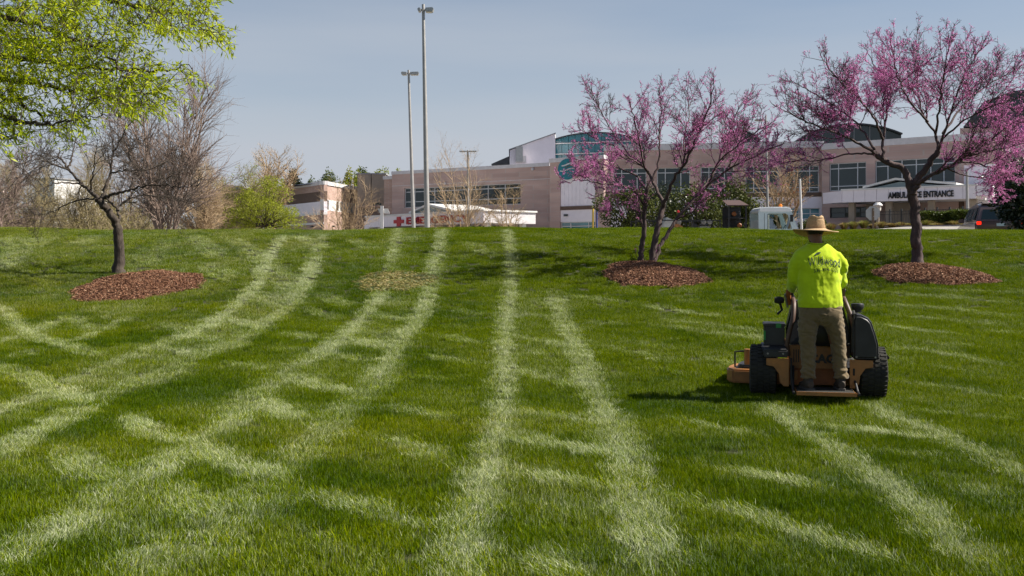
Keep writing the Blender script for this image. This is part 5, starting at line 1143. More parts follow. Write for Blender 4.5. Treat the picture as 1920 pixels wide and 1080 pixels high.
# ------------------------------------------------------------------ poles, signs
def pole(name, label, pxb, pxt, yt, Y, rb, rt_, heads, group=None, m='pole_steel', n=12, headlen=.62, cat='street lamp'):
    xb = (pxb - 960) / F * Y; xt = (pxt - 960) / F * Y; z0 = g1(xb, Y); zt_ = CH + (HZ - yt) / F * Y; xg = xb + (xb - xt) * .1
    t = thing(name, label, cat, (xg, Y, z0), group=group)
    k = 9; MB().tube([Vector((xg + (xt - xg) * i / k, Y, z0 + .02 + (zt_ - z0) * i / k)) for i in range(k + 1)], [rb + (rt_ - rb) * i / k for i in range(k + 1)], n).build('pole', M[m], t, smooth=True)
    MB().box((xg - rb * 1.9, Y - rb * 1.9, z0 - .25), (xg + rb * 1.9, Y + rb * 1.9, z0 + .02)).build('base', M['kerb'], t)
    for (side, dz, L_, h) in heads:
        x0, x1 = xt + side * (rt_ + .04), xt + side * (rt_ + .04 + L_); zc = zt_ - dz
        hd = MB().prism([(x0, Y - .17, zc - h), (x0, Y - .17, zc + h * .8), (x1, Y - .17, zc + h), (x1 + side * .05, Y - .17, zc + h * .2), (x1, Y - .17, zc - h)], (0, .34, 0)).build('lamp_head', M['alu'], t, bevel=.015)
        MB().box((min(x0, x1) + .06, Y - .13, zc - h - .015), (max(x0, x1) - .04, Y + .13, zc - h - .002)).build('lens', M['lamp_lens'], hd)
        MB().box((min(xt, x0), Y - .04, zc - .04), (max(xt, x0), Y + .04, zc + .04)).build('arm', M[m], t)
    return t
GP = 'steel lamp poles beyond the lawn'
pole('lamp_pole', 'tallest and thickest steel lamp pole with two box heads', 801, 793.5, 9, 42, .125, .062, [(-1, .22, .09, .08), (1, .22, .30, .09)], GP)
pole('lamp_pole', 'second tallest steel lamp pole, just left of the thickest one', 776, 766, 132, 58, .125, .065, [(-1, .18, .28, .09), (1, .18, .46, .09)], GP)
pole('lamp_pole', 'thin lamp pole with two flat arms rising behind the leafless trees', 878.5, 877, 282, 82, .11, .07, [(-1, .08, .55, .05), (1, .08, .6, .05)], GP)
pole('lamp_pole', 'thin pale lamp pole with one flat head between the pink trees', 1440, 1436, 217, 58, .085, .05, [(-1, .25, .5, .05)], GP)
pole('lamp_pole', 'plain pale pole behind the white canopy right of the single pink trunk', 1814, 1813, 318, 69, .10, .08, [], GP)
pole('lamp_pole', 'slim white post just left of the straw hat', 1503, 1500, 336, 60, .075, .06, [], GP, m='white_trim')
pole('bollard_pole', 'yellow painted post beside the round teal sign block', 1112, 1112, 392, 70, .07, .07, [], m='yellow_paint', cat='post')
pole('bollard_pole', 'dark blue painted post next to the yellow post', 1119.5, 1119, 393, 70, .06, .06, [], m='blue_paint', cat='post')
def sign_post(px, Y):
    x = (px - 960) / F * Y; z0 = g1(x, Y); zt_ = CH + (HZ - 386) / F * Y
    t = thing('post_sign', 'white post with two pale slanted sign panels left of the poles', 'sign', (x, Y, z0))
    MB().box((x - .10, Y - .06, z0), (x + .10, Y + .06, zt_)).build('post', M['white_trim'], t)
    MB().prism([P(719, 391, Y), P(727, 391, Y), P(731, 401, Y), P(720, 400, Y)], (0, .05, 0)).build('panel', M['white_trim'], t)
    MB().prism([P(708, 391, Y), P(713, 391, Y), P(713, 399, Y), P(711, 399, Y)], (0, .05, 0)).build('panel', M['alu'], t)
sign_post(716, 66)
def stop_sign():
    Y = 47; x = (1637.5 - 960) / F * Y; z0 = g1(x, Y); zc = CH + (HZ - 400) / F * Y; R = .36
    t = thing('stop_sign', 'octagonal sign seen from its bare metal back', 'sign', (x, Y, z0))
    MB().prism([(x + R * math.cos(a), Y + .05, zc + R * math.sin(a)) for a in np.arange(8) * np.pi / 4 + np.pi / 8], (0, .006, 0)).build('sign_plate', M['alu'], t)
    MB().box((x - .035, Y - .03, z0), (x + .035, Y + .045, zc + .25)).build('post', M['timber'], t)
    for dz in (-.15, .15): MB().lathe([(.02, 0), (.02, .02), (0, .025)], (x, Y - .055, zc + dz), 'Y', 8).build('bolt', M['alu'], t)
stop_sign()
def lantern():
    Y = 64; x = (1646 - 960) / F * Y; z0 = g1(x, Y); zt_ = CH + (HZ - 380) / F * Y
    t = thing('lantern_post', 'white capped lantern post rising above the octagonal sign', 'street lamp', (x, Y, z0))
    MB().lathe([(.10, z0), (.10, zt_ - .55)], (x, Y, 0), n=10).build('post', M['tan_concrete'], t)
    MB().lathe([(.13, zt_ - .55), (.2, zt_ - .5), (.22, zt_ - .22), (.18, zt_ - .2)], (x, Y, 0), n=10).build('lamp', M['lamp_lens'], t)
    MB().lathe([(.30, zt_ - .2), (.30, zt_ - .15), (.16, zt_), (0, zt_ + .02)], (x, Y, 0), n=12).build('cap', M['white_trim'], t)
lantern()

# ------------------------------------------------------------------ planting at the ambulance drive: kerb, fence, hedges, ornamental grass
def kerb_strip():
    pts = [(1660, 57.6), (1690, 56.8), (1720, 56.2), (1760, 55.4), (1800, 54.6), (1840, 54)]
    q = [Vector(((x - 960) / F * Y, Y, g1((x - 960) / F * Y, Y))) for x, Y in pts]; mb = MB()
    for a, b in zip(q[:-1], q[1:]):
        mb.prism([a + Vector((0, 0, -.1)), b + Vector((0, 0, -.1)), b + Vector((0, 0, .15)), a + Vector((0, 0, .15))], (0, .18, 0))
    tag(mb.build('kerb', M['kerb']), kind='structure')
kerb_strip()
ff = Fac(1648, 70, 1905, 62.5)
q0 = ff.pt(0, 2); fz = g1(q0.x, q0.y)
fe_ = thing('metal_fence', 'black picket fence behind the clipped hedges', 'fence', (q0.x, q0.y, fz))
gz = lambda u: g1(*[ff.pt(u, 0).x, ff.pt(u, 0).y]); zf = ff.uz(1760, 392.5)[1]; nb = 11
mb = MB()
for i in range(int(ff.L / .115)):
    u = .06 + i * .115; ff.box(mb, u - .011, u + .011, gz(u) + .08, zf, -.011, .011)
tag(mb.build('picket', M['black_metal'], fe_), kind='stuff')
for i in range(nb + 1):
    u = ff.L * i / nb; MBp = MB(); ff.box(MBp, u - .045, u + .045, gz(u) - .1, zf + .14, -.045, .045); MBp.build('fence_post', M['black_metal'], fe_)
for dz in (.02, .22, 1.6): part('rail', 'black_metal', fe_, lambda m: ff.box(m, 0, ff.L, zf - dz - .03, zf - dz, -.02, .02))
def hedge(x0, x1, yt, Y, lab, seed):
    r = np.random.default_rng(seed); xa, xb = (x0 - 960) / F * Y, (x1 - 960) / F * Y; z0 = min(g1(xa, Y), g1(xb, Y)); zt_ = CH + (HZ - yt) / F * Y
    t = thing('clipped_hedge', lab, 'hedge', ((xa + xb) / 2, Y, z0), group='clipped hedges by the fence')
    MB().box((xa + .15, Y + .15, z0 - .05), (xb - .15, Y + 1.0, zt_ - .12)).build('inner_growth', M['bark_oak'], t, bevel=.1)
    n = 5200; p = np.c_[r.uniform(xa, xb, n), r.uniform(Y, Y + 1.15, n), r.uniform(z0, zt_, n)]; k = r.integers(0, 3, n)
    p[k == 0, 1] = Y + r.uniform(0, .14, (k == 0).sum()); p[k == 1, 2] = zt_ - r.uniform(0, .14, (k == 1).sum()); j = k == 2; p[j, 0] = np.where(r.uniform(0, 1, j.sum()) < .5, xa, xb)
    p[:, 2] += .05 * np.sin(p[:, 0] * 3 + seed); p += r.normal(0, .03, p.shape)
    cards('foliage', p, rdir(n, .4), rdir(n, .2), r.uniform(.07, .13, n), .06, 'hedge_leaf', t)
hedge(1741, 1792, 397, 58, 'clipped hedge box nearest the single pink trunk', 5); hedge(1795, 1846, 395.5, 57, 'clipped hedge box above the roof of the parked car', 6); hedge(1862, 1905, 397, 56, 'clipped hedge end behind the car roof beside the dark evergreen', 7)
def tussock(px, w, yt, Y, lab, seed, key):
    r = np.random.default_rng(seed); x = (px - 960) / F * Y; z0 = g1(x, Y); Wd = w / F * Y / 2; H = max(CH + (HZ - yt) / F * Y - z0, .3)
    t = thing('ornamental_grass', lab, 'grass clump', (x, Y, z0), group='ornamental grass clumps along the kerb')
    n = 420; a = r.uniform(0, 2 * np.pi, n); out = r.uniform(.1, 1, n) ** .7; k = 4
    base = np.c_[x + .25 * Wd * np.cos(a) * out, Y + .25 * Wd * np.sin(a) * out, np.full(n, z0)]
    V = []; s = np.c_[-np.sin(a), np.cos(a), np.zeros(n)] * .014
    for i in range(k):
        f = i / (k - 1); rr = Wd * out * f ** 1.2; hh = H * (1.15 * f - .35 * out * f ** 3) * r.uniform(.9, 1.0, n)
        c = base + np.c_[rr * np.cos(a), rr * np.sin(a), hh]; w_ = 1 - f * .75; V += [c - s * w_, c + s * w_]
    V = np.concatenate(V); j = np.arange(n); Fq = np.concatenate([np.c_[j + 2 * i * n, j + (2 * i + 1) * n, j + (2 * i + 3) * n, j + (2 * i + 2) * n] for i in range(k - 1)])
    for nm, sel, mk in (('green_blades', r.uniform(0, 1, n) < key, 'green_blade'), ('straw_blades', None, 'straw_blade')):
        if sel is None: sel = ~last
        last = sel; m = np.tile(sel, k - 1); me = mesh_np(nm, V, Fq[m]); face_attr(me, 'rnd', r.beta(2, 2, m.sum())); link(nm, me, M[mk], t)
for i, (px, w, yt, Y, key, lab) in enumerate([
        (1558, 24, 418, 58, .3, 'small tawny grass clump right of the straw hat'), (1583, 22, 417, 62, .4, 'thin pale grass clump left of the larger green tipped ones'), (1600, 26, 415, 59, .7, 'green tipped grass clump, first of the long row'), (1620, 26, 413, 58, .75, 'greenest grass clump left of the octagonal sign'),
        (1636, 18, 420, 55, .25, 'low brown grass clump at the foot of the octagonal sign'), (1654, 28, 415, 58, .35, 'golden grass clump right of the octagonal sign'), (1672, 22, 418, 57, .3, 'tawny grass clump in front of the fence start'), (1690, 26, 416, 58, .4, 'tawny grass clump left of the single pink trunk'),
        (1706, 18, 418, 57, .4, 'small grass clump almost hidden by the single pink trunk'), (1738, 34, 412, 58, .6, 'widest green gold grass clump right of the pink trunk'), (1756, 26, 418, 56, .3, 'brown domed grass clump in front of the first hedge'),
        (1772, 24, 416, 58, .75, 'green grass clump between the two hedge fronts'), (1790, 34, 413, 57, .35, 'wide golden grass clump beside the parked car'), (1810, 20, 418, 56, .4, 'small grass clump touching the parked car')]):
    tussock(px, w, yt, Y, lab, 200 + i, key)
clump_tree('round_shrub', 'round clipped green shrub behind the straw hat', 'shrub', 1541, 411, 436, 60, 18, 131, 'hedge_leaf', 1400, .09, 16)
clump_tree('round_shrub', 'low dark shrub between the white post and the straw hat', 'shrub', 1512, 414, 438, 62, 26, 132, 'holly_leaf', 1400, .1, 16)
# ------------------------------------------------------------------ stand-on mower (x right, y forward, z up, origin on the ground under the rear axle)
M['orange_dark'] = mat('orange_dark', (.26, .085, .02), .55, nscale=6, namt=.3)
M['plastic_black'] = mat('plastic_black', (.022, .022, .024), .42, nscale=9, namt=.25, bump=.08, bscale=120)
M['brown_guard'] = mat('brown_guard', (.085, .048, .036), .5, nscale=8, namt=.25)
M['engine_metal'] = mat('engine_metal', (.22, .21, .2), .4, metal=.6, nscale=10, namt=.3)
M['green_tag'] = mat('green_tag', (.03, .22, .05), .5)
def build_mower(loc, rz, label, full=True):
    R = thing('stand_on_mower', label, 'mower', loc, rz)
    B = lambda mb, nm, mk, par=R, **k: mb.build(nm, M[mk], par, world=False, **k)
    def wheel(x, y, r, w, nm, lugs=True):
        z = r - .012; n = 28
        mb = MB(); h = w / 2
        prof = [(r * .58, -h * .86), (r * .72, -h), (r * .93, -h * .93), (r, -h * .72), (r * 1.005, 0), (r, h * .72), (r * .93, h * .93), (r * .72, h), (r * .58, h * .86)]
        mb.lathe(prof, (x, y, z), 'X', n)
        t = B(mb, nm, 'rubber', smooth=True)
        if lugs:                                            # tread blocks in rows across the tyre
            tb = MB()
            for i in range(34):
                for j, (a0, a1) in enumerate(((-.88, -.48), (-.40, -.04), (.04, .40), (.48, .88))):
                    an = 2 * math.pi * (i + (.5 if j % 2 else 0)) / 34; ca, sa = math.cos(an), math.sin(an)
                    u = Vector((0, -sa, ca)); o = Vector((0, ca, sa)); c = Vector((x, y, z))
                    rr_ = r * (.975 if j in (0, 3) else .99)
                    p = [c + o * rr_ + u * s_ * .0135 + Vector((xx * h, 0, 0)) for s_, xx in ((-1, a0), (1, a0), (1, a1), (-1, a1))]
                    tb.prism([q + o * .012 for q in p], o * -.03)
            tag(B(tb, 'tread', 'rubber', t), kind='stuff')
        rim = MB()
        rim.lathe([(0, -h * .35), (r * .3, -h * .4), (r * .34, -h * .2), (r * .55, -h * .3), (r * .585, -h * .88), (r * .56, -h * .9), (r * .53, -h * .4), (r * .53, h * .4), (r * .585, h * .88), (0, h * .5)], (x, y, z), 'X', 20)
        B(rim, 'rim', 'orange_dark', t, smooth=True)
    wheel(-.575, 0, .272, .29, 'wheel'); wheel(.565, 0, .272, .29, 'wheel')
    for x in (-.46, .46):
        wheel(x, 1.35, .15, .13, 'caster_wheel', False)
        m = MB(); m.box((x - .09, 1.33, .14), (x - .075, 1.37, .34)); m.box((x + .075, 1.33, .14), (x + .09, 1.37, .34)); m.box((x - .09, 1.31, .341), (x + .09, 1.39, .37)); m.tube([(x, 1.35, .371), (x, 1.33, .5)], .03, 8)
        B(m, 'caster_fork', 'orange')
    m = MB()                                               # chassis
    m.box((-.27, -.12, .17), (-.21, 1.25, .27)); m.box((.21, -.12, .17), (.27, 1.25, .27)); m.box((-.5, 1.25, .42), (.5, 1.33, .5)); m.box((-.21, .3, .18), (.21, .38, .26)); m.box((-.27, 1.2, .271), (-.21, 1.26, .43)); m.box((.21, 1.2, .271), (.27, 1.26, .43))
    B(m, 'chassis', 'orange', bevel=.006)
    B(MB().tube([(-.43, 0, .26), (.43, 0, .26)], .045, 10), 'axle', 'black_metal')
    for s in (-1, 1):                                      # rear side plates with a slot
        yb = -.30
        P_ = [(-.545, .415), (-.310, .42), (-.310, .118), (-.365, .118), (-.405, .165), (-.415, .25), (-.47, .33), (-.545, .34)]
        if s > 0: P_ = [(-x + .0, z) for x, z in P_]
        m = MB(); m.prism([(x, yb, z) for x, z in P_], (0, .014, 0)); pl = B(m, 'side_plate', 'orange', bevel=.003)
        m = MB(); xx = -.352 * -s * -1 if s < 0 else .352
        c = [(xx + .011 * math.cos(a), yb - .002, .29 + (.028 if math.sin(a) >= 0 else -.028) + .011 * math.sin(a)) for a in np.linspace(0, 2 * np.pi, 16, endpoint=False)]
        m.prism(c, (0, .0015, 0)); B(m, 'slot', 'black_metal', pl)
        m = MB(); m.box((s * .53 - .015, yb + .015, .17) if s > 0 else (-.545, yb + .015, .345), (s * .53 + .015, .25, .4) if s > 0 else (-.515, .25, .41)) if s < 0 else m.box((.515, yb + .015, .345), (.545, .25, .41))
        B(m, 'plate_flange', 'orange')
    # black fender and battery box at the left
    m = MB(); m.prism([(-.575, -.285, .425), (-.575, -.285, .50), (-.60, -.22, .54), (-.60, .28, .54), (-.575, .32, .425)], (.26, 0, 0)); f_ = B(m, 'fender', 'plastic_black', bevel=.012)
    for x in (-.53, -.37): B(MB().lathe([(.011, -.292), (.011, -.286), (.011, -.284)], (x, 0, .465), 'Y', 8), 'bolt', 'engine_metal', f_)
    m = MB(); m.box((-.565, -.14, .543), (-.345, .2, .745)); m.box((-.575, -.15, .748), (-.335, .21, .78)); bx = B(m, 'battery_box', 'plastic_black', bevel=.008)
    B(MB().box((-.44, -.154, .735), (-.385, -.15, .783)), 'tag', 'green_tag', bx); B(MB().box((-.57, -.16, .60), (-.55, -.142, .70)), 'tag', 'green_tag', bx)
    # fuel tank with bulging side and cap at the right
    prof = [(.345, .42), (.345, .86), (.365, .905), (.43, .90), (.50, .865), (.535, .82), (.575, .70), (.605, .585), (.61, .425)]
    m = MB(); yy = [(-.285, .94), (-.24, 1.0), (.35, 1.0), (.42, .93)]
    cx_, cz_ = .45, .62; rings = [[(cx_ + (x - cx_) * k, y, cz_ + (z - cz_) * k) for x, z in prof] for y, k in yy]; n = len(prof)
    m.add([q for r_ in rings for q in r_], [(i * n + j, i * n + (j + 1) % n, (i + 1) * n + (j + 1) % n, (i + 1) * n + j) for i in range(3) for j in range(n)] + [tuple(range(n)), tuple(range(4 * n - 1, 3 * n - 1, -1))])
    tk = B(m, 'fuel_tank', 'plastic_black', bevel=.018, seg=3)
    B(MB().lathe([(.042, .905), (.042, .93), (.058, .932), (.066, .955), (.07, .985), (.062, 1.0), (0, 1.002)], (.425, .05, 0), n=14), 'tank_cap', 'plastic_black', tk, smooth=True)
    B(MB().tube([(.335, -.27, .5), (.34, -.275, .75), (.36, -.27, .9), (.37, -.1, .925)], .012, 6), 'hose', 'rubber', tk)
    for x in (.38, .57): B(MB().lathe([(.011, -.293), (.011, -.287), (.011, -.285)], (x, 0, .45), 'Y', 8), 'bolt', 'engine_metal', tk)
    # middle: orange panel, lettering, pad, dark foot well and platform
    m = MB(); m.box((-.305, -.10, .295), (.305, -.085, .545)); pn = B(m, 'rear_panel', 'orange', bevel=.004)
    for x in (-.25, -.225, -.20): B(MB().box((x - .005, -.103, .36), (x + .005, -.1005, .5)), 'vent_slot', 'black_metal', pn)
    if full:
        me = text_mesh('SCAG', .125, .004, .006, spacing=1.05)
        me.transform(Matrix.Translation((.015, -.106, .40)) @ Matrix.Rotation(rad(90), 4, 'X')); me.materials.clear(); link('lettering', me, M['black_sign'], pn, world=False)
    B(MB().box((-.30, -.05, .115), (.30, -.03, .29)), 'foot_well', 'orange_dark')
    m = MB(); m.box((-.25, -.62, .085), (.36 - .01, -.14, .098)); m.box((-.25, -.632, .072), (.35, -.6205, .112)); pf = B(m, 'platform', 'orange', bevel=.003)
    B(MB().box((-.235, -.6, .0985), (.335, -.16, .106)), 'grip_mat', 'rubber', pf)
    for x in (-.275, .375): B(MB().tube([(x, -.60, .09), (x, -.45, .10), (x * .97, -.28, .20), (x * .95, -.2, .33)], .014, 8), 'platform_arm', 'black_metal')
    for x in (-.285, .33): B(MB().tube([(x, -.29, .13), (x, -.26, .42)], .011, 8), 'damper', 'black_metal')
    m = MB(); m.lathe([(0, -.2), (.075, -.195), (.085, -.15), (.085, .15), (.075, .195), (0, .2)], (0, -.12, .70), 'X', 14, 1.0, 1.9); B(m, 'thigh_pad', 'plastic_black', smooth=True)
    m = MB(); m.prism([(-.325, -.06, .55), (.335, -.06, .55), (.335, -.03, .72), (.27, .08, 1.02), (-.25, .08, 1.02), (-.325, -.03, .72)], (0, .34, 0)); B(m, 'control_tower', 'plastic_black', bevel=.02)
    B(MB().box((-.335, -.11, .42), (-.306, .2, .549)), 'tower_side', 'brown_guard', bevel=.004); B(MB().box((.306, -.11, .42), (.335, .2, .549)), 'tower_side', 'brown_guard', bevel=.004)
    for s, pts in ((-1, [(-.31, -.16, .44), (-.325, -.19, .56), (-.30, -.2, .70), (-.265, -.19, .84), (-.25, -.1, .99), (-.255, .06, 1.06)]), (1, [(.36, -.16, .46), (.375, -.19, .58), (.365, -.2, .74), (.33, -.19, .88), (.285, -.1, 1.02), (.27, .06, 1.08)])):
        B(MB().tube(smooth_path(pts, 4), .026, 10), 'hip_guard', 'brown_guard', smooth=True)
    # handlebar, grips, levers
    B(MB().tube(smooth_path([(-.24, .16, .98), (-.26, .06, 1.10), (-.29, .03, 1.145), (-.2, .05, 1.16), (.2, .05, 1.16), (.29, .03, 1.145), (.265, .06, 1.10), (.25, .16, .98)], 4), .015, 8), 'handlebar', 'black_metal', smooth=True)
    for s in (-1, 1): B(MB().tube([(s * .10, .052, 1.162), (s * .26, .045, 1.157)], .022, 10), 'grip', 'rubber', smooth=True)
    B(MB().box((.268, -.02, .98), (.292, .004, 1.22)), 'control_lever', 'brown_guard', bevel=.004)
    B(MB().tube([(-.31, 0, .95), (-.335, -.02, 1.06), (-.34, -.03, 1.10)], .012, 8), 'control_lever', 'engine_metal')
    B(MB().tube([(-.30, .02, .98), (-.305, .0, 1.10), (-.3, -.02, 1.14)], .03, 8), 'lever_knob', 'orange_dark', smooth=True)
    B(MB().lathe([(0, -.055), (.03, -.05), (.045, 0), (.03, .05), (0, .055)], (-.40, .0, 1.03), 'X', 10), 'side_lever', 'rubber', smooth=True)
    B(MB().tube([(-.40, 0, 1.02), (-.37, .02, .92), (-.42, .0, .875)], .014, 8), 'side_lever', 'black_metal')
    # deck, reaching out left; belt cover, posts, discharge chute, engine
    dk = [(-.97, .62), (-.97, .40), (-.90, .30), (-.60, .26), (.55, .26), (.72, .40), (.76, .75), (.6, 1.05), (.2, 1.2), (-.2, 1.2), (-.65, 1.12), (-.90, .92)]
    m = MB(); m.prism([(x, y, .22) for x, y in dk], (0, 0, -.155)); d_ = B(m, 'mower_deck', 'orange', bevel=.02)
    m = MB(); m.prism([(x * .82 - .05, y * .8 + .15, .262) for x, y in dk], (0, 0, -.04)); B(m, 'belt_cover', 'plastic_black', d_, bevel=.015)
    B(MB().prism([(-.985, .62, .15), (-.985, .40, .15), (-.915, .285, .15), (-.915, .285, .04), (-.985, .40, .04), (-.985, .62, .04)], (.01, .01, 0)), 'deck_skirt', 'rubber', d_) if False else None
    B(MB().tube([(-.735, .45, .222), (-.735, .45, .44)], .042, 12), 'deck_post', 'orange', smooth=True)
    B(MB().tube([(-.88, .52, .222), (-.88, .52, .40), (-.80, .5, .41), (-.76, .47, .41)], .012, 6), 'deck_bracket', 'black_metal')
    m = MB(); m.prism([(.62, .42, .50), (.80, .45, .40), (.82, .45, .36), (.62, .42, .33)], (0, .4, 0)); B(m, 'discharge_chute', 'rubber', bevel=.01)
    m = MB(); m.box((-.26, .42, .28), (.26, .95, .56)); m.box((-.2, .48, .561), (.2, .9, .78)); e_ = B(m, 'engine', 'engine_metal', bevel=.03)
    B(MB().lathe([(.19, .781), (.2, .80), (.2, .86), (.15, .885), (0, .89)], (0, .69, 0), n=20), 'engine_cover', 'plastic_black', e_, smooth=True)
    B(MB().tube([(.26, .8, .45), (.40, .85, .45), (.42, 1.0, .45)], .05, 10), 'muffler', 'engine_metal', e_)
    return R
MX, MY = 3.34, 10.9
MRZ = rad(-13)
build_mower((MX, MY, g1(MX, MY) + .012), MRZ, 'orange and black stand-on mower carrying the man across the lawn')

# ------------------------------------------------------------------ the man: lofted masses merged into one skin, wrinkles pressed into the cloth
def loft(mb, secs, n=20):
    """secs: (centre, half width, half depth[, tilt axis x shift]); elliptical rings perpendicular to the path"""
    pts = [Vector(s_[0]) for s_ in secs]; k = len(pts); vs_ = []
    xr = Vector((1, 0, 0))
    for i in range(k):
        t = (pts[min(i + 1, k - 1)] - pts[max(i - 1, 0)]).normalized()
        a = (xr - t * xr.dot(t)).normalized() if abs(t.x) < .9 else (Vector((0, 0, 1)) - t * t.z).normalized(); b = t.cross(a)
        for j in range(n):
            an = 2 * math.pi * j / n; ca, sa = math.cos(an), math.sin(an)
            e = secs[i][3] if len(secs[i]) > 3 else 1.0           # < 1: boxier
            ca, sa = math.copysign(abs(ca) ** e, ca), math.copysign(abs(sa) ** e, sa)
            vs_.append(pts[i] + a * ca * secs[i][1] + b * sa * secs[i][2])
    fs = [(i * n + j, i * n + (j + 1) % n, (i + 1) * n + (j + 1) % n, (i + 1) * n + j) for i in range(k - 1) for j in range(n)]
    fs += [tuple(range(n - 1, -1, -1)), tuple(range((k - 1) * n, k * n))]
    return mb.add(vs_, fs)
def remesh(mb, name, vox, smooth_it=4, disp=None):
    me = bpy.data.meshes.new(name); me.from_pydata(mb.v, [], mb.f); me.update()
    bm = bmesh.new(); bm.from_mesh(me); bmesh.ops.recalc_face_normals(bm, faces=bm.faces); bm.to_mesh(me); bm.free()
    o = bpy.data.objects.new(name, me); COL.objects.link(o)
    md = o.modifiers.new('r', 'REMESH'); md.mode = 'VOXEL'; md.voxel_size = vox
    if smooth_it:
        sm = o.modifiers.new('s', 'SMOOTH'); sm.iterations = smooth_it; sm.factor = .5
    dg = bpy.context.evaluated_depsgraph_get(); out = bpy.data.meshes.new_from_object(o.evaluated_get(dg)); bpy.data.objects.remove(o)
    if disp:
        co = np.empty(len(out.vertices) * 3, np.float32); out.vertices.foreach_get('co', co); no = np.empty_like(co); out.vertices.foreach_get('normal', no)
        co = co.reshape(-1, 3); no = no.reshape(-1, 3); d = np.array([disp(Vector(c), Vector(n_)) for c, n_ in zip(co.tolist(), no.tolist())], np.float32)
        out.vertices.foreach_set('co', (co + no * d[:, None]).ravel()); out.update()
    out.polygons.foreach_set('use_smooth', [True] * len(out.polygons)); out.name = name
    return out
def cloth(name, col, rough=.85, weave=420, sheen=.2, trans=None):
    m = mat(name, col, rough, nscale=5, namt=.10, bump=.12, bscale=weave, spec=.2); m.node_tree.nodes['Principled BSDF'].inputs['Sheen Weight'].default_value = sheen; return m
M['hi_vis'] = cloth('hi_vis', (.41, .55, .004))
M['khaki'] = cloth('khaki', (.145, .105, .055))
M['skin'] = mat('skin', (.19, .095, .06), .55, nscale=30, namt=.12, spec=.35)
M['hair'] = mat('hair', (.012, .010, .009), .7, nscale=60, namt=.4)
M['straw'] = mat('straw', (.42, .28, .15), .75, nscale=60, namt=.22, bump=.35, bscale=160)
M['straw_band'] = mat('straw_band', (.30, .18, .09), .8, nscale=50, namt=.25)
M['boot'] = mat('boot', (.05, .036, .026), .7, nscale=25, namt=.35, bump=.2)
M['boot_sole'] = mat('boot_sole', (.06, .055, .05), .8)
M['print_ink'] = mat('print_ink', (.012, .035, .02), .7)
def build_man():
    ox, oy, oz = MX + math.sin(MRZ) * .38 + .0, MY - math.cos(MRZ) * .38, g1(MX, MY) + .012 + .106; PRZ = rad(-3)
    R = thing('person', 'man in lime green long sleeved shirt and straw hat standing on the mower', 'person', (ox, oy, oz), PRZ)
    # all heights over the platform; photo rows -> z = row height
    def wr(f1, a1, f2, a2, dirv, s0):
        dv = Vector(dirv)
        def d(c, n_):
            q = Vector((c.x * (1 + dv.x), c.y * (1 + dv.y), c.z * (1 + dv.z)))
            return a1 * noise.noise(q * f1 + Vector((s0, 0, 0))) + a2 * (1 - abs(noise.noise(q * f2 + Vector((0, s0, 0)))) * 2)
        return d
    # body: one continuous figure under the clothes - legs, trunk, neck, head, arms
    b = MB()
    loft(b, [((0, .0, .74), .15, .11), ((0, .0, .90), .16, .115), ((0, .035, 1.10), .15, .10), ((0, .07, 1.30), .15, .10), ((0, .10, 1.42), .135, .075), ((0, 0.125, 1.50), .09, .075), ((0, 0.150, 1.555), .062, .066), ((0, 0.175, 1.62), .066, .075)])
    loft(b, [((0, 0.175, 1.575), .045, .05), ((0, 0.200, 1.60), .068, .085), ((0, 0.215, 1.66), .077, .098), ((0, 0.215, 1.72), .076, .098), ((0, 0.210, 1.775), .06, .078), ((0, 0.205, 1.80), .025, .03)])
    loft(b, [((0, 0.305, 1.665), .012, .008), ((0, 0.312, 1.645), .016, .014), ((0, 0.305, 1.63), .014, .008)], 8)                                     # nose
    loft(b, [((0, 0.295, 1.605), .022, .008), ((0, 0.300, 1.598), .024, .01), ((0, 0.295, 1.59), .02, .008)], 8)                                       # mouth, chin
    for s in (-1, 1):
        loft(b, [((s * .078, .205, 1.69), .006, .02), ((s * .086, .20, 1.67), .008, .03), ((s * .079, .205, 1.645), .006, .014)], 8)               # ears
        loft(b, [((s * .11, 0, .80), .09, .095), ((s * (.12 if s < 0 else .15), .0, .6), .072, .08), ((s * (.125 if s < 0 else .19), .02, .40), .055, .06), ((s * (.12 if s < 0 else .205), .01, .25), .052, .058), ((s * (.12 if s < 0 else .215), .0, .10), .036, .042), ((s * (.12 if s < 0 else .215), .02, .03), .04, .06)], 14)
        loft(b, [((s * .13, .095, 1.39), .045, .045), ((s * .205, .09, 1.355), .044, .046), ((s * .25, .08, 1.24), .040, .042), ((s * .255, .13, 1.13), .038, .04), ((s * .235, .26, 1.06), .032, .034), ((s * .215, .36, 1.045), .026, .022)], 12)
        # hand: palm and fingers closed round the grip, thumb under it
        loft(b, [((s * .215, .355, 1.045), .027, .018), ((s * .205, .395, 1.055), .040, .018), ((s * .20, .425, 1.068), .042, .016)], 10)
        for k, (dx, ln) in enumerate(((-.032, .9), (-.011, 1.0), (.011, .96), (.031, .8))):
            x = s * .20 + dx; p = [(x, .415, 1.068), (x, .448, 1.076), (x, .474, 1.066), (x, .482, 1.040), (x, .462, 1.018 + .01 * (1 - ln))]
            loft(b, [(q, .0095 - .0008 * i, .0095 - .0008 * i) for i, q in enumerate(p)], 8)
        x = s * .165; loft(b, [((s * .185, .385, 1.05), .012, .012), ((x, .41, 1.04), .0115, .0115), ((x * .98, .435, 1.03), .0105, .0105), ((x, .455, 1.03), .008, .008)], 8)
    body = link('body', remesh(b, 'body', .0075, 2), M['skin'], R, world=False)
    for s in (-1, 1): MB().lathe([(0, -.010), (.009, -.005), (.011, 0), (.009, .005), (0, .010)], (s * .032, .302, 1.675), 'Y', 10).build('eye', M['hair'], body, world=False, smooth=True)
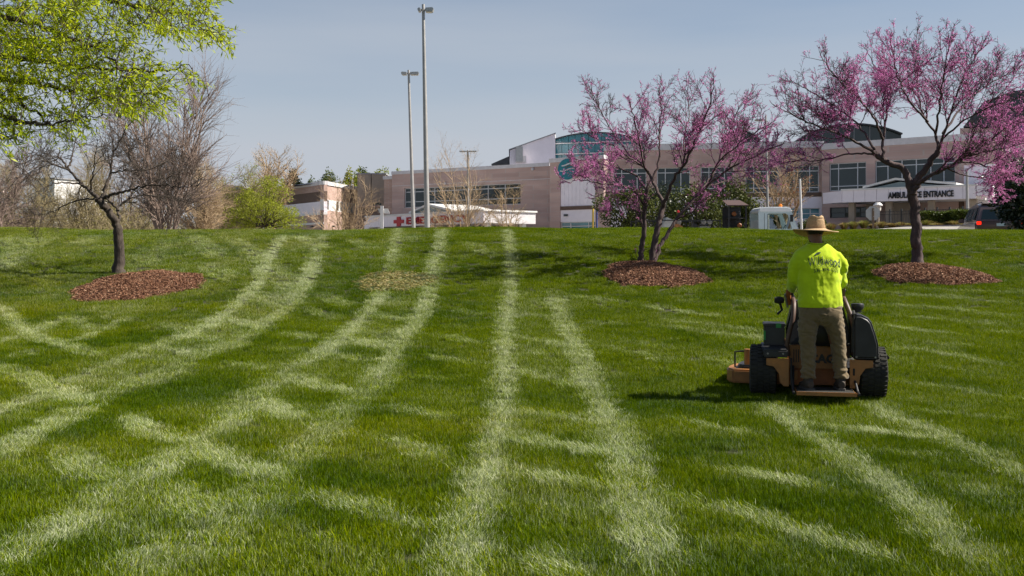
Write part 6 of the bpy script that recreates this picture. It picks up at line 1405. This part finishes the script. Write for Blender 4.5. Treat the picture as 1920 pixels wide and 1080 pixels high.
    h = MB(); loft(h, [((0, .185, 1.615), .05, .06), ((0, .195, 1.65), .078, .088), ((0, .20, 1.72), .082, .10), ((0, .20, 1.79), .062, .08), ((0, .20, 1.812), .02, .03)])
    hm = remesh(h, 'hair', .012, 2); bm = bmesh.new(); bm.from_mesh(hm); bmesh.ops.delete(bm, geom=[v for v in bm.verts if v.co.y > .265 and v.co.z < 1.735], context='VERTS'); bm.to_mesh(hm); bm.free()
    link('hair', hm, M['hair'], R, world=False)
    # shirt
    c = MB()
    loft(c, [((0, -.01, .862), .232, .150, .85), ((0, -.01, .90), .232, .152, .85), ((0, .005, 1.0), .226, .150, .85), ((0, .03, 1.12), .226, .150, .85), ((0, .055, 1.25), .236, .150, .85), ((0, .085, 1.36), .262, .142, .85), ((0, .105, 1.43), .252, .122, .95), ((0, .12, 1.49), .190, .10), ((0, .13, 1.54), .115, .082), ((0, .135, 1.565), .088, .075)], 28)
    for s in (-1, 1):
        loft(c, [((s * .12, .09, 1.40), .075, .085), ((s * .19, .088, 1.385), .082, .09), ((s * .232, .08, 1.335), .076, .084), ((s * .252, .075, 1.24), .066, .07), ((s * .255, .085, 1.15), .063, .066), ((s * .25, .15, 1.10), .056, .056), ((s * .235, .25, 1.065), .048, .048), ((s * .222, .325, 1.048), .04, .038)], 18)
    def shirt_d(p, n_):
        side = abs(p.x) / .23
        q = Vector((p.x * 1.0 + p.z * .55 * (1 if p.x > 0 else -1), p.y * .6, p.z * .9 - abs(p.x) * .8))
        w_ = .006 * noise.noise(Vector((p.x * 4, p.y * 4, p.z * 4))) + (.007 + .011 * side * (1.3 if p.x > 0 else .7)) * noise.noise(q * 9) + .0035 * noise.noise(q * 24)
        if p.z < 1.0: w_ += .008 * noise.noise(Vector((p.x * 9, p.y * 9, p.z * 2))) * (1.0 - p.z) / .14
        if abs(p.x) > .2 and p.z < 1.32: w_ += .006 * math.sin(p.z * 95 + p.y * 60 + p.x * 20) * noise.noise(p * 9)
        return w_
    sme = remesh(c, 'shirt', .0085, 5, shirt_d)
    bm = bmesh.new(); bm.from_mesh(sme); bmesh.ops.bisect_plane(bm, geom=bm.verts[:] + bm.edges[:] + bm.faces[:], plane_co=(0, 0, .872), plane_no=(0, 0, -1), clear_outer=True)
    bmesh.ops.bisect_plane(bm, geom=bm.verts[:] + bm.edges[:] + bm.faces[:], plane_co=(0, .13, 1.556), plane_no=(0, -.25, 1), clear_outer=True); bm.to_mesh(sme); bm.free()
    sh = link('shirt', sme, M['hi_vis'], R, world=False)
    m = MB(); k = 24                                            # neck rib
    ring = [(.086 * math.cos(t), .133 + .073 * math.sin(t), 1.555 + .25 * .073 * math.sin(t) + .002) for t in np.linspace(0, 2 * np.pi, k + 1)]
    m.tube(ring, .009, 8); m.build('neck_rib', M['hi_vis'], sh, world=False, smooth=True)
    bv = BVHTree.FromPolygons([v.co.copy() for v in sme.vertices], [tuple(p.vertices) for p in sme.polygons])
    def printed(body_, w_, h_, cx, cz, tilt=0, off=.006, spacing=1.0, name='lettering', shape=None):
        me = text_mesh(body_, 1, 0, off, spacing=spacing) if shape is None else shape
        bm = bmesh.new(); bm.from_mesh(me); bmesh.ops.triangulate(bm, faces=bm.faces)
        for _ in range(3):
            le = [e for e in bm.edges if e.calc_length() > (.16 if shape is None else .5)]
            if le: bmesh.ops.subdivide_edges(bm, edges=le, cuts=1); bmesh.ops.triangulate(bm, faces=bm.faces)
        co = np.array([v.co for v in bm.verts]); lo, hi = co.min(0), co.max(0)
        for v in bm.verts:
            x = ((v.co.x - lo[0]) / (hi[0] - lo[0]) - .5) * w_; z = ((v.co.y - lo[1]) / (hi[1] - lo[1]) - .5) * h_ + x * tilt - .9 * x * x
            hit_ = bv.ray_cast(Vector((cx + x, -1, cz + z)), Vector((0, 1, 0)))
            v.co = (cx + x, (hit_[0].y if hit_[0] else -.1) - .006, cz + z)
        bm.to_mesh(me); bm.free(); me.materials.clear(); link(name, me, M['print_ink'], sh, world=False)
    printed('Wildwood', .345, .092, .035, 1.365, -.02, off=.003, spacing=1.06)
    printed('LANDSCAPING', .25, .018, .045, 1.305, -.02, off=.0, spacing=1.5)
    printed('336-494-1321', .26, .036, .045, 1.27, 0, off=.008, spacing=1.1)
    lf = bpy.data.meshes.new('leaf'); t = np.linspace(0, np.pi, 9)
    lf.from_pydata([(x, .45 * math.sin(a) * (1 if i < 9 else -.35) + x * .45, 0) for i, (x, a) in enumerate([(-math.cos(a), a) for a in t] + [(math.cos(a), a) for a in t[1:-1]])], [], [tuple(range(16))]); lf.update()
    printed('', .07, .036, -.03, 1.437, name='leaf_mark', shape=lf)
    # trousers
    tr = MB()
    loft(tr, [((0, -.005, .69), .10, .09), ((0.01, -.01, .735), .200, .130, .85), ((0.01, -.012, .80), .222, .148, .85), ((0, -.008, .87), .224, .146, .85), ((0, 0, .93), .205, .135, .9)], 26)
    for s in (-1, 1):
        K = [(.80, .108, .112, .130), (.69, .122, .108, .122), (.60, .130, .094, .108), (.52, .132, .084, .098), (.40, .125, .077, .090), (.29, .122, .073, .084), (.20, .12, .072, .080), (.15, .118, .074, .082), (.118, .118, .072, .085)] if s < 0 else \
            [(.80, .118, .110, .130), (.69, .145, .104, .120), (.60, .172, .090, .106), (.52, .188, .080, .096), (.40, .200, .075, .088), (.29, .208, .072, .083), (.20, .213, .071, .080), (.15, .215, .073, .082), (.118, .215, .071, .085)]
        loft(tr, [((s * x, -.01 if z > .3 else -.004, z), a_, b_) for z, x, a_, b_ in K], 20)
    def tr_d(p, n_):
        lo_ = max(0, min(1, (.55 - p.z) / .3))
        w_ = .007 * noise.noise(Vector((p.x * 6, p.y * 6, p.z * 4))) + (.009 + .010 * lo_) * noise.noise(Vector((p.x * 9, p.y * 9, p.z * 24 + p.x * 12)))
        w_ += (.004 + .012 * max(0, min(1, (.36 - p.z) / .15))) * math.sin(p.z * 115 + 9 * noise.noise(p * 8)) * (.4 + noise.noise(p * 6 + Vector((3, 0, 0)))) + .003 * noise.noise(p * 40)
        if .70 < p.z < .80: w_ += .008 * noise.noise(Vector((p.x * 26, p.y * 5, p.z * 30 - abs(p.x) * 40)))
        return w_
    tme = remesh(tr, 'trousers', .008, 3, tr_d)
    bm = bmesh.new(); bm.from_mesh(tme); bmesh.ops.bisect_plane(bm, geom=bm.verts[:] + bm.edges[:] + bm.faces[:], plane_co=(0, 0, .122), plane_no=(0, 0, -1), clear_outer=True); bm.to_mesh(tme); bm.free()
    to = link('trousers', tme, M['khaki'], R, world=False)
    for s in (-1, 1):                                            # back pockets
        g_ = MB(); xs = np.linspace(s * .05, s * .165, 6); zs = np.linspace(.735, .835, 6); tb = BVHTree.FromPolygons([v.co.copy() for v in tme.vertices], [tuple(p.vertices) for p in tme.polygons])
        V = []
        for z in zs:
            for x in xs:
                h_ = tb.ray_cast(Vector((x, -1, z)), Vector((0, 1, 0))); V.append((x, (h_[0].y if h_[0] else -.1) - .004, z))
        g_.add(V, [(i * 6 + j, i * 6 + j + 1, i * 6 + j + 7, i * 6 + j + 6) for i in range(5) for j in range(5)]); g_.build('pocket', M['khaki'], to, world=False, smooth=True)
    # boots
    for s in (-1, 1):
        x = s * (.215 if s > 0 else .118); yaw = .10 * s
        bt = MB(); loft(bt, [((x, .0, .20), .052, .056), ((x, -.002, .13), .054, .062), ((x, .0, .09), .052, .07)], 14)
        loft(bt, [((x - yaw * .07, -.085, .055), .036, .045), ((x, -.03, .06), .045, .058), ((x + yaw * .06, .05, .055), .047, .05), ((x + yaw * .14, .13, .042), .050, .036), ((x + yaw * .19, .185, .036), .042, .028), ((x + yaw * .21, .205, .034), .02, .015)], 14)
        bo = link('boot', remesh(bt, 'boot', .008, 3), M['boot'], R, world=False)
        so = MB(); prof = [(-.10, .03), (-.085, .042), (-.03, .043), (.05, .048), (.13, .052), (.18, .045), (.21, .02)]
        poly = [(x + yaw * y + w_, y, .001) for y, w_ in prof] + [(x + yaw * y - w_, y, .001) for y, w_ in prof[::-1]]
        so.prism([(a, b_, .020) for a, b_, _ in poly], (0, 0, -.019)); so.build('sole', M['boot_sole'], bo, world=False)
    # straw hat, tilted forward with his head
    H = thing('straw_hat', 'wide brimmed woven straw hat on the head of the man', 'hat', (ox - math.sin(PRZ) * .17, oy + math.cos(PRZ) * .17, oz + 1.69))
    H.rotation_euler = (rad(-4), rad(2), rad(0))
    n = 64; mb = MB(); rings = []
    for r_, z in ((.105, .018), (.125, .004), (.15, -.004), (.18, -.012), (.21, -.018), (.235, -.018), (.238, -.021)):
        rings.append([(r_ * math.cos(t) * 1.0, r_ * math.sin(t) * 1.0, z + (.016 * math.cos(2 * t) - .008 * math.sin(t + .6) + .006 * math.sin(3 * t)) * max(0, (r_ - .12) / .11)) for t in np.linspace(0, 2 * np.pi, n, endpoint=False)])
    rings += [[(x * .995, y * .995, z - .006) for x, y, z in r_] for r_ in rings[::-1]]
    mb.add([q for r_ in rings for q in r_], [(i * n + j, i * n + (j + 1) % n, (i + 1) * n + (j + 1) % n, (i + 1) * n + j) for i in range(len(rings) - 1) for j in range(n)])
    br = mb.build('brim', M['straw'], H, world=False, smooth=True)
    cr = MB(); cr_r = []
    for k, (f, z) in enumerate(((1.03, .012), (1.0, .03), (.97, .055), (.92, .085), (.85, .115), (.78, .138), (.66, .150), (.45, .148), (.2, .140))):
        cr_r.append([(.098 * f * math.cos(t), .115 * f * math.sin(t), z - (.030 * math.exp(-(math.cos(t) * f * 3.2) ** 2) * (1 if k > 4 else 0) * (.5 if k == 5 else 1)) - .012 * (k > 3) * math.sin(t) ) for t in np.linspace(0, 2 * np.pi, 40, endpoint=False)])
    cr.add([q for r_ in cr_r for q in r_], [(i * 40 + j, i * 40 + (j + 1) % 40, (i + 1) * 40 + (j + 1) % 40, (i + 1) * 40 + j) for i in range(8) for j in range(40)] + [tuple(range(8 * 40, 9 * 40))])
    cr.build('crown', M['straw'], H, world=False, smooth=True)
    for i in range(9):                                           # coils of the woven crown
        z = .02 + i * .0125; f = np.interp(z, [.012, .03, .055, .085, .115, .138], [1.03, 1.0, .97, .92, .85, .78])
        MB().tube([(.099 * f * math.cos(t), .116 * f * math.sin(t), z - (.012 * math.sin(t) if z > .1 else 0)) for t in np.linspace(0, 2 * np.pi, 33)], .0032, 5, cap=False).build('straw_coil', M['straw_band' if i == 0 else 'straw'], H, world=False, smooth=True)
build_man()
# ------------------------------------------------------------------ vehicles and equipment beyond the crest
def build_van():
    Y = 41.2; px = 1868; X = (px - 960) / F * Y; z0 = g1(X, Y) + .03
    R = thing('parked_car', 'dark bronze minivan seen from behind with its tail light lit', 'car', (X, Y, z0), rad(-16))
    B = lambda mb, nm, mk, par=R, **k: mb.build(nm, M[mk], par, world=False, **k)
    hw = .96; L0, L1 = -1.0, 3.9
    low = [(L0 + .05, .32), (L0, .5), (L0 - .04, .62), (L0 - .02, .95), (2.7, .98), (3.6, .86), (L1, .62), (L1, .34)]
    m = MB(); k = [(-hw, .97), (-hw * .97, 1), (hw * .97, 1), (hw, .97)]
    m.prism([(-hw, y, z) for y, z in low], (2 * hw, 0, 0)); B(m, 'body', 'car_paint', bevel=.06, seg=3)
    up = [(L0 + .0, .955), (L0 + .18, 1.50), (L0 + .34, 1.68), (-.1, 1.74), (1.2, 1.72), (1.75, 1.62), (2.75, .985)]
    m = MB(); n = len(up); tw = [.93, .79, .72, .72, .72, .74, .90]
    m.add([(-w, y, z) for (y, z), w in zip(up, tw)] + [(w, y, z) for (y, z), w in zip(up, tw)], [tuple(range(n)), tuple(range(2 * n - 1, n - 1, -1))] + [(i, i + n, (i + 1) % n + n, (i + 1) % n) for i in range(n)])
    B(m, 'cabin', 'car_paint', bevel=.05, seg=3)
    def pane(p4, nm='window', off=.012):
        p = [Vector(q) for q in p4]; nn = (p[1] - p[0]).cross(p[2] - p[0]).normalized(); c = sum(p, Vector()) / 4
        if nn.dot(c - Vector((0, .9, 1.2))) < 0: nn = -nn
        mb = MB(); mb.prism([q + nn * off for q in p], nn * -.02); return B(mb, nm, 'glass', bevel=.004)
    pane([(-.74, L0 + .045, 1.05), (.74, L0 + .045, 1.05), (.64, L0 + .185, 1.46), (-.64, L0 + .185, 1.46)], 'rear_window', .03)
    for s in (-1, 1):
        for ya, yb in ((-.65, .15), (.22, 1.12), (1.18, 1.9)):
            yt = min(yb, 1.62); pane([(s * .925, ya, 1.04), (s * .92, yb, 1.04), (s * .765, yt, 1.56), (s * .765, ya + .08, 1.56)], 'side_window', .022)
        m = MB(); m.box((s * .82 - .09, L0 - .055, .84), (s * .82 + .09, L0 - .02, .98)); B(m, 'tail_light', 'tail_light', bevel=.015)
        m = MB(); m.box((min(s * .95, s * 1.18), 1.75, .98), (max(s * .95, s * 1.18), 1.87, 1.15)); B(m, 'mirror', 'car_paint', bevel=.03)
        for y in (-.25, 2.85):
            w_ = MB(); w_.lathe([(.2, -.10), (.33, -.11), (.345, -.06), (.345, .06), (.33, .11), (.2, .10)], (s * .86, y, .33), 'X', 22); t = B(w_, 'wheel', 'rubber', smooth=True)
            w_ = MB(); w_.lathe([(0, -.085), (.2, -.07), (.22, -.095), (.22, .095), (0, .085)], (s * .86, y, .33), 'X', 16); B(w_, 'rim', 'alu', t)
    m = MB(); m.box((-.94, L0 - .11, .40), (.94, L0 - .045, .64)); B(m, 'bumper', 'car_paint', bevel=.03)
    m = MB(); m.box((-.17, L0 - .065, .78), (.17, L0 - .045, .90)); B(m, 'number_plate', 'plate')
    m = MB(); m.box((-.66, L0 + .27, 1.69), (.66, L0 + .45, 1.72)); B(m, 'spoiler', 'car_paint', bevel=.01)
    for s in (-1, 1): B(MB().tube([(s * .6, -.4, 1.75), (s * .6, -.3, 1.79), (s * .6, 1.0, 1.78), (s * .6, 1.1, 1.74)], .018, 6), 'roof_rail', 'black_metal')
build_van()

def build_ambulance():
    fa_ = Fac(1703, 80.5, 1796, 77.5); q = fa_.pt(0, 0, -1); z0 = g1(q.x, q.y)
    R = thing('ambulance', 'white ambulance with a teal emblem parked below the black lettering', 'ambulance', (q.x, q.y, z0))
    zt_ = fa_.uz(1750, 372.5)[1]; L_ = fa_.L; W_ = 2.3
    part('box_body', 'white_paint', R, lambda m: fa_.box(m, 0, L_, z0 + .55, zt_, -W_, 0), bevel=.12)
    part('cab', 'white_paint', R, lambda m: m.prism([fa_.pt(u, z, -.15) for u, z in ((L_ + .02, z0 + .5), (L_ + .02, z0 + 2.25), (L_ + .9, z0 + 2.2), (L_ + 1.5, z0 + 1.45), (L_ + 2.4, z0 + 1.3), (L_ + 2.5, z0 + .5))], fa_.pt(0, 0, -2.1) - fa_.pt(0, 0, -.15)), bevel=.06)
    part('cab_window', 'glass', R, lambda m: m.prism([fa_.pt(u, z, -.13) for u, z in ((L_ + .2, z0 + 1.4), (L_ + .2, z0 + 2.1), (L_ + .85, z0 + 2.08), (L_ + 1.3, z0 + 1.45))], fa_.pt(0, 0, -.16) - fa_.pt(0, 0, -.13)))
    part('roof_unit', 'white_paint', R, lambda m: fa_.box(m, *fa_.rect(1745, 1771, 366, 372)[:2], zt_ + .002, zt_ + .42, -1.7, -.5), bevel=.1)
    for a, b in ((.42, .66), (.67, .95)):
        d = part('side_door', 'white_paint', R, lambda m: fa_.box(m, L_ * a, L_ * b, z0 + .8, zt_ - .45, -.01, .02), bevel=.01)
        part('handle', 'black_metal', d, lambda m: fa_.box(m, L_ * a + .1, L_ * a + .16, z0 + 1.7, z0 + 1.95, .021, .05))
    part('stripe', 'blue_paint', R, lambda m: fa_.box(m, .05, L_ - .05, z0 + 1.0, z0 + 1.15, .003, .0225))
    cu, cz = fa_.uz(1731, 387.5); s_ = .5
    for k in (0, 1):
        for sg in (-1, 1):
            part('emblem', 'teal_sign', R, lambda m: m.prism([fa_.pt(cu + sg * s_ * x, cz + s_ * (y - .62 * k), .03) for x, y in ((.04, .0), (.95, .42), (1.0, .62), (.5, .68), (.04, .35))], fa_.pt(0, 0, .021) - fa_.pt(0, 0, .03)))
    # rear face
    rf = Fac(1688.5, 80.9, 1703, 80.55)
    part('rear_face', 'white_paint', R, lambda m: rf.box(m, 0, rf.L, z0 + .55, zt_ - .02, -.8, .01), bevel=.05)
    for k in range(3):
        a = math.pi * k / 3 + math.pi / 2; u_, z_ = rf.uz(1695, 391); dx, dz = math.cos(a), math.sin(a); r_ = .30; w_ = .075
        part('star_emblem', 'blue_paint', R, lambda m: m.prism([rf.pt(u_ + dx * t * r_ - dz * v * w_, z_ + dz * t * r_ + dx * v * w_, .02 + .002 * k) for t, v in ((-1, -1), (1, -1), (1, 1), (-1, 1))], rf.pt(0, 0, .011) - rf.pt(0, 0, .02 + .002 * k)))
    for u in (.7, L_ + 1.7):
        part('wheel', 'rubber', R, lambda m: m.tube([fa_.pt(u, z0 + .4, -.28), fa_.pt(u, z0 + .4, -.02)], .4, 18))
build_ambulance()

def build_truck():
    Y = 51.5; z0 = g1((1455 - 960) / F * Y, Y) + .02; sx = lambda px: (px - 960) / F * Y; sz = lambda py: CH + (HZ - py) / F * Y
    R = thing('work_truck', 'pale blue white truck cab with an amber beacon on its roof', 'truck', (sx(1440), Y, z0)); W_ = 1.9
    def B(nm, mk, fn, par=R, **k): mb = MB(); fn(mb); return mb.build(nm, M[mk], par, **k)
    side = [(sx(1423), z0 + .55), (sx(1422), sz(398)), (sx(1428), sz(390.5)), (sx(1478), sz(390.5)), (sx(1484), sz(396)), (sx(1497), sz(431)), (sx(1499), z0 + .55)]
    win = [(sx(1439), sz(429)), (sx(1439), sz(402)), (sx(1441), sz(400)), (sx(1474), sz(400)), (sx(1478), sz(403)), (sx(1485), sz(429))]
    for y0 in (Y, Y + W_ - .09):                            # cab sides with an open window hole
        mb = MB(); n = 7
        out = side; inn = [win[0], win[1], win[2], win[3], win[4], win[5]]
        A = [(0, 1, 'w0', 'w1'), ]
        v = [(x, y, z) for y in (y0, y0 + .09) for x, z in out + inn]
        no = len(out); nt = no + 6
        # faces between outline and window
        quads = [(0, 1, no + 1, no + 0), (1, 2, no + 2, no + 1), (2, 3, no + 3, no + 2), (3, 4, no + 4, no + 3), (4, 5, no + 5, no + 4), (5, 6, 0, no + 0, no + 5)]
        fs = [tuple(q) for q in quads] + [tuple(i + nt for i in q[::-1]) for q in quads]
        fs += [(i, (i + 1) % no, (i + 1) % no + nt, i + nt) for i in range(no)] + [(no + i, no + i + nt, no + (i + 1) % 6 + nt, no + (i + 1) % 6) for i in range(6)]
        mb.add(v, fs); mb.build('cab_side', M['truck_paint'], R)
        B('side_window', 'cab_glass', lambda m: m.prism([(x, y0 + .04, z) for x, z in win], (0, .008, 0)))
    B('roof', 'white_paint', lambda m: m.prism([(sx(1422), Y - .03, sz(398)), (sx(1424), Y - .03, sz(391)), (sx(1430), Y - .03, sz(388)), (sx(1478), Y - .03, sz(387.5)), (sx(1485), Y - .03, sz(392)), (sx(1486), Y - .03, sz(397)), (sx(1480), Y - .03, sz(398.5)), (sx(1430), Y - .03, sz(398.5))], (0, W_ + .06, 0)), bevel=.05)
    B('rear_panel', 'truck_paint', lambda m: m.box((sx(1423) + .01, Y + .092, z0 + .6), (sx(1423) + .07, Y + W_ - .092, sz(412))))
    B('windscreen', 'cab_glass', lambda m: m.prism([(sx(1485) - .03, Y + .1, sz(397)), (sx(1497) - .03, Y + .1, sz(431)), (sx(1497) - .03, Y + W_ - .1, sz(431)), (sx(1485) - .03, Y + W_ - .1, sz(397))], (-.012, 0, .006)))
    B('door_seam', 'black_metal', lambda m: m.box((sx(1433), Y - .004, z0 + .7), (sx(1433) + .02, Y + .002, sz(400))))
    B('mirror', 'black_metal', lambda m: (m.box((sx(1480), Y - .3, sz(416)), (sx(1480) + .12, Y - .15, sz(403))), m.tube([(sx(1482), Y - .2, sz(408)), (sx(1483), Y + .05, sz(410))], .015, 5)))
    B('beacon', 'amber', lambda m: m.lathe([(.10, sz(388) + .02), (.10, sz(388) + .12), (.06, sz(388) + .2), (0, sz(388) + .21)], (sx(1472), Y + .9, 0), n=10), smooth=True)
    B('nose', 'truck_paint', lambda m: m.box((sx(1499) + .005, Y + .05, z0 + .5), (sx(1499) + .75, Y + W_ - .05, sz(433))), bevel=.08)
    B('seat', 'plastic_black', lambda m: (m.box((sx(1430), Y + .25, z0 + .7), (sx(1436), Y + .85, sz(424))), m.box((sx(1430), Y + 1.05, z0 + .7), (sx(1436), Y + 1.65, sz(424)))), bevel=.04)
    B('steering_wheel', 'plastic_black', lambda m: m.tube([(sx(1476) + .06 * math.sin(t), Y + .5 + .2 * math.cos(t), sz(429) + .2 * math.sin(t)) for t in np.linspace(0, 2 * np.pi, 17)], .015, 5))
    B('chassis', 'black_metal', lambda m: m.box((sx(1415), Y + .4, z0 + .4), (sx(1499), Y + W_ - .4, z0 + .545)))
    B('hitch', 'black_metal', lambda m: m.box((sx(1402), Y + W_ / 2 - .05, z0 + .42), (sx(1415) - .002, Y + W_ / 2 + .05, z0 + .52)))
    for px in (1432, 1492):
        for y in (Y + .02, Y + W_ - .28): B('wheel', 'rubber', lambda m: m.lathe([(.2, 0), (.38, .01), (.4, .05), (.4, .22), (.38, .26), (.2, .26)], (sx(px), y, z0 + .38), 'Y', 18), smooth=True)
M['cab_glass'] = bpy.data.materials.new('cab_glass'); M['cab_glass'].use_nodes = True
_b = M['cab_glass'].node_tree.nodes['Principled BSDF']; _b.inputs['Base Color'].default_value = (.75, .82, .80, 1); _b.inputs['Transmission Weight'].default_value = 1; _b.inputs['Roughness'].default_value = .02; _b.inputs['IOR'].default_value = 1.02
build_truck()

def build_trailer():
    Y = 51.2; sx = lambda px: (px - 960) / F * Y; sz = lambda py: CH + (HZ - py) / F * Y; z0 = g1(sx(1300), Y) + .02; zd = z0 + .62
    R = thing('equipment_trailer', 'open flat trailer with low rails behind the grass crest', 'trailer', (sx(1300), Y, z0))
    def B(nm, mk, fn, par=R, **k): mb = MB(); fn(mb); return mb.build(nm, M[mk], par, **k)
    for i in range(8): B('deck_board', 'timber', lambda m: m.box((sx(1190), Y + .02 + i * .255, zd - .05), (sx(1402), Y + .262 + i * .255, zd)))
    B('frame', 'black_metal', lambda m: (m.box((sx(1190), Y - .03, zd - .16), (sx(1402), Y + .03, zd - .052)), m.box((sx(1190), Y + 2.03, zd - .16), (sx(1402), Y + 2.09, zd - .052))))
    zr = sz(413)
    for y in (Y - .01, Y + 2.05):
        for px in (1192, 1236, 1300, 1350): B('rail_post', 'black_metal', lambda m: m.box((sx(px) - .025, y - .025, zd + .001), (sx(px) + .025, y + .025, zr - .03)))
        B('rail', 'black_metal', lambda m: m.box((sx(1191), y - .025, zr - .028), (sx(1352), y + .025, zr + .02)))
    for px in (1275, 1300):
        for y in (Y - .3, Y + 2.12): B('wheel', 'rubber', lambda m: m.lathe([(.15, 0), (.31, .01), (.33, .04), (.33, .16), (.31, .2), (.15, .2)], (sx(px), y, z0 + .31), 'Y', 16), smooth=True)
    # rack with a brown roof plate
    C = thing('equipment_rack', 'dark tall rack with a brown roof plate standing on the trailer', 'rack', (sx(1385), Y + .3, zd))
    xa, xb = sx(1368.5), sx(1401); zt_ = sz(386)
    def Bc(nm, mk, fn, **k): mb = MB(); fn(mb); return mb.build(nm, M[mk], C, **k)
    for x in (xa, xb):
        for y in (Y + .25, Y + 1.6): Bc('rack_post', 'black_metal', lambda m: m.box((x - .04, y - .04, zd + .001), (x + .04, y + .04, zt_)))
    Bc('roof_plate', 'brown_guard', lambda m: m.prism([(xa - .1, Y + .1, zt_ + .003), (xb + .1, Y + .1, zt_ + .003), (xb + .02, Y + 1.75, zt_ + .34), (xa - .02, Y + 1.75, zt_ + .34)], (0, 0, .05)))
    Bc('back_panel', 'plastic_black', lambda m: m.box((xa + .042, Y + 1.55, zd + .002), (xb - .042, Y + 1.6, zt_)))
    for f in (.33, .66): Bc('shelf', 'black_metal', lambda m: m.box((xa + .042, Y + .3, zd + (zt_ - zd) * f), (xb - .042, Y + 1.54, zd + (zt_ - zd) * f + .04)))
    for i, (px, f, lab) in enumerate(((1381, .66, 'orange leaf blower on the upper shelf of the dark rack'), (1391, .33, 'orange leaf blower on the lower shelf of the dark rack'))):
        zb = zd + (zt_ - zd) * f + .043; x = sx(px)
        T = thing('leaf_blower', lab, 'leaf blower', (x, Y + .5, zb), group='orange leaf blowers in the rack')
        mb = MB(); mb.lathe([(0, -.10), (.07, -.10), (.12, -.06), (.13, 0), (.11, .1), (0, .12)], (x, Y + .55, zb + .2), 'Y', 14); mb.build('housing', M['orange_dark'], T, smooth=True)
        mb = MB(); mb.tube([(x + .1, Y + .42, zb + .2), (x + .22, Y + .36, zb + .32), (x + .26, Y + .3, zb + .05)], .045, 8); mb.build('blower_tube', M['plastic_black'], T, smooth=True)
        mb = MB(); mb.box((x - .15, Y + .68, zb + .001), (x + .15, Y + .74, zb + .46)); mb.build('back_plate', M['plastic_black'], T, bevel=.02)
    # two small mowers on the deck
    def yard_mower(px, lab, body, catcher):
        x = sx(px); T = thing('small_mower', lab, 'mower', (x, Y + .8, zd + .003), group='small mowers on the trailer'); z = zd + .003; y = Y + .8
        def Bm(nm, mk, fn, **k): mb = MB(); fn(mb); return mb.build(nm, M[mk], T, **k)
        Bm('mower_deck', body, lambda m: m.prism([(x - .75, y - .45, z + .2), (x + .6, y - .5, z + .2), (x + .75, y + .1, z + .2), (x + .6, y + .6, z + .2), (x - .75, y + .55, z + .2)], (0, 0, .22)), bevel=.05)
        Bm('engine', 'engine_metal', lambda m: m.box((x - .3, y - .25, z + .425), (x + .3, y + .3, z + .82)), bevel=.05)
        Bm('engine_cover', 'plastic_black', lambda m: m.lathe([(.24, z + .822), (.24, z + .9), (.16, z + .95), (0, z + .96)], (x, y, 0), n=16), smooth=True)
        for k in (-1, 1): Bm('air_filter', 'engine_metal', lambda m: m.lathe([(.0, -.05), (.12, -.04), (.14, .0), (.12, .05), (.06, .06), (0, .03)], (x + .16 * k + .1, y - .31, z + 1.02), 'Y', 14), smooth=True)
        Bm('seat_pad', 'plastic_black', lambda m: m.box((x - .62, y - .25, z + .43), (x - .34, y + .25, z + .95)), bevel=.06)
        Bm('handle', 'black_metal', lambda m: m.tube([(x - .6, y - .3, z + .45), (x - .72, y - .32, z + 1.15), (x - .66, y - .3, z + 1.3), (x - .66, y + .3, z + 1.3), (x - .72, y + .32, z + 1.15), (x - .6, y + .3, z + .45)], .022, 6), smooth=True)
        for a in (-.6, .55):
            for b_ in (-.52, .6): Bm('wheel', 'rubber', lambda m: m.lathe([(.1, -.07), (.2, -.08), (.22, 0), (.2, .08), (.1, .07)], (x + a, y + b_, z + .21), 'Y', 14), smooth=True)
        if catcher:
            Bm('grass_catcher', 'alu', lambda m: m.prism([(x - .70, y - .62, z + .72), (x - .28, y - .62, z + .62), (x - .05, y - .62, z + 1.12), (x - .42, y - .62, z + 1.28)], (0, .9, 0)), bevel=.03)
            Bm('fender', 'orange', lambda m: m.prism([(x + .10 + .42 * math.cos(t), y - .6, z + .5 + .42 * math.sin(t)) for t in np.linspace(0, np.pi, 13)], (0, .14, 0)), bevel=.01)
            Bm('throttle_knob', 'red_sign', lambda m: m.lathe([(0, z + 1.5), (.07, z + 1.53), (.07, z + 1.6), (0, z + 1.64)], (x + .24, y - .3, 0), n=10), smooth=True)
            Bm('throttle_stem', 'black_metal', lambda m: m.tube([(x + .2, y - .28, z + .8), (x + .24, y - .3, z + 1.5)], .02, 6))
    yard_mower(1266, 'small mower with a grey catcher bag and round orange fender on the trailer', 'orange_dark', True)
    yard_mower(1325, 'small orange decked mower in front of the bright evergreen shrub', 'orange', False)
build_trailer()
print('objects', len(SC.objects), 'tris', sum(sum(len(p.vertices) - 2 for p in o.data.polygons) if len(o.data.polygons) < 3000 else 2 * len(o.data.polygons) for o in SC.objects if o.type == 'MESH'))
